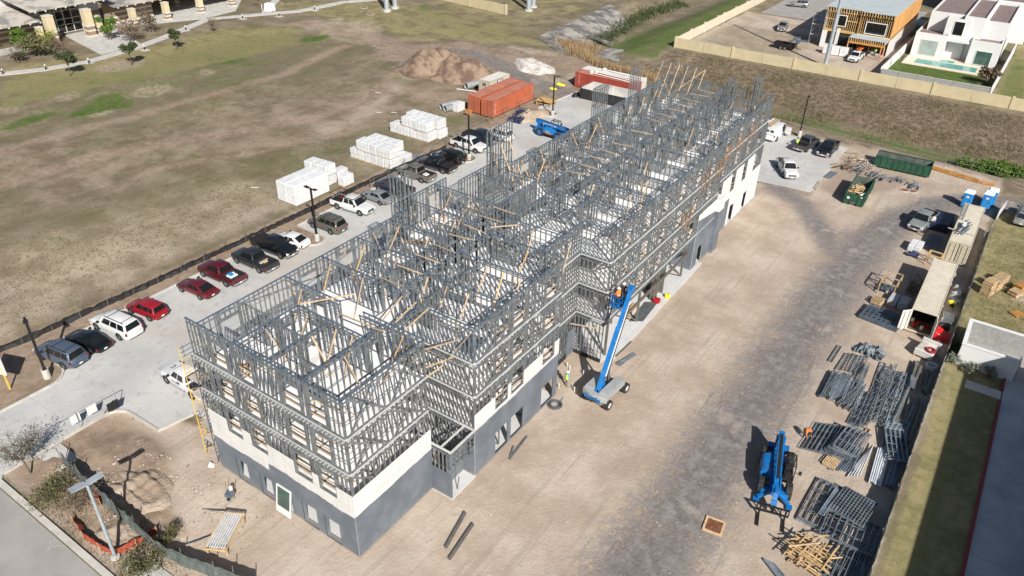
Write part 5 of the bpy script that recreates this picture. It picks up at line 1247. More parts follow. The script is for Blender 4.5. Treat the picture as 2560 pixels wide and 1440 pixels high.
for k, (x, y, z, a) in enumerate(((-.05,67.7,0,2),(.3,67.3,0,0),(.62,67.0,0,-2),(.2,67.5,.25,1),(.55,66.9,.25,-1),(1.3,67,0,3),(1.62,66.8,0,0))): lay(OB, 'steel_beam', x, y, z, R(a), ORDS[k]+' short olive steel beam in the upper pile by the fence', 'steel beam', 'upper olive beams')
for k, (x, y, z, a) in enumerate(((.25,62,0,0),(.72,61.2,0,3),(1.02,61,0,-2),(1.3,61.1,0,-1),(1.62,60.4,0,0))): lay(OB2, 'steel_beam', x, y, z, R(a), ORDS[k]+' long olive beam from the left in the lower pile by the fence', 'steel beam', 'lower olive beams')
lay(beam_mesh(4.2,.2,.2,'rust'), 'steel_beam', 1.55, 56.6, 0, R(-2), 'rusty orange beam lying against the fence', 'steel beam', None)
for k in range(3): tag(MB().bar((.1+k*.15,66.5-.1*k,.52),(.35+k*.15,64.6,.5),.12,.05).build('steel_channel', M('galv_loose')), 'bluish steel channel lying on the upper olive beams', 'steel channel', 'channels on olive beams')
def panel_mesh(L, Wd, n, cross=3):
    mb = MB().b(-Wd/2,Wd/2,-L/2,-L/2+.06,0,.14).b(-Wd/2,Wd/2,L/2-.06,L/2,0,.14)
    for k in range(n): x = -Wd/2+.03+(Wd-.06)*k/(n-1); mb.b(x-.03,x+.03,-L/2+.06,L/2-.06,.005,.135)
    for k in range(cross): y = -L/2+L*(k+1)/(cross+1); mb.b(-Wd/2,Wd/2,y-.02,y+.02,.06,.10)
    return mb.mesh('framing_panel', M('galv_loose'))
P1 = panel_mesh(3.9, 1.5, 5); P2 = panel_mesh(3.4, 1.9, 6, 2); P3 = panel_mesh(4.9, 3.0, 7); P4 = panel_mesh(3.0, 2.6, 12, 9); P5 = panel_mesh(3.2, 3.6, 9, 2)
for k in range(6): lay(P1, 'framing_panel', -5.0+k*.34, 53.4+.05*k, .1+.12*k*.4, R(-3+rnd.uniform(-3,3)), 'narrow steel wall panel in the left half of the slumped panel pile, '+ORDS[k]+' from left', 'steel panel', 'slumped panel pile left', R(-20+3*k))
for k in range(6): lay(P2, 'framing_panel', -3.2+k*.2, 53.5+.06*k, .1+.16*k, R(-8+rnd.uniform(-5,5)), 'steel wall panel in the right half of the slumped panel pile, '+ORDS[k]+' from bottom', 'steel panel', 'slumped panel pile right', R(rnd.uniform(-5,3)))
lay(P3, 'framing_panel', -2.0, 46.2, .05, R(-2), 'bottom open steel wall panel at the near left of the large panel pile', 'steel panel', None)
lay(P3, 'framing_panel', -1.85, 46.3, .2, R(-2), 'upper open steel wall panel at the near left of the large panel pile', 'steel panel', None)
for k in range(2): lay(P4, 'framing_panel', -.4, 47.1-.05*k, .36+.16*k, R(-6-3*k), ('lower','upper')[k]+' close gridded steel panel on the large panel pile', 'steel panel', None)
for k in range(3): lay(P5, 'framing_panel', -.2+.1*k, 44.9-.1*k, .1+.16*k, R(-4+2*k), 'steel panel at the fence side of the large panel pile, '+ORDS[k]+' from bottom', 'steel panel', 'fence side panels')
for k in range(4): tag(MB().bar((-1.9+.12*k,48.4-.2*k,.5),(-2.3+.1*k,44.9,.5),.15,.06).build('steel_stud', M('galv_loose')), 'loose steel stud lying across the large panel pile', 'steel stud', 'studs on panel pile')
SB = MB().b(-.07,.07,-2.2,2.2,0,.004).b(-.07,-.064,-2.2,2.2,.004,.06).b(.064,.07,-2.2,2.2,.004,.06).mesh('steel_stud', M('galv_light')); SB2 = MB().b(-.07,.07,-1.7,1.7,0,.004).b(-.07,-.064,-1.7,1.7,.004,.06).b(.064,.07,-1.7,1.7,.004,.06).mesh('steel_stud', M('galv_loose'))
for k in range(18): lay(SB, 'steel_stud', -.1+.15*(k % 6), 53.1+rnd.uniform(-.25,.25), .08+.07*(k//6), R(3+rnd.uniform(-1,1)), 'pale steel stud in the bright stud bundle by the fence', 'steel stud', 'bright stud bundle', R(180) if k % 2 else 0)
for k in range(10): lay(SB2, 'steel_stud', 1.05+.15*(k % 5), 52.9+rnd.uniform(-.2,.2), .05+.07*(k//5), R(2+rnd.uniform(-1,1)), 'bluish steel stud in the bundle nearest the fence', 'steel stud', 'bluish stud bundle')
for k in range(5): lay(SB, 'steel_stud', -1.2+.12*k, 52.6+.1*k, .06+.05*k, R(-9+2*k), ORDS[k]+' steel stud of the dark skewed bundle beside the bright one', 'steel stud', 'skewed stud bundle', R(-60))
for k in range(7): tag(MB().bar((-4.3+.12*k,38.9,.15+.05*(k % 2)),(-2.0+.15*k,37.3,.15),.13,.06).build('steel_stud', M('galv_loose')), 'steel stud in the bundle at the lower edge of the yard', 'steel stud', 'lower edge stud bundle')
for k in range(3): lay(P2, 'framing_panel', .0+.25*k, 41.2+.2*k, .1+.15*k, R(-10+4*k), 'steel panel lying beside the timber pile at the fence, '+ORDS[k]+' from bottom', 'steel panel', 'panels by the timber pile')
for k in range(7): lay(SB2, 'steel_stud', 1.0+.11*k, 41.9, .1+.04*(k % 3), R(4), 'steel stud in the bundle between timber pile and fence', 'steel stud', 'studs by the timber pile')
# grey joist hangers heap
for k in range(16):
    x, y = -4.2+rnd.gauss(0,.6), 68.5+rnd.gauss(0,.4); s = rnd.uniform(.25,.45); mb = MB().b(-s,s,-s*.6,s*.6,0,.03).b(-s,s,-s*.6,-s*.55,.03,s*.8).b(-s,s,s*.55,s*.6,.03,s*.8)
    o = mb.build('steel_bracket', M('galv_loose'), None, loc=(x, y, .05+.25*rnd.random())); o.rotation_euler = (rnd.uniform(-.5,.5), rnd.uniform(-.5,.5), rnd.uniform(0,3)); tag(o, 'steel bracket in the heap beyond the truss packs', 'steel bracket', 'heap of steel brackets')
# timber pile at the near right
for k in range(46):
    a = rnd.choice((R(-12),R(78),R(78),R(-12),R(-14),R(80),R(40)))+rnd.gauss(0,.05); l = rnd.uniform(1.1,1.6); hx = math.cos(a)**2; x, y = -1.8+rnd.uniform(-1.5,1.5)*(1-hx)+rnd.uniform(-.25,.25), 41.0+rnd.uniform(-1.4,1.4)*hx+rnd.uniform(-.25,.25)
    tag(MB().bar((x-l*math.cos(a), y-l*math.sin(a), .15+k*.022), (x+l*math.cos(a), y+l*math.sin(a), .15+k*.022+rnd.uniform(-.1,.1)), .09, .045).build('timber_stick', M(rnd.choice(('timber_new','timber','timber_new')))), 'yellow timber stick in the tangled pile by the fence', 'timber', 'tangled timber pile')
# pallets
def pallet_mesh(material='pallet'):
    mb = MB()
    for k in range(7): mb.b(-.6,.6,-.5+k*.157,-.5+k*.157+.095,.12,.14)
    for k in range(3): mb.b(-.6,.6,-.5+k*.45,-.5+k*.45+.1,0,.018); 
    for x in (-.58,-.03,.52): mb.b(x,x+.06,-.5,.5,.02,.12)
    return mb.mesh('pallet', M(material))
PM = pallet_mesh(); PMO = pallet_mesh('timber_orange')
def pallets(x, y, n, rz, label, group, me=PM, lean=None):
    for k in range(n):
        o = link('pallet', me, None, (x+rnd.uniform(-.04,.04), y+rnd.uniform(-.04,.04), .145*k)); o.rotation_euler = (0, 0, rz+rnd.uniform(-.04,.04)); tag(o, label+(', '+ORDS[k]+' from the bottom' if n > 1 else ''), 'pallet', group)
        if lean: o.rotation_euler = lean; o.location.z = .05
pallets(-3.0, 51.2, 2, R(80), 'pale pallet lying between the panel piles', 'pallets between panel piles')
pallets(4.0, 87.6, 12, R(70), 'pallet in the tall stack just outside the fence', 'tall pallet stack'); pallets(4.6, 89.4, 9, R(68), 'pallet in the second stack outside the fence', 'second pallet stack'); pallets(5.0, 91.2, 7, R(70), 'pallet in the rearmost stack outside the fence', 'rear pallet stack')
pallets(6.6, 89.2, 4, R(60), 'weathered pallet in the low stack away from the fence', 'low pallet stack'); pallets(6.9, 90.6, 5, R(62), 'orange pallet in the stack farthest from the fence', 'orange pallet stack', PMO); pallets(7.2, 84.9, 1, R(50), 'single orange pallet lying on the dry grass', None, PMO)
pallets(-75.6, 98.7, 1, 0, 'orange pallet leaning on the end of the orange containers', None, PMO, (R(72), 0, R(4)))
pallets(-5.4, 78.3, 4, R(75), 'pallet in the small stack left of the open container', 'pallets by the open container')

for k in range(9): lay(SB2, 'steel_stud', -2.4+.13*k, 52.0+.1*k, .05+.05*(k % 3), R(-18+2*k), ORDS[k]+' steel stud of the loose fan beside the pale pallet', 'steel stud', 'loose stud fan')
for k in range(6): lay(P1, 'framing_panel', .6+.05*k, 57.9-.4*k, .05+.1*k, R(2+3*k), ORDS[k]+' narrow panel from the bottom in the stack by the rusty beam', 'steel panel', 'panels by the rusty beam', R(-4))
for k in range(10): tag(MB().bar((-.9+.2*k,39.6-.12*k,.1+.03*(k % 3)),(.2+.2*k,41.0-.1*k,.1),.13,.06).build('steel_stud', M('galv_loose')), ORDS[k]+' steel stud of the row at the bottom right of the yard', 'steel stud', 'bottom right stud row')
# ------------------------------------------------------------------ other site things
def heap(name, label, cat, cx, cy, rx, ry, h, material, seed, rz=0.0, rough=.25, peaks=1, n=30, m_=12):
    r = random.Random(seed); ph = [r.uniform(0, 6.28) for _ in range(8)]; mb = MB(); rings = []
    pk = [(r.uniform(-.35,.35), r.uniform(-.35,.35), r.uniform(.6,1)) for _ in range(peaks)]; pk[0] = (-.2, 0, 1)
    def hz_(u, v):
        d = math.hypot(u, v); base = max(max(0, 1-math.hypot((u-a)/.85, (v-b_)/.85))*q for a, b_, q in pk)
        nz = sum(math.sin((u*4+v*3)*(k+1)+ph[k])*math.cos((v*5-u*2)*(k+1)+ph[k+3])/(k+1.3) for k in range(4))
        return max(0, base+rough*.3*nz*min(1, (1-d)*3))*min(1, (1-d)*4)
    for j in range(m_+1):
        rr = j/m_; rings.append([])
        for i in range(n):
            a = 2*math.pi*i/n; w = 1+.10*math.sin(3*a+ph[0])+.06*math.sin(7*a+ph[1]); u, v = rr*math.cos(a), rr*math.sin(a)
            rings[-1].append((u*rx*w, v*ry*w, h*hz_(u*.999, v*.999)-.05 if j < m_ else -.15))
    mb.loft(rings, caps=False); o = mb.build(name, material, None, smooth=80, loc=(cx, cy, 0), rz=rz, fix=True); return tag(o, label, cat)
def soil(name, a, b_, sc=1.2, bump=.9):
    mt, nt, p = newmat(name); P_ = worldpos(nt); n1 = nnoise(nt, sc*.3, 6, .65, P_); n2 = nnoise(nt, sc*3, 5, .65, P_)
    nt.links.new(nmix(nt, nramp(nt, n1, .42, .6), a, b_), p.inputs['Base Color']); p.inputs['Roughness'].default_value = .95; p.inputs['Specular IOR Level'].default_value = .1
    bn = nt.nodes.new('ShaderNodeBump'); bn.inputs['Strength'].default_value = bump; bn.inputs['Distance'].default_value = .25; nt.links.new(nmath(nt, 'ADD', n1, n2), bn.inputs['Height']); nt.links.new(bn.outputs[0], p.inputs['Normal']); MATS[name] = mt; return mt
soil('soil_mound', (.145,.098,.076), (.285,.21,.158)); soil('soil_sand', (.36,.28,.21), (.46,.375,.29)); soil('soil_white', (.52,.47,.42), (.74,.72,.70), 2.5); soil('soil_dug', (.30,.235,.18), (.43,.355,.285))
heap('dirt_mound', 'big brown and tan dirt mound on the field behind the containers', 'dirt mound', -92.0, 114.0, 10.5, 6.2, 3.9, M('soil_mound'), 5, R(22), 1.1, 8, 56, 26)
heap('rubble_heap', 'spread heap of white rubble beyond the gravel loop', 'rubble heap', -82.0, 128.5, 6.0, 3.4, 1.3, M('soil_white'), 6, R(-25), .7, 6)
heap('rubble_heap', 'flat white lime patch left of the dirt mound', 'rubble heap', -101.0, 117.0, 4.2, 2.2, .5, M('soil_white'), 8, R(10), .6, 4)
heap('sand_heap', 'low sand heap at the lot kerb beside the blue racks', 'sand heap', -66.5, 104.0, 4.6, 2.6, 1.4, M('soil_sand'), 9, R(85), .4, 3)
heap('sand_heap', 'small earth heap by the dug trench near the street lamp', 'sand heap', -45.3, 17.6, 3.2, 2.1, .5, M('soil_dug'), 10, R(15), 1.6, 9, 44, 18)
heap('sand_heap', 'round earth heap inside the orange safety net', 'sand heap', -42.6, 14.6, 1.9, 1.4, .45, M('soil_dug'), 13, 0, .9, 5)
for k, (px_, py_, c, h) in enumerate(((1382,222,.6,.35),(1400,212,.75,.4))):
    a = at(px_, py_); heap('yellow_sheet', ('crumpled yellow sheeting nearer the lot by the white rubble','crumpled yellow sheeting farther from the lot by the white rubble')[k], 'sheeting', a.x, a.y, 1.5*c, 1.0*c, h, M('plastic_yellow'), 20+k, 0, .8, 5)
# concrete culvert pipes
def pipe(label, p0, p1, r):
    p0, p1 = Vector(p0), Vector(p1); d = p1-p0; o = MB().ring((0,0,0), r*.84, r, 0, d.length, 22, 'y').build('drain_pipe', M('galv_pipe'), None, smooth=40, loc=(p0.x, p0.y, r), rz=math.atan2(d.y, d.x)-R(90), fix=True); return tag(o, label, 'pipe')
pipe('long grey drain pipe lying at the foot of the dirt mound', (-83.6,108.4,0), (-81.2,117.0,0), .62); pipe('short grey drain pipe lying left of its twin by the bale', (-80.2,97.0,0), (-79.3,100.2,0), .55); pipe('short grey drain pipe nearest the bale by the containers', (-79.0,96.6,0), (-78.2,99.9,0), .55)
tag(MB().bar((-85,107.5,.08),(-81,108.6,.08),.3,.1).build('white_board', M('white_paint')), 'long white board lying below the grey drain pipe', 'board')
# bin enclosure
t = thing('bin_enclosure', 'concrete bin enclosure with black gates in front of the red container', 'enclosure', (-60, 119, 0))
MB().b(-4.5,-4.3,-2,2.6,0,2.0).b(4.2,4.4,-2,2.6,0,2.0).b(-4.3,4.2,2.4,2.6,0,2.0).b(-.2,0,-2,2.4,0,2.0).build('wall', M('concrete'), t); MB().b(-4.5,4.4,-2.0,2.6,-.1,.06).build('slab', M('concrete_new'), t)
for x0, x1 in ((-4.28,-2.3),(-2.26,-.22),(.02,2.1),(2.14,4.18)):
    g_ = MB().b(x0,x1,-2.08,-2.02,.1,1.95).build('gate', M('silt'), t); MB().b(x0+.05,x0+.1,-2.1,-2.081,.15,1.9).build('rail', M('black_metal'), g_)
for x in (-4.4,-.1,4.3): MB().b(x-.1,x+.1,-2.12,-1.99,0,2.05).build('post', M('black_metal'), t)
# site table, blue racks, block stack
t = thing('work_table', 'brown board work table on timber trestles near the lamp post', 'table', tuple(at(1365, 262)), R(4))
MB().b(-1.6,1.6,-1.1,1.1,.8,.86).build('table_top', M('osb'), t)
for x in (-1.4, 1.4):
    for y in (-.9, .9): MB().b(x-.06,x+.06,y-.06,y+.06,0,.8).build('leg', M('timber'), t)
MB().b(-1.5,1.5,-1.0,-.95,.35,.45).b(-1.5,1.5,.95,1.0,.35,.45).build('stretcher', M('timber'), t)
def rack(label, px_, py_, s=1.0):
    a = at(px_, py_); t = thing('steel_rack', label, 'rack', (a.x, a.y, .05), R(4)); mb = MB()
    for x in (-1.1,-.4,.4,1.1):
        for y in (-.7,.7): mb.b(x-.04,x+.04,y-.04,y+.04,0,1.0*s)
    for z in (.1,.55*s,1.0*s):
        for y in (-.7,.7): mb.b(-1.1,1.1,y-.04,y+.04,z-.04,z+.04)
        for x in (-1.1,-.4,.4,1.1): mb.b(x-.03,x+.03,-.7,.7,z-.03,z+.03)
    mb.build('frame', M('scaf_blue'), t); MB().b(-1.0,1.0,-.6,.6,.15,.8*s).build('load', M('blue_tarp'), t); return t
rack('dark blue steel rack lower and nearer the parked cars', 1291, 305, .8); rack('dark blue steel rack beside the sand heap, farther one', 1308, 292, 1.15)
tag(MB().b(-65.6,-64.8,119.9,120.7,.05,1.4).build('block_stack', M('block_grey')), 'small stack of grey blocks at the corner of the bin enclosure', 'block stack')
heap('debris_heap', 'dark rubbish heap at the left of the black enclosure gates', 'debris', -65.6, 117.6, 1.1, 1.3, .8, M('dark'), 31, 0, .9, 4)
# scrap piles at the far right corner
def sticks(label, cat, cx, cy, n, spread, L, material, group, seed, name, zmax=.5, ang=None):
    r = random.Random(seed)
    for k in range(n):
        a = (ang if ang is not None else r.uniform(0, 3.14))+r.gauss(0, .25); l = L*r.uniform(.5,1); x, y = cx+r.gauss(0, spread[0]), cy+r.gauss(0, spread[1]); z = .08+zmax*r.random()
        tag(MB().bar((x-l*math.cos(a), y-l*math.sin(a), z), (x+l*math.cos(a), y+l*math.sin(a), max(.04, z+r.uniform(-.2,.2))), .11, .06).build(name, M(material)), label, cat, group)
sticks('pinkish board in the scrap pile beside the long dumpster', 'board', -16.9, 118.0, 22, (1.1,.9), 1.0, 'timber', 'boards in the scrap pile', 3, 'scrap_board')
sticks('white board in the scrap pile beside the long dumpster', 'board', -15.6, 117.6, 8, (.8,.6), .7, 'plastic_white', 'white boards in the scrap pile', 4, 'scrap_board')
sticks('bent steel offcut in the left grey scrap pile', 'steel scrap', -15.6, 114.0, 20, (.5,.7), .8, 'galv_loose', 'left grey scrap', 5, 'steel_scrap', .6, R(60))
sticks('bent steel offcut in the middle grey scrap pile', 'steel scrap', -12.9, 113.4, 20, (.7,.7), .9, 'galv_loose', 'middle grey scrap', 6, 'steel_scrap', .6, R(80))
sticks('bent steel offcut in the right grey scrap pile', 'steel scrap', -10.3, 113.6, 14, (.6,.6), .8, 'galv_loose', 'right grey scrap', 7, 'steel_scrap', .5, R(75))
sticks('steel stud on the small loaded cart beside the scrap', 'steel scrap', -8.0, 112.6, 12, (.35,.4), 1.2, 'galv_loose', 'cart scrap', 8, 'steel_scrap', .7, R(85))
sticks('dark stick in the brushwood row beside the scrap', 'stick', -17.4, 114.2, 26, (.8,.7), .9, 'timber_dark', 'dark brushwood row', 9, 'stick', .3, R(62))
for k in range(6): tag(MB().bar((-19.2+.16*k,108.6,.1+.04*(k % 2)),(-18.9+.16*k,111.3,.1),.14,.08).build('steel_stud', M('galv_loose')), 'steel stud in the bundle on the far concrete edge', 'steel stud', 'far edge studs')
for k in range(3): tag(MB().bar((-19.3+.2*k,103.6,.12),(-19.4+.2*k,106.6,.12),.12,.1).build('plank', M('plank_grey')), 'grey plank at the corner of the far concrete lot', 'plank', 'grey corner planks')
for k in range(3): tag(MB().bar(px2w([(2330,417+3*k)])[0]+(.12,), px2w([(2447,452+3*k)])[0]+(.12,), .22, .15).build('timber_beam', M('timber_orange')), 'long orange timber beam along the far fence', 'timber beam', 'far orange beams')
for k in range(2): tag(MB().bar(px2w([(2452,455+4*k)])[0]+(.12,), px2w([(2487,462+4*k)])[0]+(.12,), .2, .14).build('timber_beam', M('timber_orange')), 'short orange timber beam at the end of the far fence', 'timber beam', 'far short beams')
def drain(label, px_, py_, r):
    a = at(px_, py_); t = thing('drain_cover', label, 'drain', (a.x, a.y, 0)); z = float(zt(a.x, a.y))
    MB().cyl((0,0,z-.1),(0,0,z+.06),r,n=18).build('cover', M('rust'), t); MB().ring((0,0,0), r, r+.12, z-.1, z+.08, 18).build('rim', M('kerb'), t, fix=True)
drain('rusty round drain cover left of its twin by the gravel', 2262, 475, .55); drain('rusty round drain cover right of its twin by the gravel', 2282, 478, .5)
a = at(1785, 1315); t = thing('drain_grate', 'square rusty drain grate set in the dirt yard', 'drain', (a.x, a.y, 0), R(8)); mb = MB()
for k in range(9): mb.b(-.55,.55,-.55+k*.135,-.48+k*.135,.0,.03)
mb.build('grate', M('rust'), t); MB().b(-.72,.72,-.72,-.56,-.05,.05).b(-.72,.72,.56,.72,-.05,.05).b(-.72,-.56,-.56,.56,-.05,.05).b(.56,.72,-.56,.56,-.05,.05).build('frame', M('pallet'), t); MB().b(-.55,.55,-.55,.55,-.1,-.02).build('pit', M('dark'), t)
for px_, py_, lb in ((910,20,'brown drain cover with a pale rim beyond the footpath'),(926,35,'small pale drain ring on the far grass')): drain(lb, px_, py_, .9)
# beams and coil on the dirt
for k, (p0, p1) in enumerate((((-22.9,26.8),(-23.7,30.1)),((-22.1,26.2),(-22.6,29.6)))):
    a, b_ = Vector((*p0, .1)), Vector((*p1, .1)); tag(MB().bar(a, b_, .2, .02).bar(a+Vector((0,0,.1)), b_+Vector((0,0,.1)), .2, .02).bar(a+Vector((0,0,.05)), b_+Vector((0,0,.05)), .03, .1).build('steel_beam', M('steel_primer')), ('thin dark steel beam lying on the dirt, farther from the camera','dark steel beam lying on the dirt nearest the camera')[k], 'steel beam')
t = thing('hose_coil', 'coil of flat grey strip lying near the worker in the vest', 'coil', (-24.7, 44.2, 0)); mb = MB()
for k in range(4): mb.ring((0,0,0), .35+k*.09, .39+k*.09, .0, .14-.012*k, 24)
mb.build('coil', M('galv_loose'), t, fix=True); MB().bar((.2,.5,.03),(.1,1.35,.03),.14,.02).build('loose_end', M('galv_loose'), t)
mb = MB().bar((-24.2,33.0+3.5,.04),(-24.5,39.5,.06),.16,.05).bar((-24.3,36.8,.07),(-24.75,37.9,.07),.12,.05); tag(mb.build('steel_strip', M('galv_loose')), 'thin grey steel strip lying along the foot of the grey wall', 'steel strip')
for k, (px_, py_) in enumerate(((1418,918),(1424,925),(1397,970),(1458,938),(1463,932),(1436,979))):
    a = at(px_, py_); tag(MB().cyl((a.x,a.y,0),(a.x,a.y,.55),.05,n=8).build('pipe_stub', M('plastic_white')), 'short white pipe stub rising from the dirt by the vested worker', 'pipe stub', 'white pipe stubs')
a = at(1441, 986); tag(MB().bar((a.x,a.y,0),(a.x+.05,a.y,1.1),.04,.04).build('stake', M('timber_dark')), 'thin dark stake in the dirt by the boom lift', 'stake')
# steel and tools on the entrance slab
for k in range(9): tag(MB().bar((-25.2+.13*k,59.4+.1*k,.1),(-25.5+.13*k,63.6+.1*k,.1),.11,.08).build('steel_tube', M('galv_blue' if k % 2 else 'steel_primer')), ORDS[k]+' dark steel tube of the row on the entrance slab', 'steel tube', 'tubes on the entrance slab')
for k in range(3): tag(MB().bar((-26.1+.2*k,59.2,.15),(-26.3+.2*k,62.6,.2),.2,.06).build('plank', M('osb')), 'brown plank beside the steel tubes on the entrance slab', 'plank', 'planks on the entrance slab')
tag(MB().bar((-22.9,52.4,.1),(-22.3,54.9,.1),.35,.12).bar((-22.6,52.3,.16),(-22.2,54.8,.16),.15,.05).build('steel_bundle', M('galv_loose')), 'small bundle of grey steel at the slab corner by the boom', 'steel bundle')
tag(MB().bar((-23.6,53.4,.1),(-23.5,56.4,.1),.12,.08).build('steel_tube', M('steel_primer')), 'single dark tube lying at the slab edge by the boom', 'steel tube')
t = thing('welder', 'small red welding machine on the entrance slab', 'welder', (-24.5, 64.2, .06)); bevel(MB().b(-.35,.35,-.25,.25,.1,.6).build('body', M('red'), t), .06, 2); MB().tube([(-.35,-.2,.6),(-.35,-.2,.8),(.35,-.2,.8),(.35,-.2,.6)], .02).build('handle', M('black_metal'), t)
t = thing('fuel_can', 'small yellow container on the entrance slab edge', 'can', (-24.0, 65.8, .06)); bevel(MB().b(-.25,.25,-.2,.2,0,.5).build('body', M('plastic_yellow'), t), .06, 2); MB().cyl((.1,0,.5),(.1,0,.58),.06,n=8).build('cap', M('dark'), t)
# rebar table with props near the corner
t = thing('steel_trestle', 'timber framed trestle holding a row of steel tubes by the street', 'trestle', (-36.0, 18.6, 0), R(-62))
mb = MB().bar((-1.6,-.75,.75),(1.6,-.75,.75),.06,.14).bar((-1.6,.75,.75),(1.6,.75,.75),.06,.14).bar((-1.6,-.75,.75),(-1.6,.75,.75),.06,.14).bar((1.6,-.75,.75),(1.6,.75,.75),.06,.14)
mb.build('frame', M('timber_new'), t)
for k in range(8): MB().bar((-1.5,-.6+k*.17,.86),(1.5,-.6+k*.17,.86),.09,.05).build('tube', M('galv_light'), t)
for x in (-1.4, 1.4):
    for y in (-.7,.7): MB().b(x-.05,x+.05,y-.05,y+.05,0,.72).build('leg', M('timber'), t)
for p0, p1 in (((-1.5,-.8,.7),(-2.2,-2.9,.05)),((.7,-.8,.7),(1.3,-3.1,.05))): MB().bar(p0, p1, .14, .05).build('prop', M('plank_grey'), t)
# wheelbarrow like cart near the front
a = at(577, 1245); t = thing('tool_cart', 'small tool trolley with upright rods on the dirt by the front wall', 'trolley', (a.x, a.y, 0), R(20))
MB().b(-.3,.3,-.25,.25,.3,.55).build('box', M('galv_blue'), t); MB().cyl((-.1,.35,.35),(-.1,.35,.75),.16,n=10).build('bucket', M('plastic_white'), t)
for x in (-.28,.3): MB().bar((x,.0,.0),(x+.05,.1,1.5),.03,.03).build('rod', M('rust'), t)
for y in (-.28,.28): MB().ring((0,0,.14), .06, .14, y-.03, y+.03, 12, 'y').build('wheel', M('rubber'), t, fix=True)
# white framed window leaning on the front wall
t = thing('window_unit', 'white framed window unit leaning on the grey front wall', 'window unit', (-34.4, 22.35, .06)); t.rotation_euler = (R(-10), 0, 0)
MB().b(-.75,-.66,-.05,.05,0,2.4).b(.66,.75,-.05,.05,0,2.4).b(-.66,.66,-.05,.05,2.3,2.4).b(-.66,.66,-.05,.05,0,.55).build('frame', M('white_paint'), t); MB().b(-.66,.66,-.012,.012,.55,2.3).build('pane', M('glass_green'), t)
# scaffold at the front left corner
t = thing('scaffold_tower', 'yellow and blue scaffold tower at the left front corner', 'scaffold', (-43.3, 23.6, 0)); Hs = 10.6
for x in (-.75,.75):
    for y in (-.65,.65): MB().cyl((x,y,0),(x,y,Hs),.035,n=6).build('upright', M('yellow') if x < 0 else M('scaf_blue'), t)
for k in range(7):
    z = .3+k*1.5
    MB().bar((-.75,-.65,z+.3),(.75,-.65,z+1.3),.04,.04).bar((-.75,.65,z+1.3),(.75,.65,z+.3),.04,.04).build('cross_brace', M('yellow'), t)
    r_ = MB()
    for j in range(3): r_.bar((-.75,-.65,z+.3+j*.4),(-.75,.65,z+.3+j*.4),.035,.035).bar((.75,-.65,z+.3+j*.4),(.75,.65,z+.3+j*.4),.035,.035)
    r_.bar((-.75,-.35,z+.3),(-.75,-.35,z+1.3),.03,.03); r_.build('ladder_frame', M('yellow' if k % 2 else 'scaf_blue'), t)
    if k:
        for j in range(4): MB().b(-.72,.72,-.6+j*.3,-.32+j*.3,z-.03,z+.02).build('plank', M('plank_grey'), t)
heap('sack_heap', 'white sack at the foot of the scaffold tower', 'sack', -42.7, 22.4, .35, .3, .4, M('plastic_white'), 41)
# between container and fence
r2 = random.Random(51)
for k in range(14):
    x, y = 1.2+r2.uniform(-.25,.35), 84.2+r2.uniform(-2.2,2.4); s = r2.uniform(.2,.4); o = MB().b(-s,s,-s*.8,s*.8,0,s*.9).build('crate', M(r2.choice(('grey_wrap','dark','galv_pipe'))), None, loc=(x,y,.02+.3*r2.random())); o.rotation_euler = (r2.uniform(-.4,.4), r2.uniform(-.4,.4), r2.uniform(0,3)); bevel(o, .04, 1); tag(o, 'grey bundle in the clutter between the open container and fence', 'bundle', 'clutter behind the container')
tag(MB().b(-.3,.3,-.25,.25,0,.3).build('yellow_box', M('plastic_yellow'), None, loc=(1.2,82.3,.4), rz=.5), 'yellow box in the clutter between container and fence', 'box')
for k in range(9): tag(MB().tube([(.75+.12*k,78.0,.15+.05*(k % 3)),(.9+.12*k,79.2,.2),(.8+.12*k,80.6,.18)], .06, 6).build('flexible_duct', M('galv_light')), 'silvery duct lying between the open container and fence', 'duct', 'silvery ducts')
tag(MB().cyl((.8,77.1,.4),(1.7,77.3,.4),.4,n=14).build('felt_roll', M('dark'), smooth=40), 'thick black roll beside the open container', 'roll')
t = thing('red_sheet', 'bright red tarpaulin draped behind the open container', 'tarpaulin', (1.35, 75.4, 0)); MB().q((-.7,-.6,.9),(.7,-.5,.3),(.75,.6,.35),(-.6,.7,.95)).q((-.7,-.6,.9),(-.6,.7,.95),(-.7,.75,.1),(-.8,-.6,.1)).q((-.7,-.6,.9),(-.75,-.75,.05),(.7,-.7,.05),(.7,-.5,.3)).build('sheet', M('red'), t)
heap('plastic_heap', 'crumpled white plastic beside the red tarpaulin', 'plastic', 1.3, 74.1, .45, .55, .5, M('plastic_white'), 44, 0, .9, 4)
t = thing('equipment_pallet', 'white box pallet with a dark red hose coil by the fence', 'pallet box', (.55, 71.6, 0), R(-12)); bevel(MB().b(-.85,.85,-1.0,1.0,.15,.85).build('box', M('cont_white'), t), .05, 1); MB().b(-.75,-.1,-.85,.6,.85,.9).build('tray', M('plank_grey'), t); MB().b(-.85,.85,.75,1.0,.85,1.2).build('back_rest', M('cont_white'), t)
MB().ring((.42,-.5,.98), .28, .45, -.09, .09, 20).build('hose_coil', M('hose_red'), t, smooth=50, fix=True); MB().b(-.8,-.6,-.95,.95,0,.15).b(.6,.8,-.95,.95,0,.15).build('bearer', M('pallet'), t)
t = thing('tub', 'round white tub standing by the olive beams', 'tub', (1.35, 69.4, 0)); MB().ring((0,0,0), .42, .5, 0, .5, 20).build('wall', M('plastic_white'), t, smooth=40, fix=True); MB().cyl((0,0,.02),(0,0,.06),.43,n=18).build('bottom', M('grey_wrap'), t)
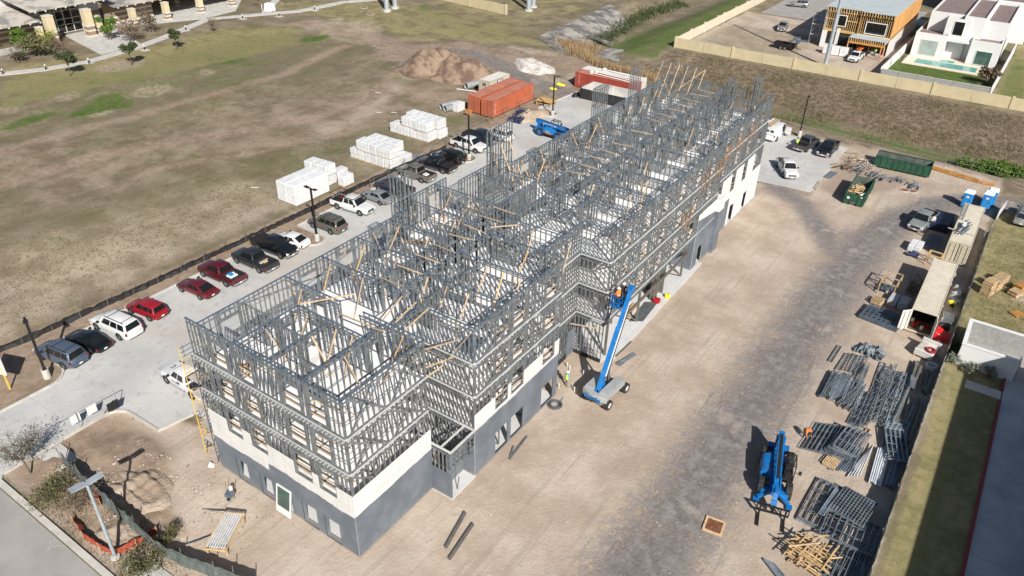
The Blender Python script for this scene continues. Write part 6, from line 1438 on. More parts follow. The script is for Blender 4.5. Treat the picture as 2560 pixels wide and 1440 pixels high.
# left of the open container: racks, wrapped packs, lattice panels, timber frame
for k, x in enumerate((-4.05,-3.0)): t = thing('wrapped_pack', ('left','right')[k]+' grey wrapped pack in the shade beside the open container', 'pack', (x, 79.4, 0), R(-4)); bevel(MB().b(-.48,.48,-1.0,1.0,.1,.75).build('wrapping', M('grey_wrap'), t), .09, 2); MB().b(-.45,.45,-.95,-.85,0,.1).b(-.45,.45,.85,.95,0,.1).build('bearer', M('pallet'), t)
GP = MB()
for k in range(9): GP.b(-1.9+k*.475-.025, -1.9+k*.475+.025, -1.4, 1.4, 0, .06)
for k in range(5): GP.b(-1.92, 1.92, -1.4+k*.7-.025, -1.4+k*.7+.025, .062, .12)
gpm = GP.mesh('lattice_panel', M('galv_blue'))
for k in range(4): o = link('lattice_panel', gpm, None, (-4.3+.03*k, 75.4, .05+.13*k)); o.rotation_euler = (0,0,R(-7)); tag(o, 'blue grey lattice panel beside the open container, '+ORDS[k]+' from the bottom', 'lattice panel', 'flat lattice panels')
t = thing('timber_rack', 'timber rack of blue bags left of the open container', 'rack', (-5.0, 82.0, 0), R(-3)); mb = MB()
for x in (-.8,.8):
    for y in (-1.5,0,1.5): mb.b(x-.05,x+.05,y-.05,y+.05,0,1.5)
for y in (-1.5,0,1.5): mb.b(-.8,.8,y-.05,y+.05,1.4,1.5)
for x in (-.8,.8): mb.b(x-.05,x+.05,-1.5,1.5,1.4,1.5).b(x-.05,x+.05,-1.5,1.5,.3,.4)
mb.build('frame', M('pallet'), t)
for k in range(6): bevel(MB().b(-.65+.4*(k % 3),-.3+.4*(k % 3),-1.3+.7*(k//3),-.75+.7*(k//3),.4,.75+.1*(k % 2)).build('bag', M('galv_blue'), t), .1, 2)
for k in range(4): tag(MB().bar((-6.4-.1*k,80.6+.7*k,.9),(-5.9,81.4+.6*k,.05),.05,.05).build('steel_prop', M('steel_primer')), 'thin dark steel prop sticking out of the timber rack', 'prop', 'props at the timber rack')
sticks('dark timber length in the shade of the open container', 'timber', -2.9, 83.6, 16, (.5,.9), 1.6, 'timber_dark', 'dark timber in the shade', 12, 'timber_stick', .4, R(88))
# in the shade of the beige container
t = thing('tarped_stack', 'stack under a dark blue shiny tarpaulin beside the beige container', 'tarped stack', (-2.9, 102.3, 0), R(-2)); MB().loft([[(-1.1,-1.9,0),(1.1,-1.9,0),(1.1,1.9,0),(-1.1,1.9,0)],[(-1.0,-1.8,.9),(1.05,-1.8,1.1),(1.05,1.8,1.25),(-1.0,1.8,1.0)]]).build('tarpaulin', M('blue_tarp'), t, fix=True)
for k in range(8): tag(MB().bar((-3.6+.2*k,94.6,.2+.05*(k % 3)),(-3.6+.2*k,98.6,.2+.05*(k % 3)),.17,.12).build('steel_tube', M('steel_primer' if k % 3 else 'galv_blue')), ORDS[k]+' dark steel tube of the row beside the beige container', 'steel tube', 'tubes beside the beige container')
for k, x in enumerate((-4.75,-4.05)): t = thing('white_pack', ('left','right')[k]+' white wrapped pack on bearers by the beige container', 'pack', (x, 93.6, 0), R(-4)); bevel(MB().b(-.33,.33,-1.05,1.05,.1,.85).build('wrapping', M('white_wrap'), t), .04, 1); MB().b(-.3,.3,-.9,-.8,0,.1).b(-.3,.3,.8,.9,0,.1).build('bearer', M('pallet'), t)
t = thing('small_trolley', 'low dark blue trolley below the white packs', 'trolley', (-4.3, 91.6, 0), R(-5)); MB().b(-.6,.6,-.35,.35,.25,.4).b(-.2,.3,-.3,.2,.4,.7).build('platform', M('scaf_blue'), t)
for x in (-.45,.45):
    for y in (-.3,.3): MB().ring((x,0,.12), .05, .12, y-.03, y+.03, 10, 'y').build('wheel', M('rubber'), t, fix=True)
t = thing('timber_stand', 'pale timber box stand between the two cream containers', 'timber stand', (-2.0, 91.0, 0), R(-6)); mb = MB()
for x in (-.7,.7):
    for y in (-.6,.6): mb.b(x-.05,x+.05,y-.05,y+.05,0,1.3)
mb.b(-.8,.8,-.7,-.5,1.3,1.38).b(-.8,.8,.5,.7,1.3,1.38).b(-.8,-.6,-.5,.5,1.3,1.38).b(.6,.8,-.5,.5,1.3,1.38).build('frame', M('timber_new'), t)
for k in range(4): tag(MB().bar((1.95,97.5+.1*k,.1),(2.0,100.6,1.5+.1*k),.08,.05).build('steel_channel', M('galv_loose')), 'steel channel leaning between the beige container and fence', 'steel channel', 'channels leaning at the fence')
# panel leaning by the gate at the fence end
tag(MB().bar((2.7,108.5,.7),(3.2,112.5,.7),.06,1.4).build('fence_panel', M('wall_board')), 'white boarded gate leaf at the end of the screen fence', 'gate')
# small litter on the field and yard
for k, (px_, py_, lb) in enumerate(((945,233,'long thin white board lying on the brown field'),(948,282,'thin white board lying on the field near the bales'),(985,282,'short white board on the field near the far bales'),(638,470,'white scrap lying on the bare field'))):
    a = at(px_, py_); tag(MB().bar((a.x-.4,a.y-.3,.08),(a.x+.4,a.y+.3,.08),.12,.05).build('litter_board', M('plastic_white')), lb, 'board')
a = at(1040, 395); tag(MB().bar((a.x-.3,a.y,.1),(a.x+.4,a.y+.2,.15),.3,.15).build('blue_sack', M('porta_blue')), 'blue sack on the brown strip behind the black pickup', 'sack')
a = at(4, 968); t = thing('site_sign', 'white sign board on yellow posts at the left edge', 'sign', (a.x, a.y, 0), R(20))
MB().bar((-.9,0,0),(-.9,0,3.0),.12,.12).build('post', M('yellow'), t); MB().bar((.9,0,0),(.9,0,3.0),.12,.12).build('post', M('yellow'), t); MB().b(-1.2,1.2,-.05,.05,1.6,3.4).build('board', M('white_paint'), t)
# ------------------------------------------------------------------ vehicles (local +x is the nose)
SPEC = dict(  # L, W, H, hood z, belt z, wheel r, front axle, rear axle, cabin (rear base, rear roof, front roof, front base)
  sedan=dict(L=4.75,W=1.80,H=1.45,hood=.86,belt=.95,r=.33,fa=1.42,ra=-1.38,cab=(-2.05,-1.05,.25,1.05),tail=.98),
  hatch=dict(L=4.45,W=1.76,H=1.62,hood=.92,belt=1.0,r=.34,fa=1.35,ra=-1.30,cab=(-2.12,-1.85,.35,1.0),tail=1.0),
  suv=dict(L=5.15,W=1.97,H=1.88,hood=1.08,belt=1.14,r=.39,fa=1.55,ra=-1.45,cab=(-2.5,-2.25,.55,1.2),tail=1.14),
  suvlong=dict(L=5.6,W=2.0,H=1.90,hood=1.08,belt=1.13,r=.39,fa=1.70,ra=-1.62,cab=(-2.74,-2.5,.70,1.35),tail=1.13),
  pickup=dict(L=5.85,W=2.02,H=1.92,hood=1.14,belt=1.17,r=.41,fa=1.90,ra=-1.75,cab=(-.92,-.72,.85,1.5),tail=1.17,bed=True),
  van=dict(L=5.7,W=2.02,H=2.15,hood=1.15,belt=1.25,r=.37,fa=1.85,ra=-1.6,cab=(-2.82,-2.76,1.55,2.1),tail=1.2))
def ring10(x, w, zb, zt_, tw=.80):
    h = zt_-zb
    half = [(.70*w, zb), (.96*w, zb+.10), (1.0*w, zb+.48*h), (.975*w, zb+.80*h), (tw*w, zt_)]
    return [(x, y, z) for y, z in half]+[(x, -y, z) for y, z in half[::-1]]
def loft_body(st, w):
    m_ = MB(); m_.loft([ring10(x, w*k, zb, z, tw) for x, k, zb, z, tw in st]); return m_
VM = {}
def vparts(kind):
    """list of (name, mesh, slot, children) in local space; slot 'paint' takes the colour of the car"""
    if kind in VM: return VM[kind]
    s = SPEC[kind]; L, W_, H = s['L']/2, s['W']/2, s['H']; hd, bt = s['hood'], s['belt']; c0, c1, c2, c3 = s['cab']; P = []
    dummy = M('paint_white')
    if s.get('bed'):
        x0 = c0-.02
        st = [(x0,1,.42,bt,.92),(x0+.3,1,.34,bt,.90),(c3-.5,1,.34,bt,.88),(c3,.995,.34,hd+.01,.86),(c3+.25,.99,.34,hd,.86),(L-.5,.98,.36,hd-.06,.84),(L-.12,.95,.40,hd-.14,.84),(L-.02,.90,.46,hd-.26,.84)]
        P.append(('body', loft_body(st, W_).mesh('body', dummy, 38, True), 'paint'))
        m_ = MB()
        for sg in (-1, 1): m_.b(-L+.05, x0-.02, min(sg*W_*.99, sg*W_*.90), max(sg*W_*.99, sg*W_*.90), .5, bt-.02)
        m_.b(-L+.02, -L+.09, -W_*.97, W_*.97, .5, bt-.03).b(x0-.1, x0-.03, -W_*.9, W_*.9, .6, bt-.02); P.append(('bed', m_.mesh('bed', dummy), 'paint'))
        P.append(('bed_floor', MB().b(-L+.095,-L+.11,-W_*.885,W_*.885,.68,bt-.04).b(x0-.125,x0-.105,-W_*.885,W_*.885,.68,bt-.03).b(-L+.11,x0-.125,-W_*.897,-W_*.88,.68,bt-.03).b(-L+.11,x0-.125,W_*.88,W_*.897,.68,bt-.03).b(-L+.1, x0-.1, -W_*.897, W_*.897, .62, .68).b(s['ra']-.45, s['ra']+.45, -W_*.89, -W_*.62, .68, .86).b(s['ra']-.45, s['ra']+.45, W_*.62, W_*.89, .68, .86).mesh('bed_floor', M('trim_black')), None))
    else:
        tl = s['tail']
        st = [(-L+.02,.90,.48,tl-.22,.86),(-L+.10,.95,.40,tl-.08,.86),(-L+.30,.985,.32,tl,.86),(c0+.25,1,.28,tl,.88),(s['ra']+.6,1,.26,bt,.88),(c3-.4,1,.26,bt,.88),(c3,.995,.28,hd+.02,.86),(c3+.25,.99,.28,hd,.84),(L-.55,.97,.30,hd-.07,.82),(L-.16,.93,.36,hd-.18,.80),(L-.02,.86,.44,hd-.32,.80)]
        P.append(('body', loft_body(st, W_).mesh('body', dummy, 38, True), 'paint'))
    # cabin
    wb, wr = W_*.93, W_*.74; zb, zr = bt-.03, H-.05
    m_ = MB(); m_.loft([[(c0,-wb,zb),(c3,-wb,zb),(c3,wb,zb),(c0,wb,zb)],[(c1,-wr,zr),(c2,-wr,zr),(c2,wr,zr),(c1,wr,zr)],[(c1+.12,-wr+.12,H),(c2-.18,-wr+.12,H),(c2-.18,wr-.12,H),(c1+.12,wr-.12,H)]])
    rme = m_.mesh('roof', dummy, None, True); bm = bmesh.new(); bm.from_mesh(rme)
    bmesh.ops.bevel(bm, geom=[e for e in bm.edges if min(v.co.z for v in e.verts) > zb+.01 or abs(e.verts[0].co.z-e.verts[1].co.z) > .2], offset=.07, segments=3, affect='EDGES', clamp_overlap=True); bm.to_mesh(rme); bm.free()
    rme.polygons.foreach_set('use_smooth', [True]*len(rme.polygons)); rme.set_sharp_from_angle(angle=R(50)); P.append(('roof', rme, 'paint'))
    def sidept(sg, u, v, off=.012):
        xb, xt = c0+(c3-c0)*u, c1+(c2-c1)*u; return (xb+(xt-xb)*v, sg*(wb+(wr-wb)*v+off), zb+(zr-zb)*v+off*.3)
    spl = {'sedan':[(.20,.52),(.55,.84)],'hatch':[(.06,.24),(.27,.54),(.57,.86)],'suv':[(.05,.27),(.30,.55),(.58,.87)],'suvlong':[(.05,.29),(.32,.56),(.59,.87)],'pickup':[(.10,.46),(.50,.86)],'van':[(.80,.95)]}[kind]
    for sg in (-1, 1):
        for u0, u1 in spl:
            a, b_, c_, d = sidept(sg,u0,.14), sidept(sg,u1,.14), sidept(sg,u1,.90), sidept(sg,u0,.90); g_ = MB()
            g_.q(*( (a,b_,c_,d) if sg < 0 else (d,c_,b_,a) )); P.append(('side_window', g_.mesh('side_window', M('glass')), None))
    def endpt(front, q, v, off=.012):
        xb, xt = (c3, c2) if front else (c0, c1); sg = 1 if front else -1
        return (xb+(xt-xb)*v+sg*off, q*(wb+(wr-wb)*v), zb+(zr-zb)*v+off)
    P.append(('windshield', MB().q(endpt(1,-.93,.06), endpt(1,.93,.06), endpt(1,.90,.93), endpt(1,-.90,.93)).mesh('windshield', M('glass')), None))
    if kind == 'van':
        for sg in (-1, 1): P.append(('rear_window', MB().q(endpt(0,sg*.15,.45), endpt(0,sg*.15,.85), endpt(0,sg*.8,.85), endpt(0,sg*.8,.45)).mesh('rear_window', M('glass'), None, False), None))
    else: P.append(('rear_window', MB().q(endpt(0,.86,.14), endpt(0,-.86,.14), endpt(0,-.84,.90), endpt(0,.84,.90)).mesh('rear_window', M('glass')), None))
    # trim
    P.append(('grille', MB().b(L-.06, L+.012, -W_*.55, W_*.55, hd-.52, hd-.30).mesh('grille', M('trim_black')), None))
    P.append(('front_bumper', MB().loft([[(L-.25,-W_*.97,z),(L+.02,-W_*.72,z),(L+.06,0,z),(L+.02,W_*.72,z),(L-.25,W_*.97,z)] for z in (.36,.58)]).mesh('front_bumper', M('chrome') if s.get('bed') else dummy, None, True), None if s.get('bed') else 'paint'))
    P.append(('rear_bumper', MB().loft([[(-L+.22,-W_*.97,z),(-L-.04,-W_*.80,z),(-L-.08,0,z),(-L-.04,W_*.80,z),(-L+.22,W_*.97,z)] for z in (.42,.62)]).mesh('rear_bumper', M('chrome') if s.get('bed') else dummy, None, True), None if s.get('bed') else 'paint'))
    for sg in (-1, 1):
        P.append(('headlight', MB().b(L-.16, L+.005, min(sg*W_*.60,sg*W_*.90), max(sg*W_*.60,sg*W_*.90), hd-.48, hd-.28).mesh('headlight', M('head_lamp')), None))
        tz = bt-.42 if not kind.startswith('suv') and kind != 'van' else bt-.32
        P.append(('taillight', MB().b(-L-.005, -L+.12, min(sg*W_*.84,sg*W_*.985), max(sg*W_*.84,sg*W_*.985), tz, tz+.28).mesh('taillight', M('tail_lamp')), None))
        P.append(('mirror', MB().b(c3-.35, c3-.17, min(sg*W_*.97,sg*(W_+.20)), max(sg*W_*.97,sg*(W_+.20)), bt+.03, bt+.20).mesh('mirror', M('trim_black')), None))
        for ax_ in (s['fa'], s['ra']):
            m_ = MB(); n = 14; R1 = s['r']+.09
            vs = [(ax_+R1*math.cos(t), sg*(W_+.006), max(.26, s['r']+R1*math.sin(t))) for t in [math.pi*(-.12+1.24*k/n) for k in range(n+1)]]
            m_.add(vs, [tuple(range(n+1)) if sg < 0 else tuple(range(n, -1, -1))]); P.append(('wheel_arch', m_.mesh('wheel_arch', M('trim_black')), None))
    P.append(('license_plate', MB().b(-L-.10, -L-.082, -.16, .16, .50, .64).mesh('license_plate', M('plate')), None)); P.append(('license_plate', MB().b(L+.062, L+.075, -.16, .16, .42, .56).mesh('license_plate', M('plate')), None))
    if kind.startswith('suv'): P.append(('roof_rack', MB().b(c1+.2,c2-.3,-wr+.05,-wr+.1,H+.02,H+.07).b(c1+.2,c2-.3,wr-.1,wr-.05,H+.02,H+.07).b(c1+.5,c1+.55,-wr+.1,wr-.1,H+.03,H+.06).b(c2-.75,c2-.7,-wr+.1,wr-.1,H+.03,H+.06).mesh('roof_rack', M('trim_black')), None))
    if kind == 'pickup': [P.append(('running_board', MB().b(c0+.1,c3-.2,min(q*W_*.94,q*(W_+.08)),max(q*W_*.94,q*(W_+.08)),.36,.42).mesh('running_board', M('chrome')), None)) for q in (-1, 1)]
    # wheel pieces
    r, ww = s['r'], .24
    ty = MB().ring((0,0,0), r*.62, r, -ww/2, ww/2, 20, 'y').mesh('tyre', M('rubber'), 35, True)
    rm = []
    for sg in (-1, 1):
        d = MB().cyl((0,-ww*.3,0),(0,ww*.3,0), r*.63, n=16)
        for k in range(5):
            a = 2*math.pi*k/5; d.bar((math.cos(a)*r*.1, sg*ww*.38, math.sin(a)*r*.1), (math.cos(a)*r*.58, sg*ww*.36, math.sin(a)*r*.58), r*.2, .02, (0,1,0))
        rm.append(d.mesh('rim', M('rim')))
    VM[kind] = (P, ty, rm); return VM[kind]
def car(kind, colour, label, tail=None, nose=None, pos=None, rz=0.0, group=None, name=None, cat=None, z=.05, rims=None, skip=()):
    s = SPEC[kind]
    if tail:
        a, b_ = at(*tail, .75), at(*nose, .75); c = (a+b_)/2; rz = math.atan2(b_.y-a.y, b_.x-a.x)
    else: c = Vector((*pos, 0))
    nm = name or {'sedan':'parked_sedan','hatch':'parked_hatchback','suv':'parked_suv','suvlong':'parked_suv','pickup':'pickup_truck','van':'cargo_van'}[kind]
    t = thing(nm, label, cat or {'pickup':'pickup truck','van':'van'}.get(kind, 'car'), (c.x, c.y, z), rz, group)
    P, ty, rm = vparts(kind); paint = M('paint_'+colour)
    for n_, me, slot in P:
        if n_ in skip: continue
        o = link(n_, me, t)
        if slot == 'paint': o.material_slots[0].link = 'OBJECT'; o.material_slots[0].material = paint
    W_ = s['W']/2
    for x in (s['fa'], s['ra']):
        for sg in (-1, 1):
            h = link('wheel', None, t, (x, sg*(W_-.09), s['r'])); link('tyre', ty, h); link('rim', rm[0 if sg < 0 else 1], h)
            if rims: h.children[1].material_slots[0].link = 'OBJECT'; h.children[1].material_slots[0].material = M(rims)
    return t
PARK = 'vehicles parked along the field kerb'; WE = R(180)
car('suv','bluegrey','blue grey estate nearest the street, beside the black sedan', (188,898),(115,868), group=PARK)
car('sedan','black','black sedan between the blue grey car and the white estate', (252,862),(186,834), group=PARK)
car('suvlong','white','long white estate with roof bars parked beside the red hatchback', (333,830),(248,792), group=PARK)
car('hatch','red','bright red hatchback between the white estate and a dark red saloon', (398,782),(334,757), group=PARK)
car('sedan','maroon','dark red saloon with a faded roof beside the dark red pickup', (523,730),(461,704), group=PARK)
car('pickup','darkred','dark red pickup with blue packs in its bed', (596,700),(513,664), group=PARK)
car('pickup','charcoal','charcoal pickup with yellow tools in its bed', (676,666),(598,632), group=PARK)
car('pickup','black','lifted black pickup with its nose toward the building', (646,600),(728,632), group=PARK, rims='trim_black', z=.15)
car('sedan','white','white sedan beside the kerbed lamp island', (757,606),(696,588), group=PARK)
car('suv','tan','tan estate parked between the lamp island and the white rack pickup', (854,572),(783,545), group=PARK)
car('pickup','white','white pickup with a black ladder rack over its bed', (842,500),(922,524), group=PARK)
car('sedan','silver','silver sedan beside the white pickup with the rack', (972,500),(911,478), group=PARK)
car('pickup','navy','dark navy pickup partly behind the first parapet frame', (1025,482),(948,455), group=PARK)
car('pickup','greytan','grey brown pickup beside two black vehicles', (1081,446),(1003,419), group=PARK)
car('pickup','black','black pickup between the grey brown pickup and a black estate', (1133,423),(1055,399), group=PARK)
car('suv','black','black estate parked just below the lamp post by the bales', (1152,402),(1090,383), group=PARK)
car('pickup','white','white pickup with nose toward the building near the far bales', (1135,350),(1212,372), group=PARK)
car('pickup','navy','dark pickup just beyond the white pickup by the far bales', (1165,333),(1240,352), group=PARK)
car('suv','white','white estate seen through the tall parapet frame', (1276,345),(1215,325), group=PARK)
wp = car('pickup','white','white pickup with black door lettering behind the scaffold', (512,975),(432,925))
letters('JFK', .42, M('trim_black'), wp, face_m((2.1,0,1.165),(0.06,0,1),(-1,0,0)), .004)
letters('OLIVAREZ', .26, M('trim_black'), wp, face_m((.45,1.02,.86),(0,1,0)), .004); letters('JFK', .34, M('trim_black'), wp, face_m((-.1,1.02,1.02),(0,1,0)), .004)
van = car('van','white','white work van with ladders on its roof and an open side', (1920,345),(1956,320), skip=())
for k in range(3): tag(MB().bar((0,0,0),(3.6,0,.02),.3,.06).build('ladder', M('timber' if k else 'plastic_white'), None, loc=(van.location.x-1.3+.45*k, van.location.y-2.0, 2.45), rz=van.rotation_euler.z), ('white','left timber','right timber')[k]+' ladder tied on the roof of the white work van', 'ladder')
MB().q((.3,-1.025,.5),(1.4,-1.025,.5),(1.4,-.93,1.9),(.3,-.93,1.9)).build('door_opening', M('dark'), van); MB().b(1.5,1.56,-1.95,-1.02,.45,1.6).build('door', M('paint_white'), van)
car('pickup','grey','grey pickup with a chrome tail parked beside the work van', (1993,372),(2040,345))
car('pickup','black','black pickup facing the camera by the far scrap piles', (2088,352),(2053,388))
wk = car('pickup','white','white pickup standing alone on the far right concrete', (1956,400),(1981,440))
car('pickup','greengrey','grey green pickup parked on the yard by the blue tarp', (2333,527),(2283,572), z=.0)
car('suvlong','silver','silver car cut off by the right edge of the view', (2552,560),(2572,515), z=.0)
car('suv','silver','silver minivan on the court of the housing estate', (2018,12),(1975,8), z=.03)
car('pickup','silver','small silver pickup on the bare plot behind the cream wall', (1963,55),(1951,77), z=.0)
hw = car('pickup','white','white pickup with ladders and orange gear at the timber house', (2160,128),(2120,155), z=.0)
# loads
def bedload(label, cat, px_, py_, z, sx, sy, material, name, rz=R(180)):
    a = at(px_, py_, z); o = MB().b(-sx,sx,-sy,sy,0,.16).build(name, M(material), None, loc=a, rz=rz); bevel(o, .03, 1); return tag(o, label, cat)
bedload('blue and white packs lying in the dark red pickup bed', 'packs', 578, 688, .74, .6, .5, 'porta_roof', 'pack')
bedload('blue pack on the white packs in the dark red pickup', 'pack', 577, 687, .9, .3, .22, 'porta_blue', 'pack')
bedload('folded black cover across the front of the dark red pickup bed', 'cover', 566, 677, 1.0, .35, .8, 'silt', 'bed_cover')
bedload('yellow tools in the charcoal pickup bed', 'tools', 663, 655, .74, .22, .25, 'timber_new', 'tools'); bedload('grey tray in the charcoal pickup bed', 'tray', 656, 652, .72, .5, .6, 'grey_wrap', 'tray')
bedload('pale box in the bed of the grey brown pickup', 'box', 1066, 437, .74, .35, .4, 'plastic_white', 'box')
bedload('red toolbox in the bed of the white rack pickup', 'toolbox', 860, 492, .8, .3, .45, 'red', 'toolbox')
rk = bpy.data.objects['pickup_truck.004'] if 'pickup_truck.004' in bpy.data.objects else None
for o in list(COL.objects):
    if o.get('label') == 'white pickup with a black ladder rack over its bed': rk = o
mb = MB()
for x in (-2.75,-1.85,-1.0):
    for y in (-.92,.92): mb.bar((x,y,1.15),(x,y,2.05),.05,.05)
    mb.bar((x,-.92,2.05),(x,.92,2.05),.05,.05)
for y in (-.92,.92): mb.bar((-2.8,y,2.05),(1.0,y,2.05),.05,.05).bar((-2.75,y,1.5),(-1.0,y,1.5),.04,.04)
mb.bar((1.0,-.92,2.05),(1.0,.92,2.05),.05,.05).build('ladder_rack', M('black_metal'), rk)
for k, (dx, dy, c) in enumerate(((-.5,.2,'vest_orange'),(-.3,-.3,'timber_orange'),(.2,0,'red'))): 
    v = hw.matrix_basis; q_ = Vector((math.cos(hw.rotation_euler.z)*(-1.4+dx)-math.sin(hw.rotation_euler.z)*dy, math.sin(hw.rotation_euler.z)*(-1.4+dx)+math.cos(hw.rotation_euler.z)*dy, 0))
    o = MB().bar((-1.6,0,0),(1.6,0,.1),.3,.1).build('ladder', M(c), None, loc=hw.location+q_+Vector((0,0,1.95+.13*k)), rz=hw.rotation_euler.z+.08*k); tag(o, ('orange ladder lying highest on the pickup at the timber house','brown ladder lying on the pickup at the timber house','red ladder lying on the pickup at the timber house')[k], 'ladder')
# black tipping trailer on the plot
a = at(1961, 122); t = thing('tipper_trailer', 'black open trailer standing on the bare plot behind the cream wall', 'trailer', (a.x, a.y, 0), R(-3))
MB().b(-2.3,2.3,-1.0,-.92,.6,1.35).b(-2.3,2.3,.92,1.0,.6,1.35).b(-2.3,-2.22,-.92,.92,.6,1.35).b(2.22,2.3,-.92,.92,.6,1.35).b(-2.22,2.22,-.92,.92,.55,.65).build('box', M('black_metal'), t); MB().bar((2.3,0,.55),(3.6,0,.5),.12,.12).build('drawbar', M('black_metal'), t)
for x in (-.5,.4):
    for y in (-1.12,1.12): wheel(t, x, y, .36, .24, 1 if y > 0 else -1)
# white coach at the right edge
a = at(2545, 108); t = thing('coach', 'white coach with dark windows at the right edge behind the houses', 'coach', (a.x+3.6, a.y+1.4, 0), R(4))
bevel(MB().b(-5.2,5.2,-1.2,1.2,.4,3.1).build('body', M('paint_white'), t), .2, 3); MB().b(-4.6,4.8,-1.215,-1.205,1.7,2.35).build('side_window', M('glass'), t); MB().b(-5.212,-5.205,-1,1,1.6,2.7).build('windshield', M('glass'), t)
for x in (-3.4,3.2):
    for y in (-1.05,1.05): wheel(t, x, y, .48, .3, 1 if y > 0 else -1)
# ------------------------------------------------------------------ people
def person(label, loc, rz, top, legs, pose='stand', hat='hat_white', vest=None, hgt=1.0):
    """one continuous body grown round a posed skeleton; +x is the way the person faces"""
    J = {'pel':(0,0,.95,.145),'sp':(.0,0,1.12,.125),'ch':(.01,0,1.34,.15),'nk':(.02,0,1.50,.06),'hd':(.04,0,1.60,.085),'hd2':(.04,0,1.72,.07)}
    arms = {'L':[(0,.2,1.42,.065),(.05,.27,1.14,.05),(.2,.24,.92,.038),(.27,.23,.87,.03)],'R':[(0,-.2,1.42,.065),(.05,-.27,1.14,.05),(.2,-.24,.92,.038),(.27,-.23,.87,.03)]}
    lg = {'L':[(0,.1,.88,.095),(.03,.12,.5,.07),(-.02,.13,.1,.05),(.14,.14,.04,.042)],'R':[(0,-.1,.88,.095),(.05,-.12,.5,.07),(.0,-.13,.1,.05),(.16,-.14,.04,.042)]}
    if pose == 'work':      # both hands forward at chest height
        arms = {'L':[(0,.2,1.42,.065),(.2,.27,1.24,.05),(.42,.14,1.28,.038),(.5,.12,1.3,.03)],'R':[(0,-.2,1.42,.065),(.18,-.27,1.22,.05),(.42,-.12,1.25,.038),(.5,-.1,1.27,.03)]}
    if pose == 'reach':     # one hand up on the steel
        arms['R'] = [(0,-.2,1.42,.065),(.22,-.24,1.5,.05),(.42,-.2,1.68,.038),(.5,-.19,1.72,.03)]
    if pose == 'walk':
        lg = {'L':[(0,.1,.88,.095),(.22,.11,.52,.07),(.22,.12,.1,.05),(.38,.13,.04,.042)],'R':[(0,-.1,.88,.095),(-.06,-.11,.5,.07),(-.26,-.12,.16,.05),(-.14,-.12,.05,.042)]}
    if pose == 'bend':      # bent over at the hip, hands near the ground
        J = {'pel':(-.12,0,.82,.15),'sp':(.05,0,.94,.13),'ch':(.27,0,1.0,.155),'nk':(.43,0,.96,.06),'hd':(.54,0,.92,.085),'hd2':(.64,0,.88,.07)}
        arms = {'L':[(.3,.2,.97,.065),(.4,.26,.68,.05),(.52,.2,.45,.038),(.56,.19,.38,.03)],'R':[(.3,-.2,.97,.065),(.38,-.26,.68,.05),(.5,-.2,.42,.038),(.54,-.19,.35,.03)]}
        lg = {'L':[(-.1,.1,.76,.095),(.06,.12,.44,.07),(-.06,.13,.1,.05),(.1,.14,.04,.042)],'R':[(-.1,-.1,.76,.095),(.1,-.12,.44,.07),(.0,-.13,.1,.05),(.16,-.14,.04,.042)]}
    V, E_, Rr, G = [], [], [], []
    def addv(p, g_): V.append(p[:3]); Rr.append(p[3]); G.append(g_); return len(V)-1
    ids = {}; prev = None
    for k, g_ in (('pel','leg'),('sp','top'),('ch','top'),('nk','skin'),('hd','skin'),('hd2','skin')):
        i = addv(J[k], g_); ids[k] = i
        if prev is not None: E_.append((prev, i))
        prev = i
    for ch in arms.values():
        prev = ids['ch']
        for n_, p_ in enumerate(ch): i = addv(p_, 'top' if n_ < 2 else 'skin'); E_.append((prev, i)); prev = i
    for ch in lg.values():
        prev = ids['pel']
        for n_, p_ in enumerate(ch): i = addv(p_, 'leg' if n_ < 3 else 'shoe'); E_.append((prev, i)); prev = i
    me = bpy.data.meshes.new('body'); me.from_pydata(V, E_, []); o = bpy.data.objects.new('tmp_body', me); COL.objects.link(o)
    md = o.modifiers.new('s', 'SKIN'); md.use_smooth_shade = True
    for i, sv in enumerate(me.skin_vertices[0].data): sv.radius = (Rr[i], Rr[i]); sv.use_root = (i == 0)
    o.modifiers.new('d', 'SUBSURF').levels = 1
    bpy.context.view_layer.update(); dg = bpy.context.evaluated_depsgraph_get()
    nm = bpy.data.meshes.new_from_object(o.evaluated_get(dg)); bpy.data.objects.remove(o)
    bm = bmesh.new(); bm.from_mesh(nm)
    # five fingers on each hand, eyes, nose, ears
    def blob_(c, sx, sy, sz): bmesh.ops.create_cube(bm, size=1, matrix=Matrix.Translation(c) @ Matrix.Diagonal((sx, sy, sz, 1)))
    for ch in arms.values():
        w_, h_ = Vector(ch[2][:3]), Vector(ch[3][:3]); d = (h_-w_).normalized(); sd_ = d.cross(Vector((0,0,1))).normalized()
        for k in range(4): blob_(h_+d*(.045+.008*(k in (1,2)))+sd_*(k-1.5)*.021, .05, .016, .018)
        blob_(h_+sd_*.045*(1 if w_.y < 0 else -1), .035, .018, .018)
    hp = Vector(J['hd'][:3]); blob_(hp+Vector((.092,0,.03)), .03, .022, .035)
    for s in (-1, 1): blob_(hp+Vector((.078,s*.035,.055)), .012, .02, .012); blob_(hp+Vector((0,s*.088,.03)), .03, .015, .05)
    bm.to_mesh(nm); bm.free()
    pal = [M(top), M(legs), M('skin'), M('trim_black')]; order = {'top':0,'leg':1,'skin':2,'shoe':3}
    nm.materials.clear()
    for x in pal: nm.materials.append(x)
    Vn = [Vector(v) for v in V]
    for pl in nm.polygons:
        c = pl.center; k = min(range(len(Vn)), key=lambda i: (Vn[i]-c).length-Rr[i]); pl.material_index = order[G[k]]; pl.use_smooth = True
    t = thing('person', label, 'person', loc, rz); t.scale = (hgt,)*3
    nm.name = 'body'; link('body', nm, t)
    up = (Vector(J['hd2'][:3])-Vector(J['hd'][:3])).normalized(); q_ = up.to_track_quat('Z', 'X')
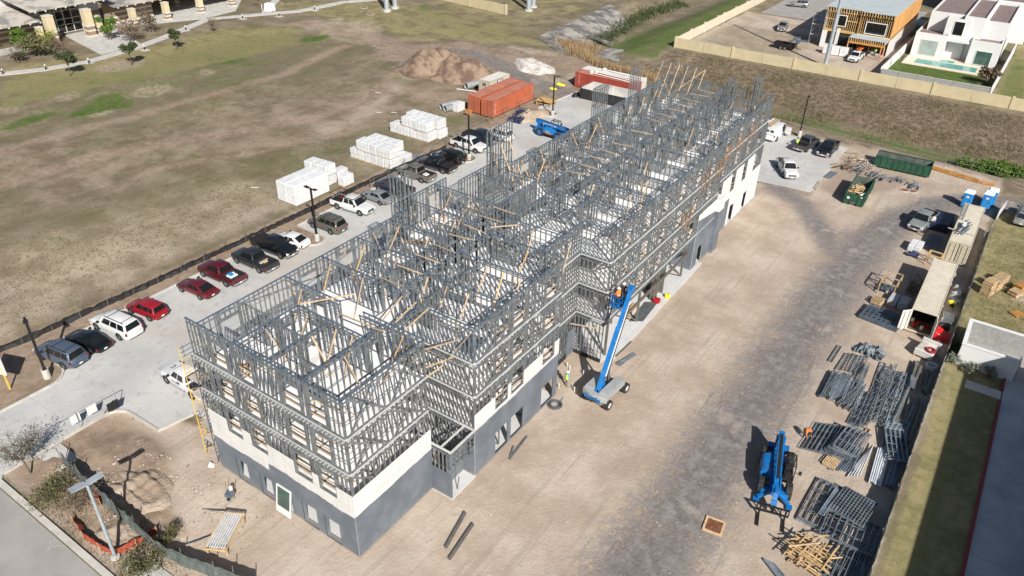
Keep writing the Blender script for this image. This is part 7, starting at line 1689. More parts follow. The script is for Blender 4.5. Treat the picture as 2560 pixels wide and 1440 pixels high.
    if hat:
        m_ = MB(); rg = []
        for zz, rr in ((0,.155),(.012,.155),(.014,.125),(.05,.122),(.09,.10),(.115,.05)): rg.append([tuple(hp+up*(.075+zz)+q_ @ Vector((rr*math.cos(a)*1.08, rr*math.sin(a), 0))) for a in [2*math.pi*i/14 for i in range(14)]])
        m_.loft(rg).build('hard_hat' if hat != 'hair' else 'hair', M(hat) if hat != 'hair' else M('dark'), t, smooth=50, fix=True)
    if vest:
        ch, sp, pe = Vector(J['ch'][:3]), Vector(J['sp'][:3]), Vector(J['pel'][:3]); ax = (ch-pe).normalized(); fwv = ax.cross(Vector((0,1,0))).normalized(); rg = []
        for c_, a_, b_ in ((pe+ax*.02,.185,.20),(sp,.165,.185),(ch-ax*.02,.185,.225),(ch+ax*.11,.13,.19)): rg.append([tuple(c_+fwv*(-a_*math.cos(t_))+Vector((0,1,0))*(b_*math.sin(t_))) for t_ in [2*math.pi*i/14 for i in range(14)]])
        m_ = MB(); m_.loft(rg, caps=False); v_ = m_.build('vest', M(vest), t, smooth=60, fix=True)
        c_ = sp; MB().loft([[tuple(c_+ax*z+fwv*(-.182*math.cos(t_))+Vector((0,1,0))*(.20*math.sin(t_))) for t_ in [2*math.pi*i/14 for i in range(14)]] for z in (-.02,.035)], caps=False).build('reflective_band', M('galv_light'), v_, smooth=60)
    return t
person('worker in orange hoodie with white hat in the lift basket', lift_pt((3.15,1.5,7.36)), R(150), 'vest_orange', 'pants_dark', 'reach', 'hat_white', 'vest_orange')
person('worker in dark clothes with white hat in the lift basket', lift_pt((4.1,1.55,7.36)), R(100), 'pants_dark', 'pants_dark', 'work', 'hat_white')
person('worker in lime vest and cyan sleeves standing by the white pipe stubs', (-25.15, 46.9, 0), R(60), 'shirt_cyan', 'pants_tan', 'stand', 'hat_white', 'vest_lime')
person('worker in orange shirt bending over the timber by the panel pile', (-5.7, 53.1, 0), R(-35), 'vest_orange', 'pants_dark', 'bend', 'hair')
person('person in white clothes walking beside the grey green pickup', (-3.9, 101.2, 0), R(-100), 'shirt_white', 'shirt_white', 'walk', 'hair')
person('worker in lime vest and dark trousers beside the white work van', (-25.9, 117.0, .05), R(80), 'vest_lime', 'pants_dark', 'work', 'hair', 'vest_lime')
person('worker in lime shirt standing behind the pickup at the timber house', (-28.4, 181.3, .02), R(160), 'vest_lime', 'jeans', 'stand', 'hair', 'vest_lime')
# ------------------------------------------------------------------ walls behind the ditch
def seg_wall(label, line, h, th, material, pier=None, bay=6.4, cap=None, name='boundary_wall', gap=.03):
    t = thing(name, label, 'wall', (line[0][0], line[0][1], 0)); o0 = Vector((*line[0], 0))
    for a, b_ in zip(line, line[1:]):
        a, b_ = Vector((*a, 0)), Vector((*b_, 0)); d = (b_-a); n = max(1, round(d.length/bay)); d.normalize()
        for k in range(n):
            p0, p1 = a+(b_-a)*k/n+d*gap-o0, a+(b_-a)*(k+1)/n-d*gap-o0; zz = h*(1+rnd.uniform(-.015,.015))
            MB().bar(p0+Vector((0,0,zz/2-.3)), p1+Vector((0,0,zz/2-.3)), th, zz+.6).build('panel', material, t)
            if pier and k % 2 == 0: q_ = a+(b_-a)*k/n-o0; MB().b(q_.x-pier,q_.x+pier,q_.y-pier,q_.y+pier,-.3,h+.22).build('pier', material, t)
            if cap: MB().bar(p0+Vector((0,0,zz+.04)), p1+Vector((0,0,zz+.04)), th+.06, .08).build('coping', cap, t)
    return t
seg_wall('long cream boundary wall between the ditch and the housing plots', [(-65.6,160.3),(45,160.3)], 2.05, .2, M('wall_cream'), .22, 6.45)
seg_wall('pale cream wall running away along the edge of the bare plot', [(-65.6,160.8),(-66.0,190),(-66.5,240)], 2.0, .2, M('wall_cream_light'), .25, 4.2)
seg_wall('cream wall at the top of the view behind the steel poles', [tuple(at(1265,36)[:2]), tuple(at(1090,-4)[:2]), tuple(at(900,-40)[:2])], 2.2, .25, M('wall_cream'), .25, 6)
seg_wall('white side wall of the pool garden next to the timber house', [(-24.1,165.6),(-23.6,200)], 2.0, .2, M('stucco_white'), None, 4.3, name='garden_wall')
seg_wall('grey block wall at the near end of the pool garden', [(-23.9,165.3),(-4.7,165.3)], 1.7, .2, M('block_grey'), None, 3.2, M('kerb'), name='garden_wall')
seg_wall('white side wall on the right of the pool garden', [(-4.5,165.3),(-4.0,205)], 2.0, .2, M('stucco_white'), None, 4.3, name='garden_wall')
seg_wall('white wall on the far side of the road behind the pool house', [(-2,232),(40,236)], 2.0, .25, M('stucco_white'), None, 5, name='garden_wall')

# ------------------------------------------------------------------ timber framed house
t = thing('timber_house', 'two storey timber framed house under construction with a pale flat roof', 'house', (-33.4, 182, 0)); ox, oy = -33.4, 182.0
def hp_(mb, name, material, parent=None, **k): return mb.build(name, material, parent or t, loc=(-ox,-oy,0) if parent is None else None, **k)
X0, X1, XM, Y0, Y1, ZM, ZT = -40.4, -26.3, -33.2, 181.8, 214.0, 3.9, 8.6
hp_(MB().b(X0, X1, Y0, Y1, -.1, .12), 'slab', M('concrete_new'))
hp_(MB().b(X0, X1, Y0, Y1, ZM-.35, ZM), 'floor', M('osb')); hp_(MB().b(X0-.2, XM+.3, Y0-.2, Y1, ZT, ZT+.12).b(XM+.3, X1+.2, Y0-.8, Y1, ZT+.002, ZT+.14), 'roof', M('roof_paper'))
for x in np.arange(X0+.2, X1, .55): hp_(MB().b(x-.06, x+.06, Y0-(.2 if x < XM else .8), Y0+3, ZT-.75, ZT-.02), 'roof_joist', M('timber_new'))
hp_(MB().b(X0, X1, Y0-.0, Y0+.1, ZT-.95, ZT-.75), 'header', M('timber_new'))
for x in np.arange(X0+.05, XM, .41): hp_(MB().b(x-.04, x+.04, Y0, Y0+.12, ZM, ZT-.95), 'stud', M('timber_new'))
for x in np.arange(XM+.2, X1, .41): hp_(MB().b(x-.04, x+.04, Y0-.4, Y0-.28, ZM, ZT-.95), 'stud', M('timber_new'))
hp_(MB().b(XM+.1, X1, Y0-.42, Y0-.26, ZM, ZM+.12).b(X0, XM, Y0-.02, Y0+.13, ZM, ZM+.12).b(X0, XM, Y0-.02, Y0+.13, ZM+2.2, ZM+2.3), 'plate', M('timber_new'))
hp_(MB().b(XM+.05, XM+.2, Y0-.4, Y0+4, ZM, ZT), 'inner_wall', M('timber_orange')); hp_(MB().b(X0+.1, X1-.1, Y0+4.5, Y0+4.7, .12, ZT-.1), 'inner_wall', M('timber_dark'))
hp_(MB().b(X1-.12, X1, Y0-.4, Y1, ZM-.6, ZT), 'side_sheathing', M('timber_orange'))
for y in np.arange(Y0, Y1, 1.2): hp_(MB().b(X1, X1+.05, y-.05, y+.05, ZM-.6, ZT), 'side_stud', M('timber_new'))
hp_(MB().b(X1-.1, X1+.02, Y0, Y1, .0, ZM-.62), 'house_wrap', M('plastic_white')); hp_(MB().b(X0-.02, X0+.1, Y0, Y1, .0, ZT), 'house_wrap', M('plastic_white'))
hp_(MB().b(X0, X0+1.1, Y0-.1, Y0, 0, ZM-.3).b(X0+1.1, XM, Y0-.1, Y0, 0, .9).b(X0+3.0, X0+3.7, Y0-.1, Y0, .9, ZM+.5), 'house_wrap', M('plastic_white'))
for a, b_ in ((X0+1.1,X0+3.0),(X0+3.7,XM)): hp_(MB().b(a, b_, Y0-.05, Y0+.02, .9, ZM-.5), 'window', M('glass'))
def hwin(x0, x1, z0, z1, y, n):
    w = hp_(MB().b(x0-.15, x0, y-.1, y, z0-.15, z1+.15).b(x1, x1+.15, y-.1, y, z0-.15, z1+.15).b(x0, x1, y-.1, y, z1, z1+.15).b(x0, x1, y-.1, y, z0-.15, z0), 'window_frame', M('white_paint'))
    for k in range(n): MB().b(x0+(x1-x0)*k/n+.04, x0+(x1-x0)*(k+1)/n-.04, y-.06, y-.03, z0+.03, z1-.03).build('pane', M('glass'), w)
hwin(-37.6, -36.0, ZM+1.1, ZM+3.2, Y0-.02, 1); hwin(XM+1.6, X1-1.3, ZM+.5, ZM+2.7, Y0-.42, 4)
hp_(MB().b(XM-.6, X1+.1, Y0-4.2, Y0-.3, ZM-.05, ZM+.02), 'balcony_deck', M('roof_paper')); hp_(MB().b(XM-.6, X1+.1, Y0-4.2, Y0-4.1, ZM-1.15, ZM-.75), 'balcony_beam', M('timber_orange'))
for x in np.arange(XM-.5, X1+.1, .45): hp_(MB().b(x-.05, x+.05, Y0-4.2, Y0-.5, ZM-.75, ZM-.06), 'balcony_joist', M('timber_new'))
for x in (XM-.5, X1): hp_(MB().b(x-.09, x+.09, Y0-4.15, Y0-3.97, 0, ZM-1.15), 'balcony_post', M('timber_new'))
hp_(MB().b(XM, X1-.2, Y0+2.5, Y0+2.6, .12, ZM-.4), 'garage_wall', M('timber_dark'))
for k in range(5): hp_(MB().b(XM+.6+k*1.25, XM+.72+k*1.25, Y0-.1, Y0+.1, .12, ZM-.4), 'garage_stud', M('timber'))
a = at(2042, 92); t2 = thing('scaffold_tower', 'tall bare scaffold tower at the left side of the timber house', 'scaffold', (-42.4, 184.5, 0))
for x in (-.9,.9):
    for y in (-.9,.9): MB().cyl((x,y,0),(x,y,7),.05,n=6).build('upright', M('galv_pipe'), t2)
for k in range(3): MB().b(-1,1,-1,1,1.9+k*2.2,2.0+k*2.2).build('platform', M('plank_grey'), t2); MB().bar((-.9,-.9,.2+k*2.2),(.9,-.9,2.2+k*2.2),.05,.05).bar((-.9,.9,2.2+k*2.2),(.9,.9,.2+k*2.2),.05,.05).build('cross_brace', M('galv_pipe'), t2)
for k in range(3): x, y = (-37.4+1.75*k, 176.8); t2 = thing('wrapped_bale', ('leftmost','middle','rightmost')[k]+' white wrapped bale on the plot of the timber house', 'bale', (x, y, 0), R(2)); bevel(MB().b(-.8,.8,-.7,.7,.05,1.8).build('wrapped_block', M('white_wrap'), t2), .05, 1); MB().b(-.81,.81,-.71,.71,.85,.9).b(-.03,.03,-.71,.71,.05,1.81).build('strap', M('wrap_strap'), t2)
for k in range(7): tag(MB().bar((-46.5+rnd.uniform(-2,3),183+rnd.uniform(-2,3),.1),(-45.5+rnd.uniform(-2,3),185+rnd.uniform(-2,3),.15),.6,.12).build('board', M('galv_blue')), 'dark board lying in the shadow left of the timber house', 'board', 'boards left of the timber house')
t2 = thing('step_ladder', 'red step ladder leaning on the white wrapped wall of the timber house', 'ladder', (-26.9, 179.9, 0)); MB().bar((-.3,0,0),(-.1,.5,2.6),.08,.08).bar((.3,0,0),(.1,.5,2.6),.08,.08).bar((-.3,1.1,0),(-.1,.5,2.6),.06,.06).bar((.3,1.1,0),(.1,.5,2.6),.06,.06).build('frame', M('red'), t2)

# ------------------------------------------------------------------ white house with pool
t = thing('white_house', 'white cubic modern house with brown flat roofs behind a pool', 'house', (-14, 188, 0)); ox, oy = -14.0, 188.0
SW = M('stucco_white')
def vol(x0, x1, y0, y1, z1, roof=True, par=.45):
    w = hp_(MB().b(x0, x1, y0, y1, -.1, z1-par), 'wall_block', SW)
    hp_(MB().b(x0, x0+.25, y0, y1, z1-par, z1).b(x1-.25, x1, y0, y1, z1-par, z1).b(x0+.25, x1-.25, y0, y0+.25, z1-par, z1).b(x0+.25, x1-.25, y1-.25, y1, z1-par, z1), 'parapet', SW)
    if roof: hp_(MB().b(x0+.25, x1-.25, y0+.25, y1-.25, z1-par, z1-par+.06), 'roof', M('roof_brown'))
    return w
vol(-22.4, -16.2, 187.2, 214, 5.0); vol(-11.6, -6.0, 187.3, 196, 5.0); vol(-21.2, -14.4, 192.5, 214, 8.6); vol(-14.4, -10.4, 190.2, 214, 8.9); vol(-10.4, -6.0, 191.6, 214, 8.3); vol(-17.5, -13.0, 189.8, 192.4, 8.2); vol(-18, -3, 214.2, 222, 8.8)
hp_(MB().b(-16.2, -11.6, 191, 191.2, 0, 4), 'wall_block', M('stucco_grey')); hp_(MB().b(-16.2, -11.6, 187.6, 191, 3.9, 4.4), 'canopy', SW); hp_(MB().b(-16.2, -11.6, 187.4, 191, -.05, .08), 'terrace', M('pool_deck'))
def wwin(x0, x1, z0, z1, y, n, gm_='glass_pale'):
    w = hp_(MB().b(x0-.1, x0, y-.06, y, z0-.1, z1+.1).b(x1, x1+.1, y-.06, y, z0-.1, z1+.1).b(x0, x1, y-.06, y, z1, z1+.1).b(x0, x1, y-.06, y, z0-.1, z0), 'window_frame', M('white_paint'))
    for k in range(n): MB().b(x0+(x1-x0)*k/n+.03, x0+(x1-x0)*(k+1)/n-.03, y-.05, y-.02, z0+.02, z1-.02).build('pane', M(gm_), w)
wwin(-20.9, -17.6, .6, 3.6, 187.17, 1); wwin(-15.6, -12.1, .3, 3.3, 190.97, 2, 'glass_green'); wwin(-10.1, -7.2, .3, 3.0, 187.27, 2, 'glass_green'); wwin(-15.9, -14.0, 4.9, 7.6, 189.77, 1, 'glass')
mb = MB(); tw = thing('garden_pool', 'turquoise garden pool with a pale stone surround', 'pool', (-15, 183.5, 0))
MB().b(-7.6,6.9,-3.9,-2.4,-.1,.1).b(-7.6,6.9,1.9,3.6,-.1,.1).b(-7.6,-5.6,-2.4,1.9,-.1,.1).b(6.2,6.9,-2.4,1.9,-.1,.1).build('surround', M('pool_deck'), tw)
mt, nt, p = newmat('pool_water'); c = nmix(nt, nramp(nt, nnoise(nt, 1.2, 3, .5, worldpos(nt), 1.0), .35, .65), (.07,.28,.27), (.16,.42,.39)); nt.links.new(c, p.inputs['Base Color']); p.inputs['Roughness'].default_value = .06
MB().b(-5.6,6.2,-2.4,1.9,-.08,.02).build('water', mt, tw); MB().b(-.9,1.6,2.1,3.3,.1,.3).build('spa', mt, tw)
# second white house farther back and one more beyond it
for lb, x0, x1, y0, y1, h in (('white house with grey side partly cut by the top edge', -23, 0, 240, 256, 8.2), ('white box house at the top right corner of the view', 4, 22, 244, 260, 8.4)):
    t = thing('white_house', lb, 'house', ((x0+x1)/2, y0, 0)); ox, oy = (x0+x1)/2, y0
    vol(x0, x1, y0, y1, h); vol(x0+2, x0+9, y0-3, y0, 4.2); wwin(x0+11, x0+14, 4.6, 7, y0-.02, 2, 'glass'); wwin(x0+11, x0+15, .5, 3, y0-.02, 2, 'glass'); wwin(x0+3, x0+7, .6, 3, y0-3.02, 2)

# ------------------------------------------------------------------ community building at the top left
t = thing('community_building', 'long public building with banded brick walls, cream pillars and stained canopy roofs', 'building', (-176, 90, 0)); ox, oy = -176.0, 90.0
def band_wall(x, y0, y1, h):
    hp_(MB().b(x-.4, x, y0, y1, 0, h), 'wall', M('brick_brown'))
    for z in (.15, 1.25, 2.35): hp_(MB().b(x, x+.06, y0, y1, z, z+.38), 'band', M('stone_band'))
band_wall(-175.5, 45, 79, 4.6); band_wall(-175.5, 89.5, 93.8, 3.6); band_wall(-174.6, 94.2, 106, 4.6)
hp_(MB().b(-175.9, -175.5, 89.5, 93.8, 3.6, 7.2), 'wall', M('stucco_grey'))
hp_(MB().b(-184, -183.5, 106, 140, 0, 4.6), 'wall', M('brick_brown')); hp_(MB().b(-184, -183.4, 106, 140, 1.2, 1.6), 'band', M('stone_band'))
hp_(MB().b(-184.6, -184, 40, 93.8, 0, 12.5), 'wall', M('stucco_grey')); hp_(MB().b(-184.0, -183.9, 60.5, 64.5, 6.6, 10.2), 'window', M('teal_glass')); hp_(MB().b(-184.0, -183.85, 60.5, 64.5, 8.3, 8.5).b(-184.0, -183.85, 62.4, 62.6, 6.6, 10.2), 'mullion', M('white_paint'))
gl = hp_(MB().b(-175.9, -175.75, 79, 89.5, 0, 6.4), 'glazing', M('glass')); mb = MB()
for y in (79, 80.8, 82.4, 84.0, 85.7, 87.5, 89.4): mb.b(-175.75, -175.65, y-.07, y+.07, 0, 6.4)
for z in (.1, 1.7, 2.9, 4.6, 6.3): mb.b(-175.75, -175.66, 79, 89.5, z-.06, z+.06)
hp_(mb, 'mullion', M('stone_band')); hp_(MB().b(-175.74, -175.6, 80.9, 82.3, .1, 2.8).b(-175.74, -175.6, 82.5, 83.9, .1, 2.8), 'door', M('glass_green'))
mt, nt, p = newmat('roof_stained'); P_ = worldpos(nt)
c = nmix(nt, nramp(nt, nnoise(nt, .16, 5, .62, P_, .8), .46, .6), (.46,.43,.385), (.21,.20,.195)); nt.links.new(c, p.inputs['Base Color']); p.inputs['Roughness'].default_value = .8
def roof(y0, y1, xf, zf, xb, zb, th=.35):
    hp_(MB().add([(xf,y0,zf),(xf,y1,zf),(xb,y1,zb),(xb,y0,zb),(xf,y0,zf-th),(xf,y1,zf-th),(xb,y1,zb-th),(xb,y0,zb-th)], [(0,1,2,3),(7,6,5,4),(0,4,5,1),(1,5,6,2),(2,6,7,3),(3,7,4,0)]), 'canopy_roof', mt, fix=True)
    y = y0+1
    while y < y1: hp_(MB().b(xf-.8, xf+.05, y-.13, y+.13, zf-th-.28, zf-th), 'rafter_end', M('stone_band')); y += 2.1
roof(76.8, 94.5, -170.2, 6.8, -184, 8.4); roof(44, 78.6, -171.0, 4.6, -183.6, 5.6); roof(94.6, 140, -170.6, 4.75, -186, 5.8)
def pillar(x, y, w, h):
    pl = hp_(MB().b(x-w/2, x+w/2, y-w/2, y+w/2, h*.42, h), 'pillar', M('stone_cream'))
    b_ = MB()
    for z, s in ((0,.09),(h*.20,.04),(h*.38,.05)): b_.b(x-w/2-s, x+w/2+s, y-w/2-s, y+w/2+s, z, z+.34)
    b_.b(x-w/2-.06, x+w/2+.06, y-w/2-.06, y+w/2+.06, h-.12, h+.05).build('band', M('stone_band'), pl)
    MB().b(x-w/2+.01, x+w/2-.01, y-w/2+.01, y+w/2-.01, .3, h*.42).build('brick_base', M('brick_brown'), pl)
pillar(-169.0, 87.3, 1.6, 5.6); pillar(-169.4, 79.4, 1.6, 5.6); pillar(-169.6, 89.6, 1.1, 3.7); pillar(-169.6, 77.2, 1.1, 3.7)
for y in (97.8, 106.2, 115.3, 124.5): pillar(-169.5, y, 1.25, 3.9)
for y in (108, 116, 124): pillar(-180, y, 1.0, 3.9)

# ------------------------------------------------------------------ poles, box, bollards
def mast(label, x, y, r, h, conc=True):
    t = thing('power_pole', label, 'power pole', (x, y, 0)); MB().cyl((0,0,.3),(0,0,h),r,r*.55,16).build('shaft', M('pole_steel'), t, smooth=40)
    if conc: MB().cyl((0,0,-.2),(0,0,.35),r*1.7,n=18).build('footing', M('kerb'), t, smooth=40)
mast('tall grey steel power pole behind the cream wall at the timber house', -34.9, 166.6, .42, 26)
for k, (x, y) in enumerate(((-136.9,145.6),(-137.4,149.2),(-109.6,168.6),(-111.0,172.8))): mast(('nearer left','farther left','nearer right','farther right')[k]+' pale steel power pole of the pairs at the top edge', x, y, .62, 30)
a = at(675, 26); t = thing('utility_box', 'pale green utility box between two white posts by the footpath', 'utility box', (a.x, a.y, 0), R(15)); MB().loft([[(-1.1,-.9,0),(1.1,-.9,0),(1.1,.9,0),(-1.1,.9,0)],[(-.9,-.7,1.7),(.9,-.7,1.7),(.9,.7,1.7),(-.9,.7,1.7)]]).build('cabinet', M('porta_roof'), t, fix=True)
for s in (-1.8, 1.8): MB().cyl((s,-.6,0),(s,-.6,1.4),.09,n=8).build('post', M('white_paint'), t)
ORD2 = ['first','second','third','fourth','fifth','sixth','seventh','eighth','ninth']
for k, (px_, py_) in enumerate(((8,186),(115,175),(223,159),(362,125),(465,76),(607,47),(698,41),(787,25),(868,3))):
    a = at(px_, py_); t = thing('path_light', ORD2[k]+' bollard light along the footpath counted from the left edge', 'bollard light', (a.x, a.y, 0), group='footpath bollard lights'); MB().cyl((0,0,0),(0,0,.75),.12,n=10).build('post', M('black_metal'), t); MB().cyl((0,0,.75),(0,0,1.05),.13,n=10).build('lens', M('white_paint'), t)
    structure(MB().b(a.x-.7,a.x+.7,a.y-.7,a.y+.7,-.2,.06).build('light_pad', M('kerb')))
# ------------------------------------------------------------------ bin yard at the right edge and the neighbour beyond the frame
t = thing('bin_yard', 'white walled bin yard with a pale coping at the right edge', 'enclosure', (8, 74.4, 0))
for x0, x1, y0, y1 in ((-4.9,-4.65,-2.6,2.5),(-4.65,4.4,2.25,2.5),(-4.65,-.1,-2.6,-2.35)): MB().b(x0,x1,y0,y1,-.1,2.25).build('wall', M('stucco_white'), t)
MB().b(-4.645,-4.6,-2.34,2.24,.06,2.2).b(-4.6,4.4,2.2,2.245,.06,2.2).b(-4.6,-.1,-2.345,-2.3,.06,2.2).build('block_lining', M('block_grey'), t); MB().b(-4.95,-4.6,-2.65,2.55,2.25,2.33).b(-4.6,4.4,2.2,2.55,2.25,2.33).b(-4.6,-.1,-2.65,-2.3,2.25,2.33).build('coping', M('white_paint'), t); MB().b(-4.65,4.4,-2.35,2.25,-.1,.06).build('floor', M('block_grey'), t); MB().b(-.05,.0,-2.5,-.6,.1,2.0).build('gate', M('galv_pipe'), t)
t = thing('commercial_building', 'white commercial building beside the shaded lot, just outside the view', 'building', (27, 40, 0)); ox, oy = 27.0, 40.0
vol(15.2, 40, -12, 66, 10.3)
for k in range(9): wwin_y = -8+k*8; hp_(MB().b(15.12, 15.2, wwin_y, wwin_y+3, .3, 3), 'window', M('glass'))
# ------------------------------------------------------------------ plants
def leafmat(name, a, b_):
    mt, nt, p = newmat(name); n = nnoise(nt, .9, 4, .6, worldpos(nt)); oi = nt.nodes.new('ShaderNodeNewGeometry').outputs['Random Per Island']
    nt.links.new(nmix(nt, nmath(nt, 'MULTIPLY_ADD', oi, .6, nmath(nt, 'MULTIPLY', n, .5)), a, b_), p.inputs['Base Color']); p.inputs['Roughness'].default_value = .7; p.inputs['Specular IOR Level'].default_value = .25; MATS[name] = mt
leafmat('leaf_dark', (.028,.042,.016), (.075,.095,.040)); leafmat('leaf_green', (.040,.095,.012), (.125,.19,.035)); leafmat('leaf_olive', (.06,.065,.025), (.145,.135,.062)); leafmat('leaf_grey', (.11,.125,.095), (.25,.27,.22)); leafmat('leaf_brown', (.09,.065,.045), (.19,.14,.10)); leafmat('brush', (.115,.088,.058), (.27,.215,.15)); leafmat('reed', (.17,.11,.06), (.40,.29,.17)); leafmat('leaf_lime', (.10,.14,.012), (.26,.27,.045))
def cards(pts, size, seed):
    r = np.random.default_rng(seed); n = len(pts); a = r.normal(size=(n,3)); a /= np.linalg.norm(a, axis=1)[:,None]; b_ = r.normal(size=(n,3)); b_ -= (b_*a).sum(1)[:,None]*a; b_ /= np.linalg.norm(b_, axis=1)[:,None]
    s = size*r.uniform(.6,1.3,(n,1)); P_ = np.asarray(pts); v = np.stack([P_-a*s, P_+b_*s*.55, P_+a*s, P_-b_*s*.55], 1).reshape(-1,3); return v, np.arange(4*n).reshape(-1,4)
def cards_obj(name, pts, size, seed, material, parent):
    v, f = cards(pts, size, seed); me = bpy.data.meshes.new(name); me.from_pydata(v.tolist(), [], f.tolist()); me.materials.append(material); return link(name, me, parent)
def plant(name, label, cat, loc, h, rad, n, leaf, size, seed, trunk_h=.35, stems=1, twigs=0, lobes=12, flat=.8, group=None, crown='crown'):
    r = random.Random(seed); t = thing(name, label, cat, loc, 0, group); ends = []
    tk = MB()
    for s in range(stems):
        a = 2*math.pi*s/stems+r.random(); sp = rad*.15*(stems > 1); b0 = Vector((sp*math.cos(a), sp*math.sin(a), -.1)); th = h*trunk_h; top = b0+Vector((r.uniform(-.1,.1)*h*.3, r.uniform(-.1,.1)*h*.3, th+.1))
        tk.cyl(b0, top, .035*h*.5+.02, .02*h*.5+.015, 7)
        for k in range(max(3, lobes//stems)):
            aa = r.uniform(0, 6.28); e = top+Vector((math.cos(aa)*rad*r.uniform(.3,.75), math.sin(aa)*rad*r.uniform(.3,.75), (h-th)*r.uniform(.3,.85))); tk.cyl(top, e, .012*h*.5+.012, .008, 5); ends.append(e)
            for _ in range(twigs):
                d = Vector((r.gauss(0,1), r.gauss(0,1), r.gauss(.5,.7))).normalized()*rad*r.uniform(.25,.5); q_ = top+(e-top)*r.uniform(.4,1); tk.cyl(q_, q_+d, .012, .004, 3, False); ends.append(q_+d) if r.random() < .3 else None
    tk.build('trunk', M('bark' if not twigs else 'twig'), t)
    if n:
        g_ = np.random.default_rng(seed); c = np.array([tuple(e) for e in ends]); k = g_.integers(0, len(c), n); lr = rad*.46*g_.uniform(.6,1.15,len(c))
        d = g_.normal(size=(n,3)); d /= np.linalg.norm(d, axis=1)[:,None]; rr = g_.random((n,1))**.45; pts = c[k]+d*rr*lr[k][:,None]*np.array([1,1,flat]); pts[:,2] = np.maximum(pts[:,2], .05)
        cards_obj(crown, pts, size, seed, M(leaf), t)
    return t
def pl(px_, py_, z=0.0): a = at(px_, py_); return (a.x, a.y, z)
TR = 'young trees on the lawn'
plant('lawn_tree', 'young dark leaved tree nearest the left on the lawn', 'tree', pl(176,191), 4.4, 1.7, 1500, 'leaf_dark', .2, 1, .45, group=TR); plant('lawn_tree', 'young round topped tree in the middle of the lawn', 'tree', pl(330,163), 4.6, 1.8, 1500, 'leaf_dark', .2, 2, .45, group=TR)
plant('lawn_tree', 'young slim tree by the bend of the footpath', 'tree', pl(443,123), 4.2, 1.4, 1200, 'leaf_dark', .2, 3, .42, group=TR); plant('lawn_tree', 'thin reddish tree nearly bare by the upper footpath', 'tree', pl(532,82), 3.6, 1.3, 160, 'leaf_brown', .16, 4, .3, twigs=5, group=TR)
plant('shrub', 'bright green shrub left of the entrance plaza', 'shrub', pl(60,122), 4.0, 2.2, 900, 'leaf_green', .25, 5, .2, 3); plant('shrub', 'dense olive shrub in front of the left pillar', 'shrub', pl(105,140), 4.2, 3.4, 1600, 'leaf_olive', .24, 6, .2, 4, lobes=12)
plant('shrub', 'yellowish shrub tips behind the olive shrub', 'shrub', pl(125,125), 4.4, 1.8, 350, 'leaf_lime', .22, 7, .3, 3); plant('shrub', 'bare twiggy shrub at the edge of the entrance plaza', 'shrub', pl(160,142), 3.8, 2.3, 250, 'leaf_brown', .14, 8, .25, 4, twigs=6)
plant('shrub', 'bare small tree at the left edge by the path', 'tree', pl(42,158), 3.6, 2.4, 160, 'leaf_brown', .14, 9, .3, 2, twigs=7); plant('shrub', 'small dark round bush at the left edge', 'shrub', pl(50,152), 1.6, 1.2, 400, 'leaf_dark', .2, 10, .2, 2)
plant('shrub', 'bright yellow green shrub right of the entrance', 'shrub', pl(275,100), 5.0, 2.2, 1300, 'leaf_green', .25, 11, .15, 3, lobes=10); plant('shrub', 'large bare grey shrub beside the yellow green one', 'shrub', pl(328,105), 4.6, 2.9, 700, 'leaf_brown', .2, 12, .2, 4, twigs=6, lobes=10); plant('shrub', 'bare shrub in front of the second pillar', 'shrub', pl(380,80), 4.8, 2.8, 700, 'leaf_brown', .2, 13, .2, 4, twigs=6, lobes=10)
for k, (px_, py_) in enumerate(((715,12),(645,8),(640,20))): plant('lawn_tree', ('thin bare tree between the two footpaths','small bare tree at the left of the utility box','bare sapling beside the utility box')[k], 'tree', pl(px_, py_), 4.5, 1.6, 60, 'leaf_brown', .12, 20+k, .4, 1, twigs=5)
# street corner
plant('street_tree', 'bare spreading street tree by the kerb at the lower left', 'tree', (-53.3,13.9,0), 3.9, 2.2, 900, 'leaf_grey', .075, 30, .35, 1, twigs=26, lobes=18)
plant('shrub', 'wide olive shrub on the verge beside the street lamp', 'shrub', pl(140,1250), 1.5, 1.9, 1500, 'leaf_olive', .085, 31, .15, 6, twigs=6, lobes=18); plant('shrub', 'dull grey green shrub behind the wide olive one', 'shrub', pl(205,1262), 1.5, 1.6, 900, 'leaf_brown', .07, 32, .15, 5, twigs=8, lobes=14)
plant('shrub', 'green shrub at the bottom edge by the street kerb', 'shrub', pl(352,1425), 1.4, 1.7, 1700, 'leaf_olive', .08, 33, .15, 6, twigs=3, lobes=16); plant('shrub', 'bright green shrub beside the sagging screen fence', 'shrub', pl(424,1352), 1.1, .9, 800, 'leaf_olive', .07, 34, .15, 4, lobes=9)
plant('shrub', 'small weed clump at the fence end by the bottom edge', 'shrub', (-34.6,13.9,0), .9, .6, 500, 'leaf_olive', .06, 35, .2, 3)
# by the bin yard
for k, (x, y) in enumerate(((2.95,73.7),(4.6,70.9),(6.0,71.1),(2.9,71.6))): plant('shrub', ('dark bush in the shade left of the bin yard','pale bush at the near wall of the bin yard, middle','pale bush at the near wall of the bin yard, right','pale grey bush at the near left corner of the bin yard')[k], 'shrub', (x, y, 0), 1.1, .7, 800, 'leaf_dark' if k == 0 else 'leaf_grey', .08, 40+k, .2, 3)
plant('shrub', 'dead brown palm like plant at the right garden wall', 'shrub', (-6.0,174,0), 3.0, 2.0, 700, 'leaf_brown', .3, 50, .3, 3, twigs=4); plant('garden_tree', 'thin bare tree in the pool garden corner', 'tree', (-21.8,173,0), 4.0, 1.0, 40, 'leaf_brown', .12, 51, .5, 1, twigs=5)
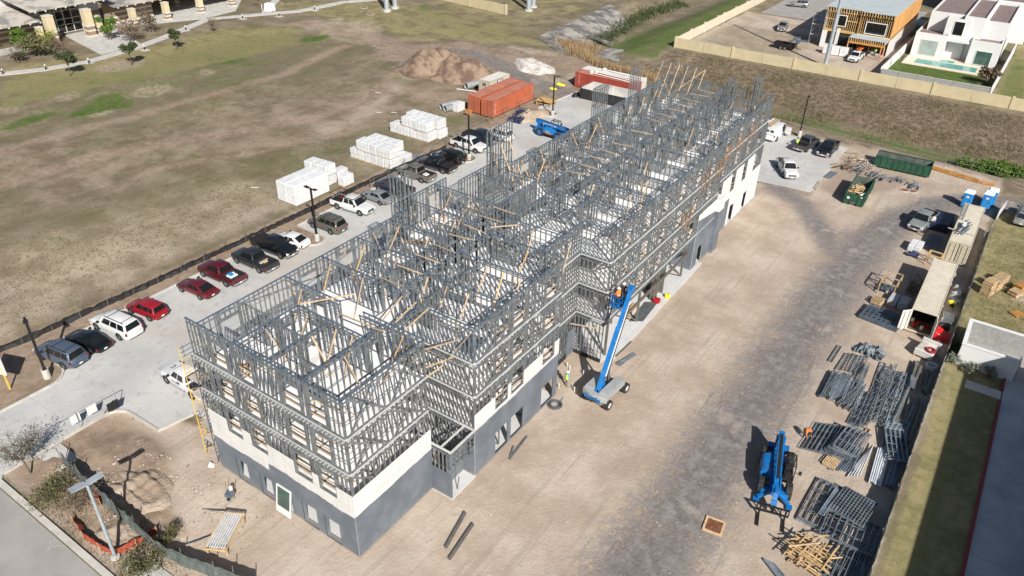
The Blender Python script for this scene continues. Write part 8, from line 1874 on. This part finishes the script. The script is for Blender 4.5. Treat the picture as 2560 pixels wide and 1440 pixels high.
# reeds and tall dead grass in the ditch: nobody could count them
g_ = np.random.default_rng(77)
def blades(name, label, cat, centres, n, hgt, w, material, seed, spread):
    g2 = np.random.default_rng(seed); c = np.array(centres); k = g2.integers(0, len(c), n); xy = c[k]+g2.normal(size=(n,2))*spread; z = zt(xy[:,0], xy[:,1]); a = g2.uniform(0, 6.28, n); h_ = hgt*g2.uniform(.5,1.2,n); ln = g2.normal(size=(n,2))*.35*h_[:,None]
    dx, dy = np.cos(a)*w, np.sin(a)*w; v = np.stack([np.stack([xy[:,0]-dx, xy[:,1]-dy, z-.1],1), np.stack([xy[:,0]+dx, xy[:,1]+dy, z-.1],1), np.stack([xy[:,0]+ln[:,0], xy[:,1]+ln[:,1], z+h_],1)], 1).reshape(-1,3)
    me = bpy.data.meshes.new(name); me.from_pydata(v.tolist(), [], np.arange(3*n).reshape(-1,3).tolist()); me.materials.append(material); return tag(stuff(link(name, me)), label, cat)
def along(px_list, n):
    w = [at(*p) for p in px_list]; out = []
    for k in range(n):
        s = k/(n-1)*(len(w)-1); i = min(int(s), len(w)-2); q_ = w[i]+(w[i+1]-w[i])*(s-i); out.append((q_.x, q_.y))
    return out
blades('dead_reeds', 'tall tan dead reeds along the drainage channel', 'reeds', along([(1420,105),(1450,128),(1500,150),(1560,165),(1610,172),(1640,185)], 14)+along([(1470,100),(1440,118)], 4), 4500, 1.5, .08, M('reed'), 3, 1.3)
blades('channel_weeds', 'green weeds along the wet bed of the channel', 'weeds', along([(1500,85),(1560,50),(1620,20),(1700,-5)], 14), 3500, .9, .1, M('leaf_dark'), 4, 1.2)
blades('brush', 'low brown brush covering the ditch bank below the cream wall', 'brush', [(x, y) for x in np.arange(-60, 22, 3) for y in np.arange(138, 156, 3)], 15000, .32, .055, M('brush'), 5, 1.9)
blades('field_tufts', 'scattered dry grass tufts on the bare near field', 'grass', [(x, y) for x in np.arange(-112, -72, 2.5) for y in np.arange(12, 75, 2.5)], 24000, .13, .05, M('leaf_olive'), 6, 1.4)
blades('green_brush', 'patches of green weeds on the ditch bank', 'weeds', [(-52,146),(-40,152),(-24,150),(-30,136),(-6,148),(-18,134),(6,136),(-46,141),(-2,152),(-50,150),(-44,147),(-33,143),(-28,140),(-20,146),(-15,139),(-9,141),(-3,138),(1,141),(-36,155),(-12,154),(-55,155)], 9000, .35, .06, M('leaf_olive'), 15, 2.0)
blades('verge_grass', 'ragged grass on the verge along the street', 'grass', [(x, 13.3) for x in np.arange(-51, -33, .6)]+[(x, 15.2) for x in np.arange(-48, -36, .8)], 5000, .22, .02, M('leaf_olive'), 7, .6)
blades('waste_grass', 'dry tufty grass on the waste ground right of the fence', 'grass', [(x, y) for x in np.arange(3.2, 14, 1.2) for y in np.arange(77, 104, 1.5)], 9000, .22, .03, M('leaf_olive'), 8, .8)
gb = np.random.default_rng(16); cb = np.array(along([(2430,396),(2480,402),(2520,408),(2560,412),(2610,424)], 13))+gb.normal(size=(13,2))*1.4; kb = gb.integers(0, 13, 5000); ab = gb.normal(size=(5000,3)); ab /= np.linalg.norm(ab, axis=1)[:,None]
pb = np.concatenate([cb[kb], np.full((5000,1), -1.1)], 1)+ab*gb.random((5000,1))**.5*np.array([1.5,1.5,1.1])*gb.uniform(.5,1.1,13)[kb][:,None]; pb = pb[pb[:,2] > -1.9]
tag(stuff(cards_obj('ditch_bushes', pb, .17, 16, M('leaf_green'), None)), 'mass of green bushes at the right end of the ditch', 'bushes')
# ------------------------------------------------------------------ stones and crumbs on the dirt: nobody could count them
g3 = np.random.default_rng(91)
def pebbles(name, label, n, xr, yr, smin, smax, material, seed, avoid=True):
    g_ = np.random.default_rng(seed); x = g_.uniform(*xr, n); y = g_.uniform(*yr, n)
    if avoid: k = ~((x > -42.5) & (x < -23.5) & (y > 22.5) & (y < 97)); x, y = x[k], y[k]
    s = smin+(smax-smin)*g_.random(len(x))**3; z = zt(x, y); base = np.array([(1,0,0),(-.5,.9,0),(-.6,-.8,0),(.1,.1,.8),(0,0,-.3)])
    V = []; F = []
    for i in range(len(x)):
        a = g_.uniform(0, 6.28); c_, s_ = math.cos(a), math.sin(a); b0 = 5*i
        for p_ in base*g_.uniform(.7,1.3,(5,3)): V.append((x[i]+s[i]*(p_[0]*c_-p_[1]*s_), y[i]+s[i]*(p_[0]*s_+p_[1]*c_), z[i]+.01+s[i]*p_[2]))
        F += [(b0,b0+1,b0+3),(b0+1,b0+2,b0+3),(b0+2,b0,b0+3),(b0+1,b0,b0+4),(b0+2,b0+1,b0+4),(b0,b0+2,b0+4)]
    me = bpy.data.meshes.new(name); me.from_pydata(V, [], F); me.materials.append(material); return tag(stuff(link(name, me)), label, 'stones')
mat('stone_pale', (.42,.37,.32), .9, 0, .3, 2.0); mat('stone_dark', (.25,.20,.165), .9, 0, .3, 2.0)
pebbles('pale_stones', 'pale stones and crumbs scattered over the dirt yard', 2600, (-48,1.5), (13,100), .02, .10, M('stone_pale'), 1); pebbles('dark_stones', 'dark stones and clods scattered over the dirt yard', 1500, (-48,1.5), (13,100), .02, .08, M('stone_dark'), 2)
pebbles('clods', 'clods of soil in the dug up corner by the street', 700, (-54,-33), (13.2,22.4), .03, .13, M('stone_dark'), 3); pebbles('trench_stones', 'pale rubble crumbs in the dug up corner by the street', 700, (-50,-38), (14,21), .03, .14, M('stone_pale'), 4)
pebbles('far_clods', 'clods along the brown strip beside the parking lot', 900, (-71,-67.8), (22,118), .04, .14, M('stone_dark'), 5)
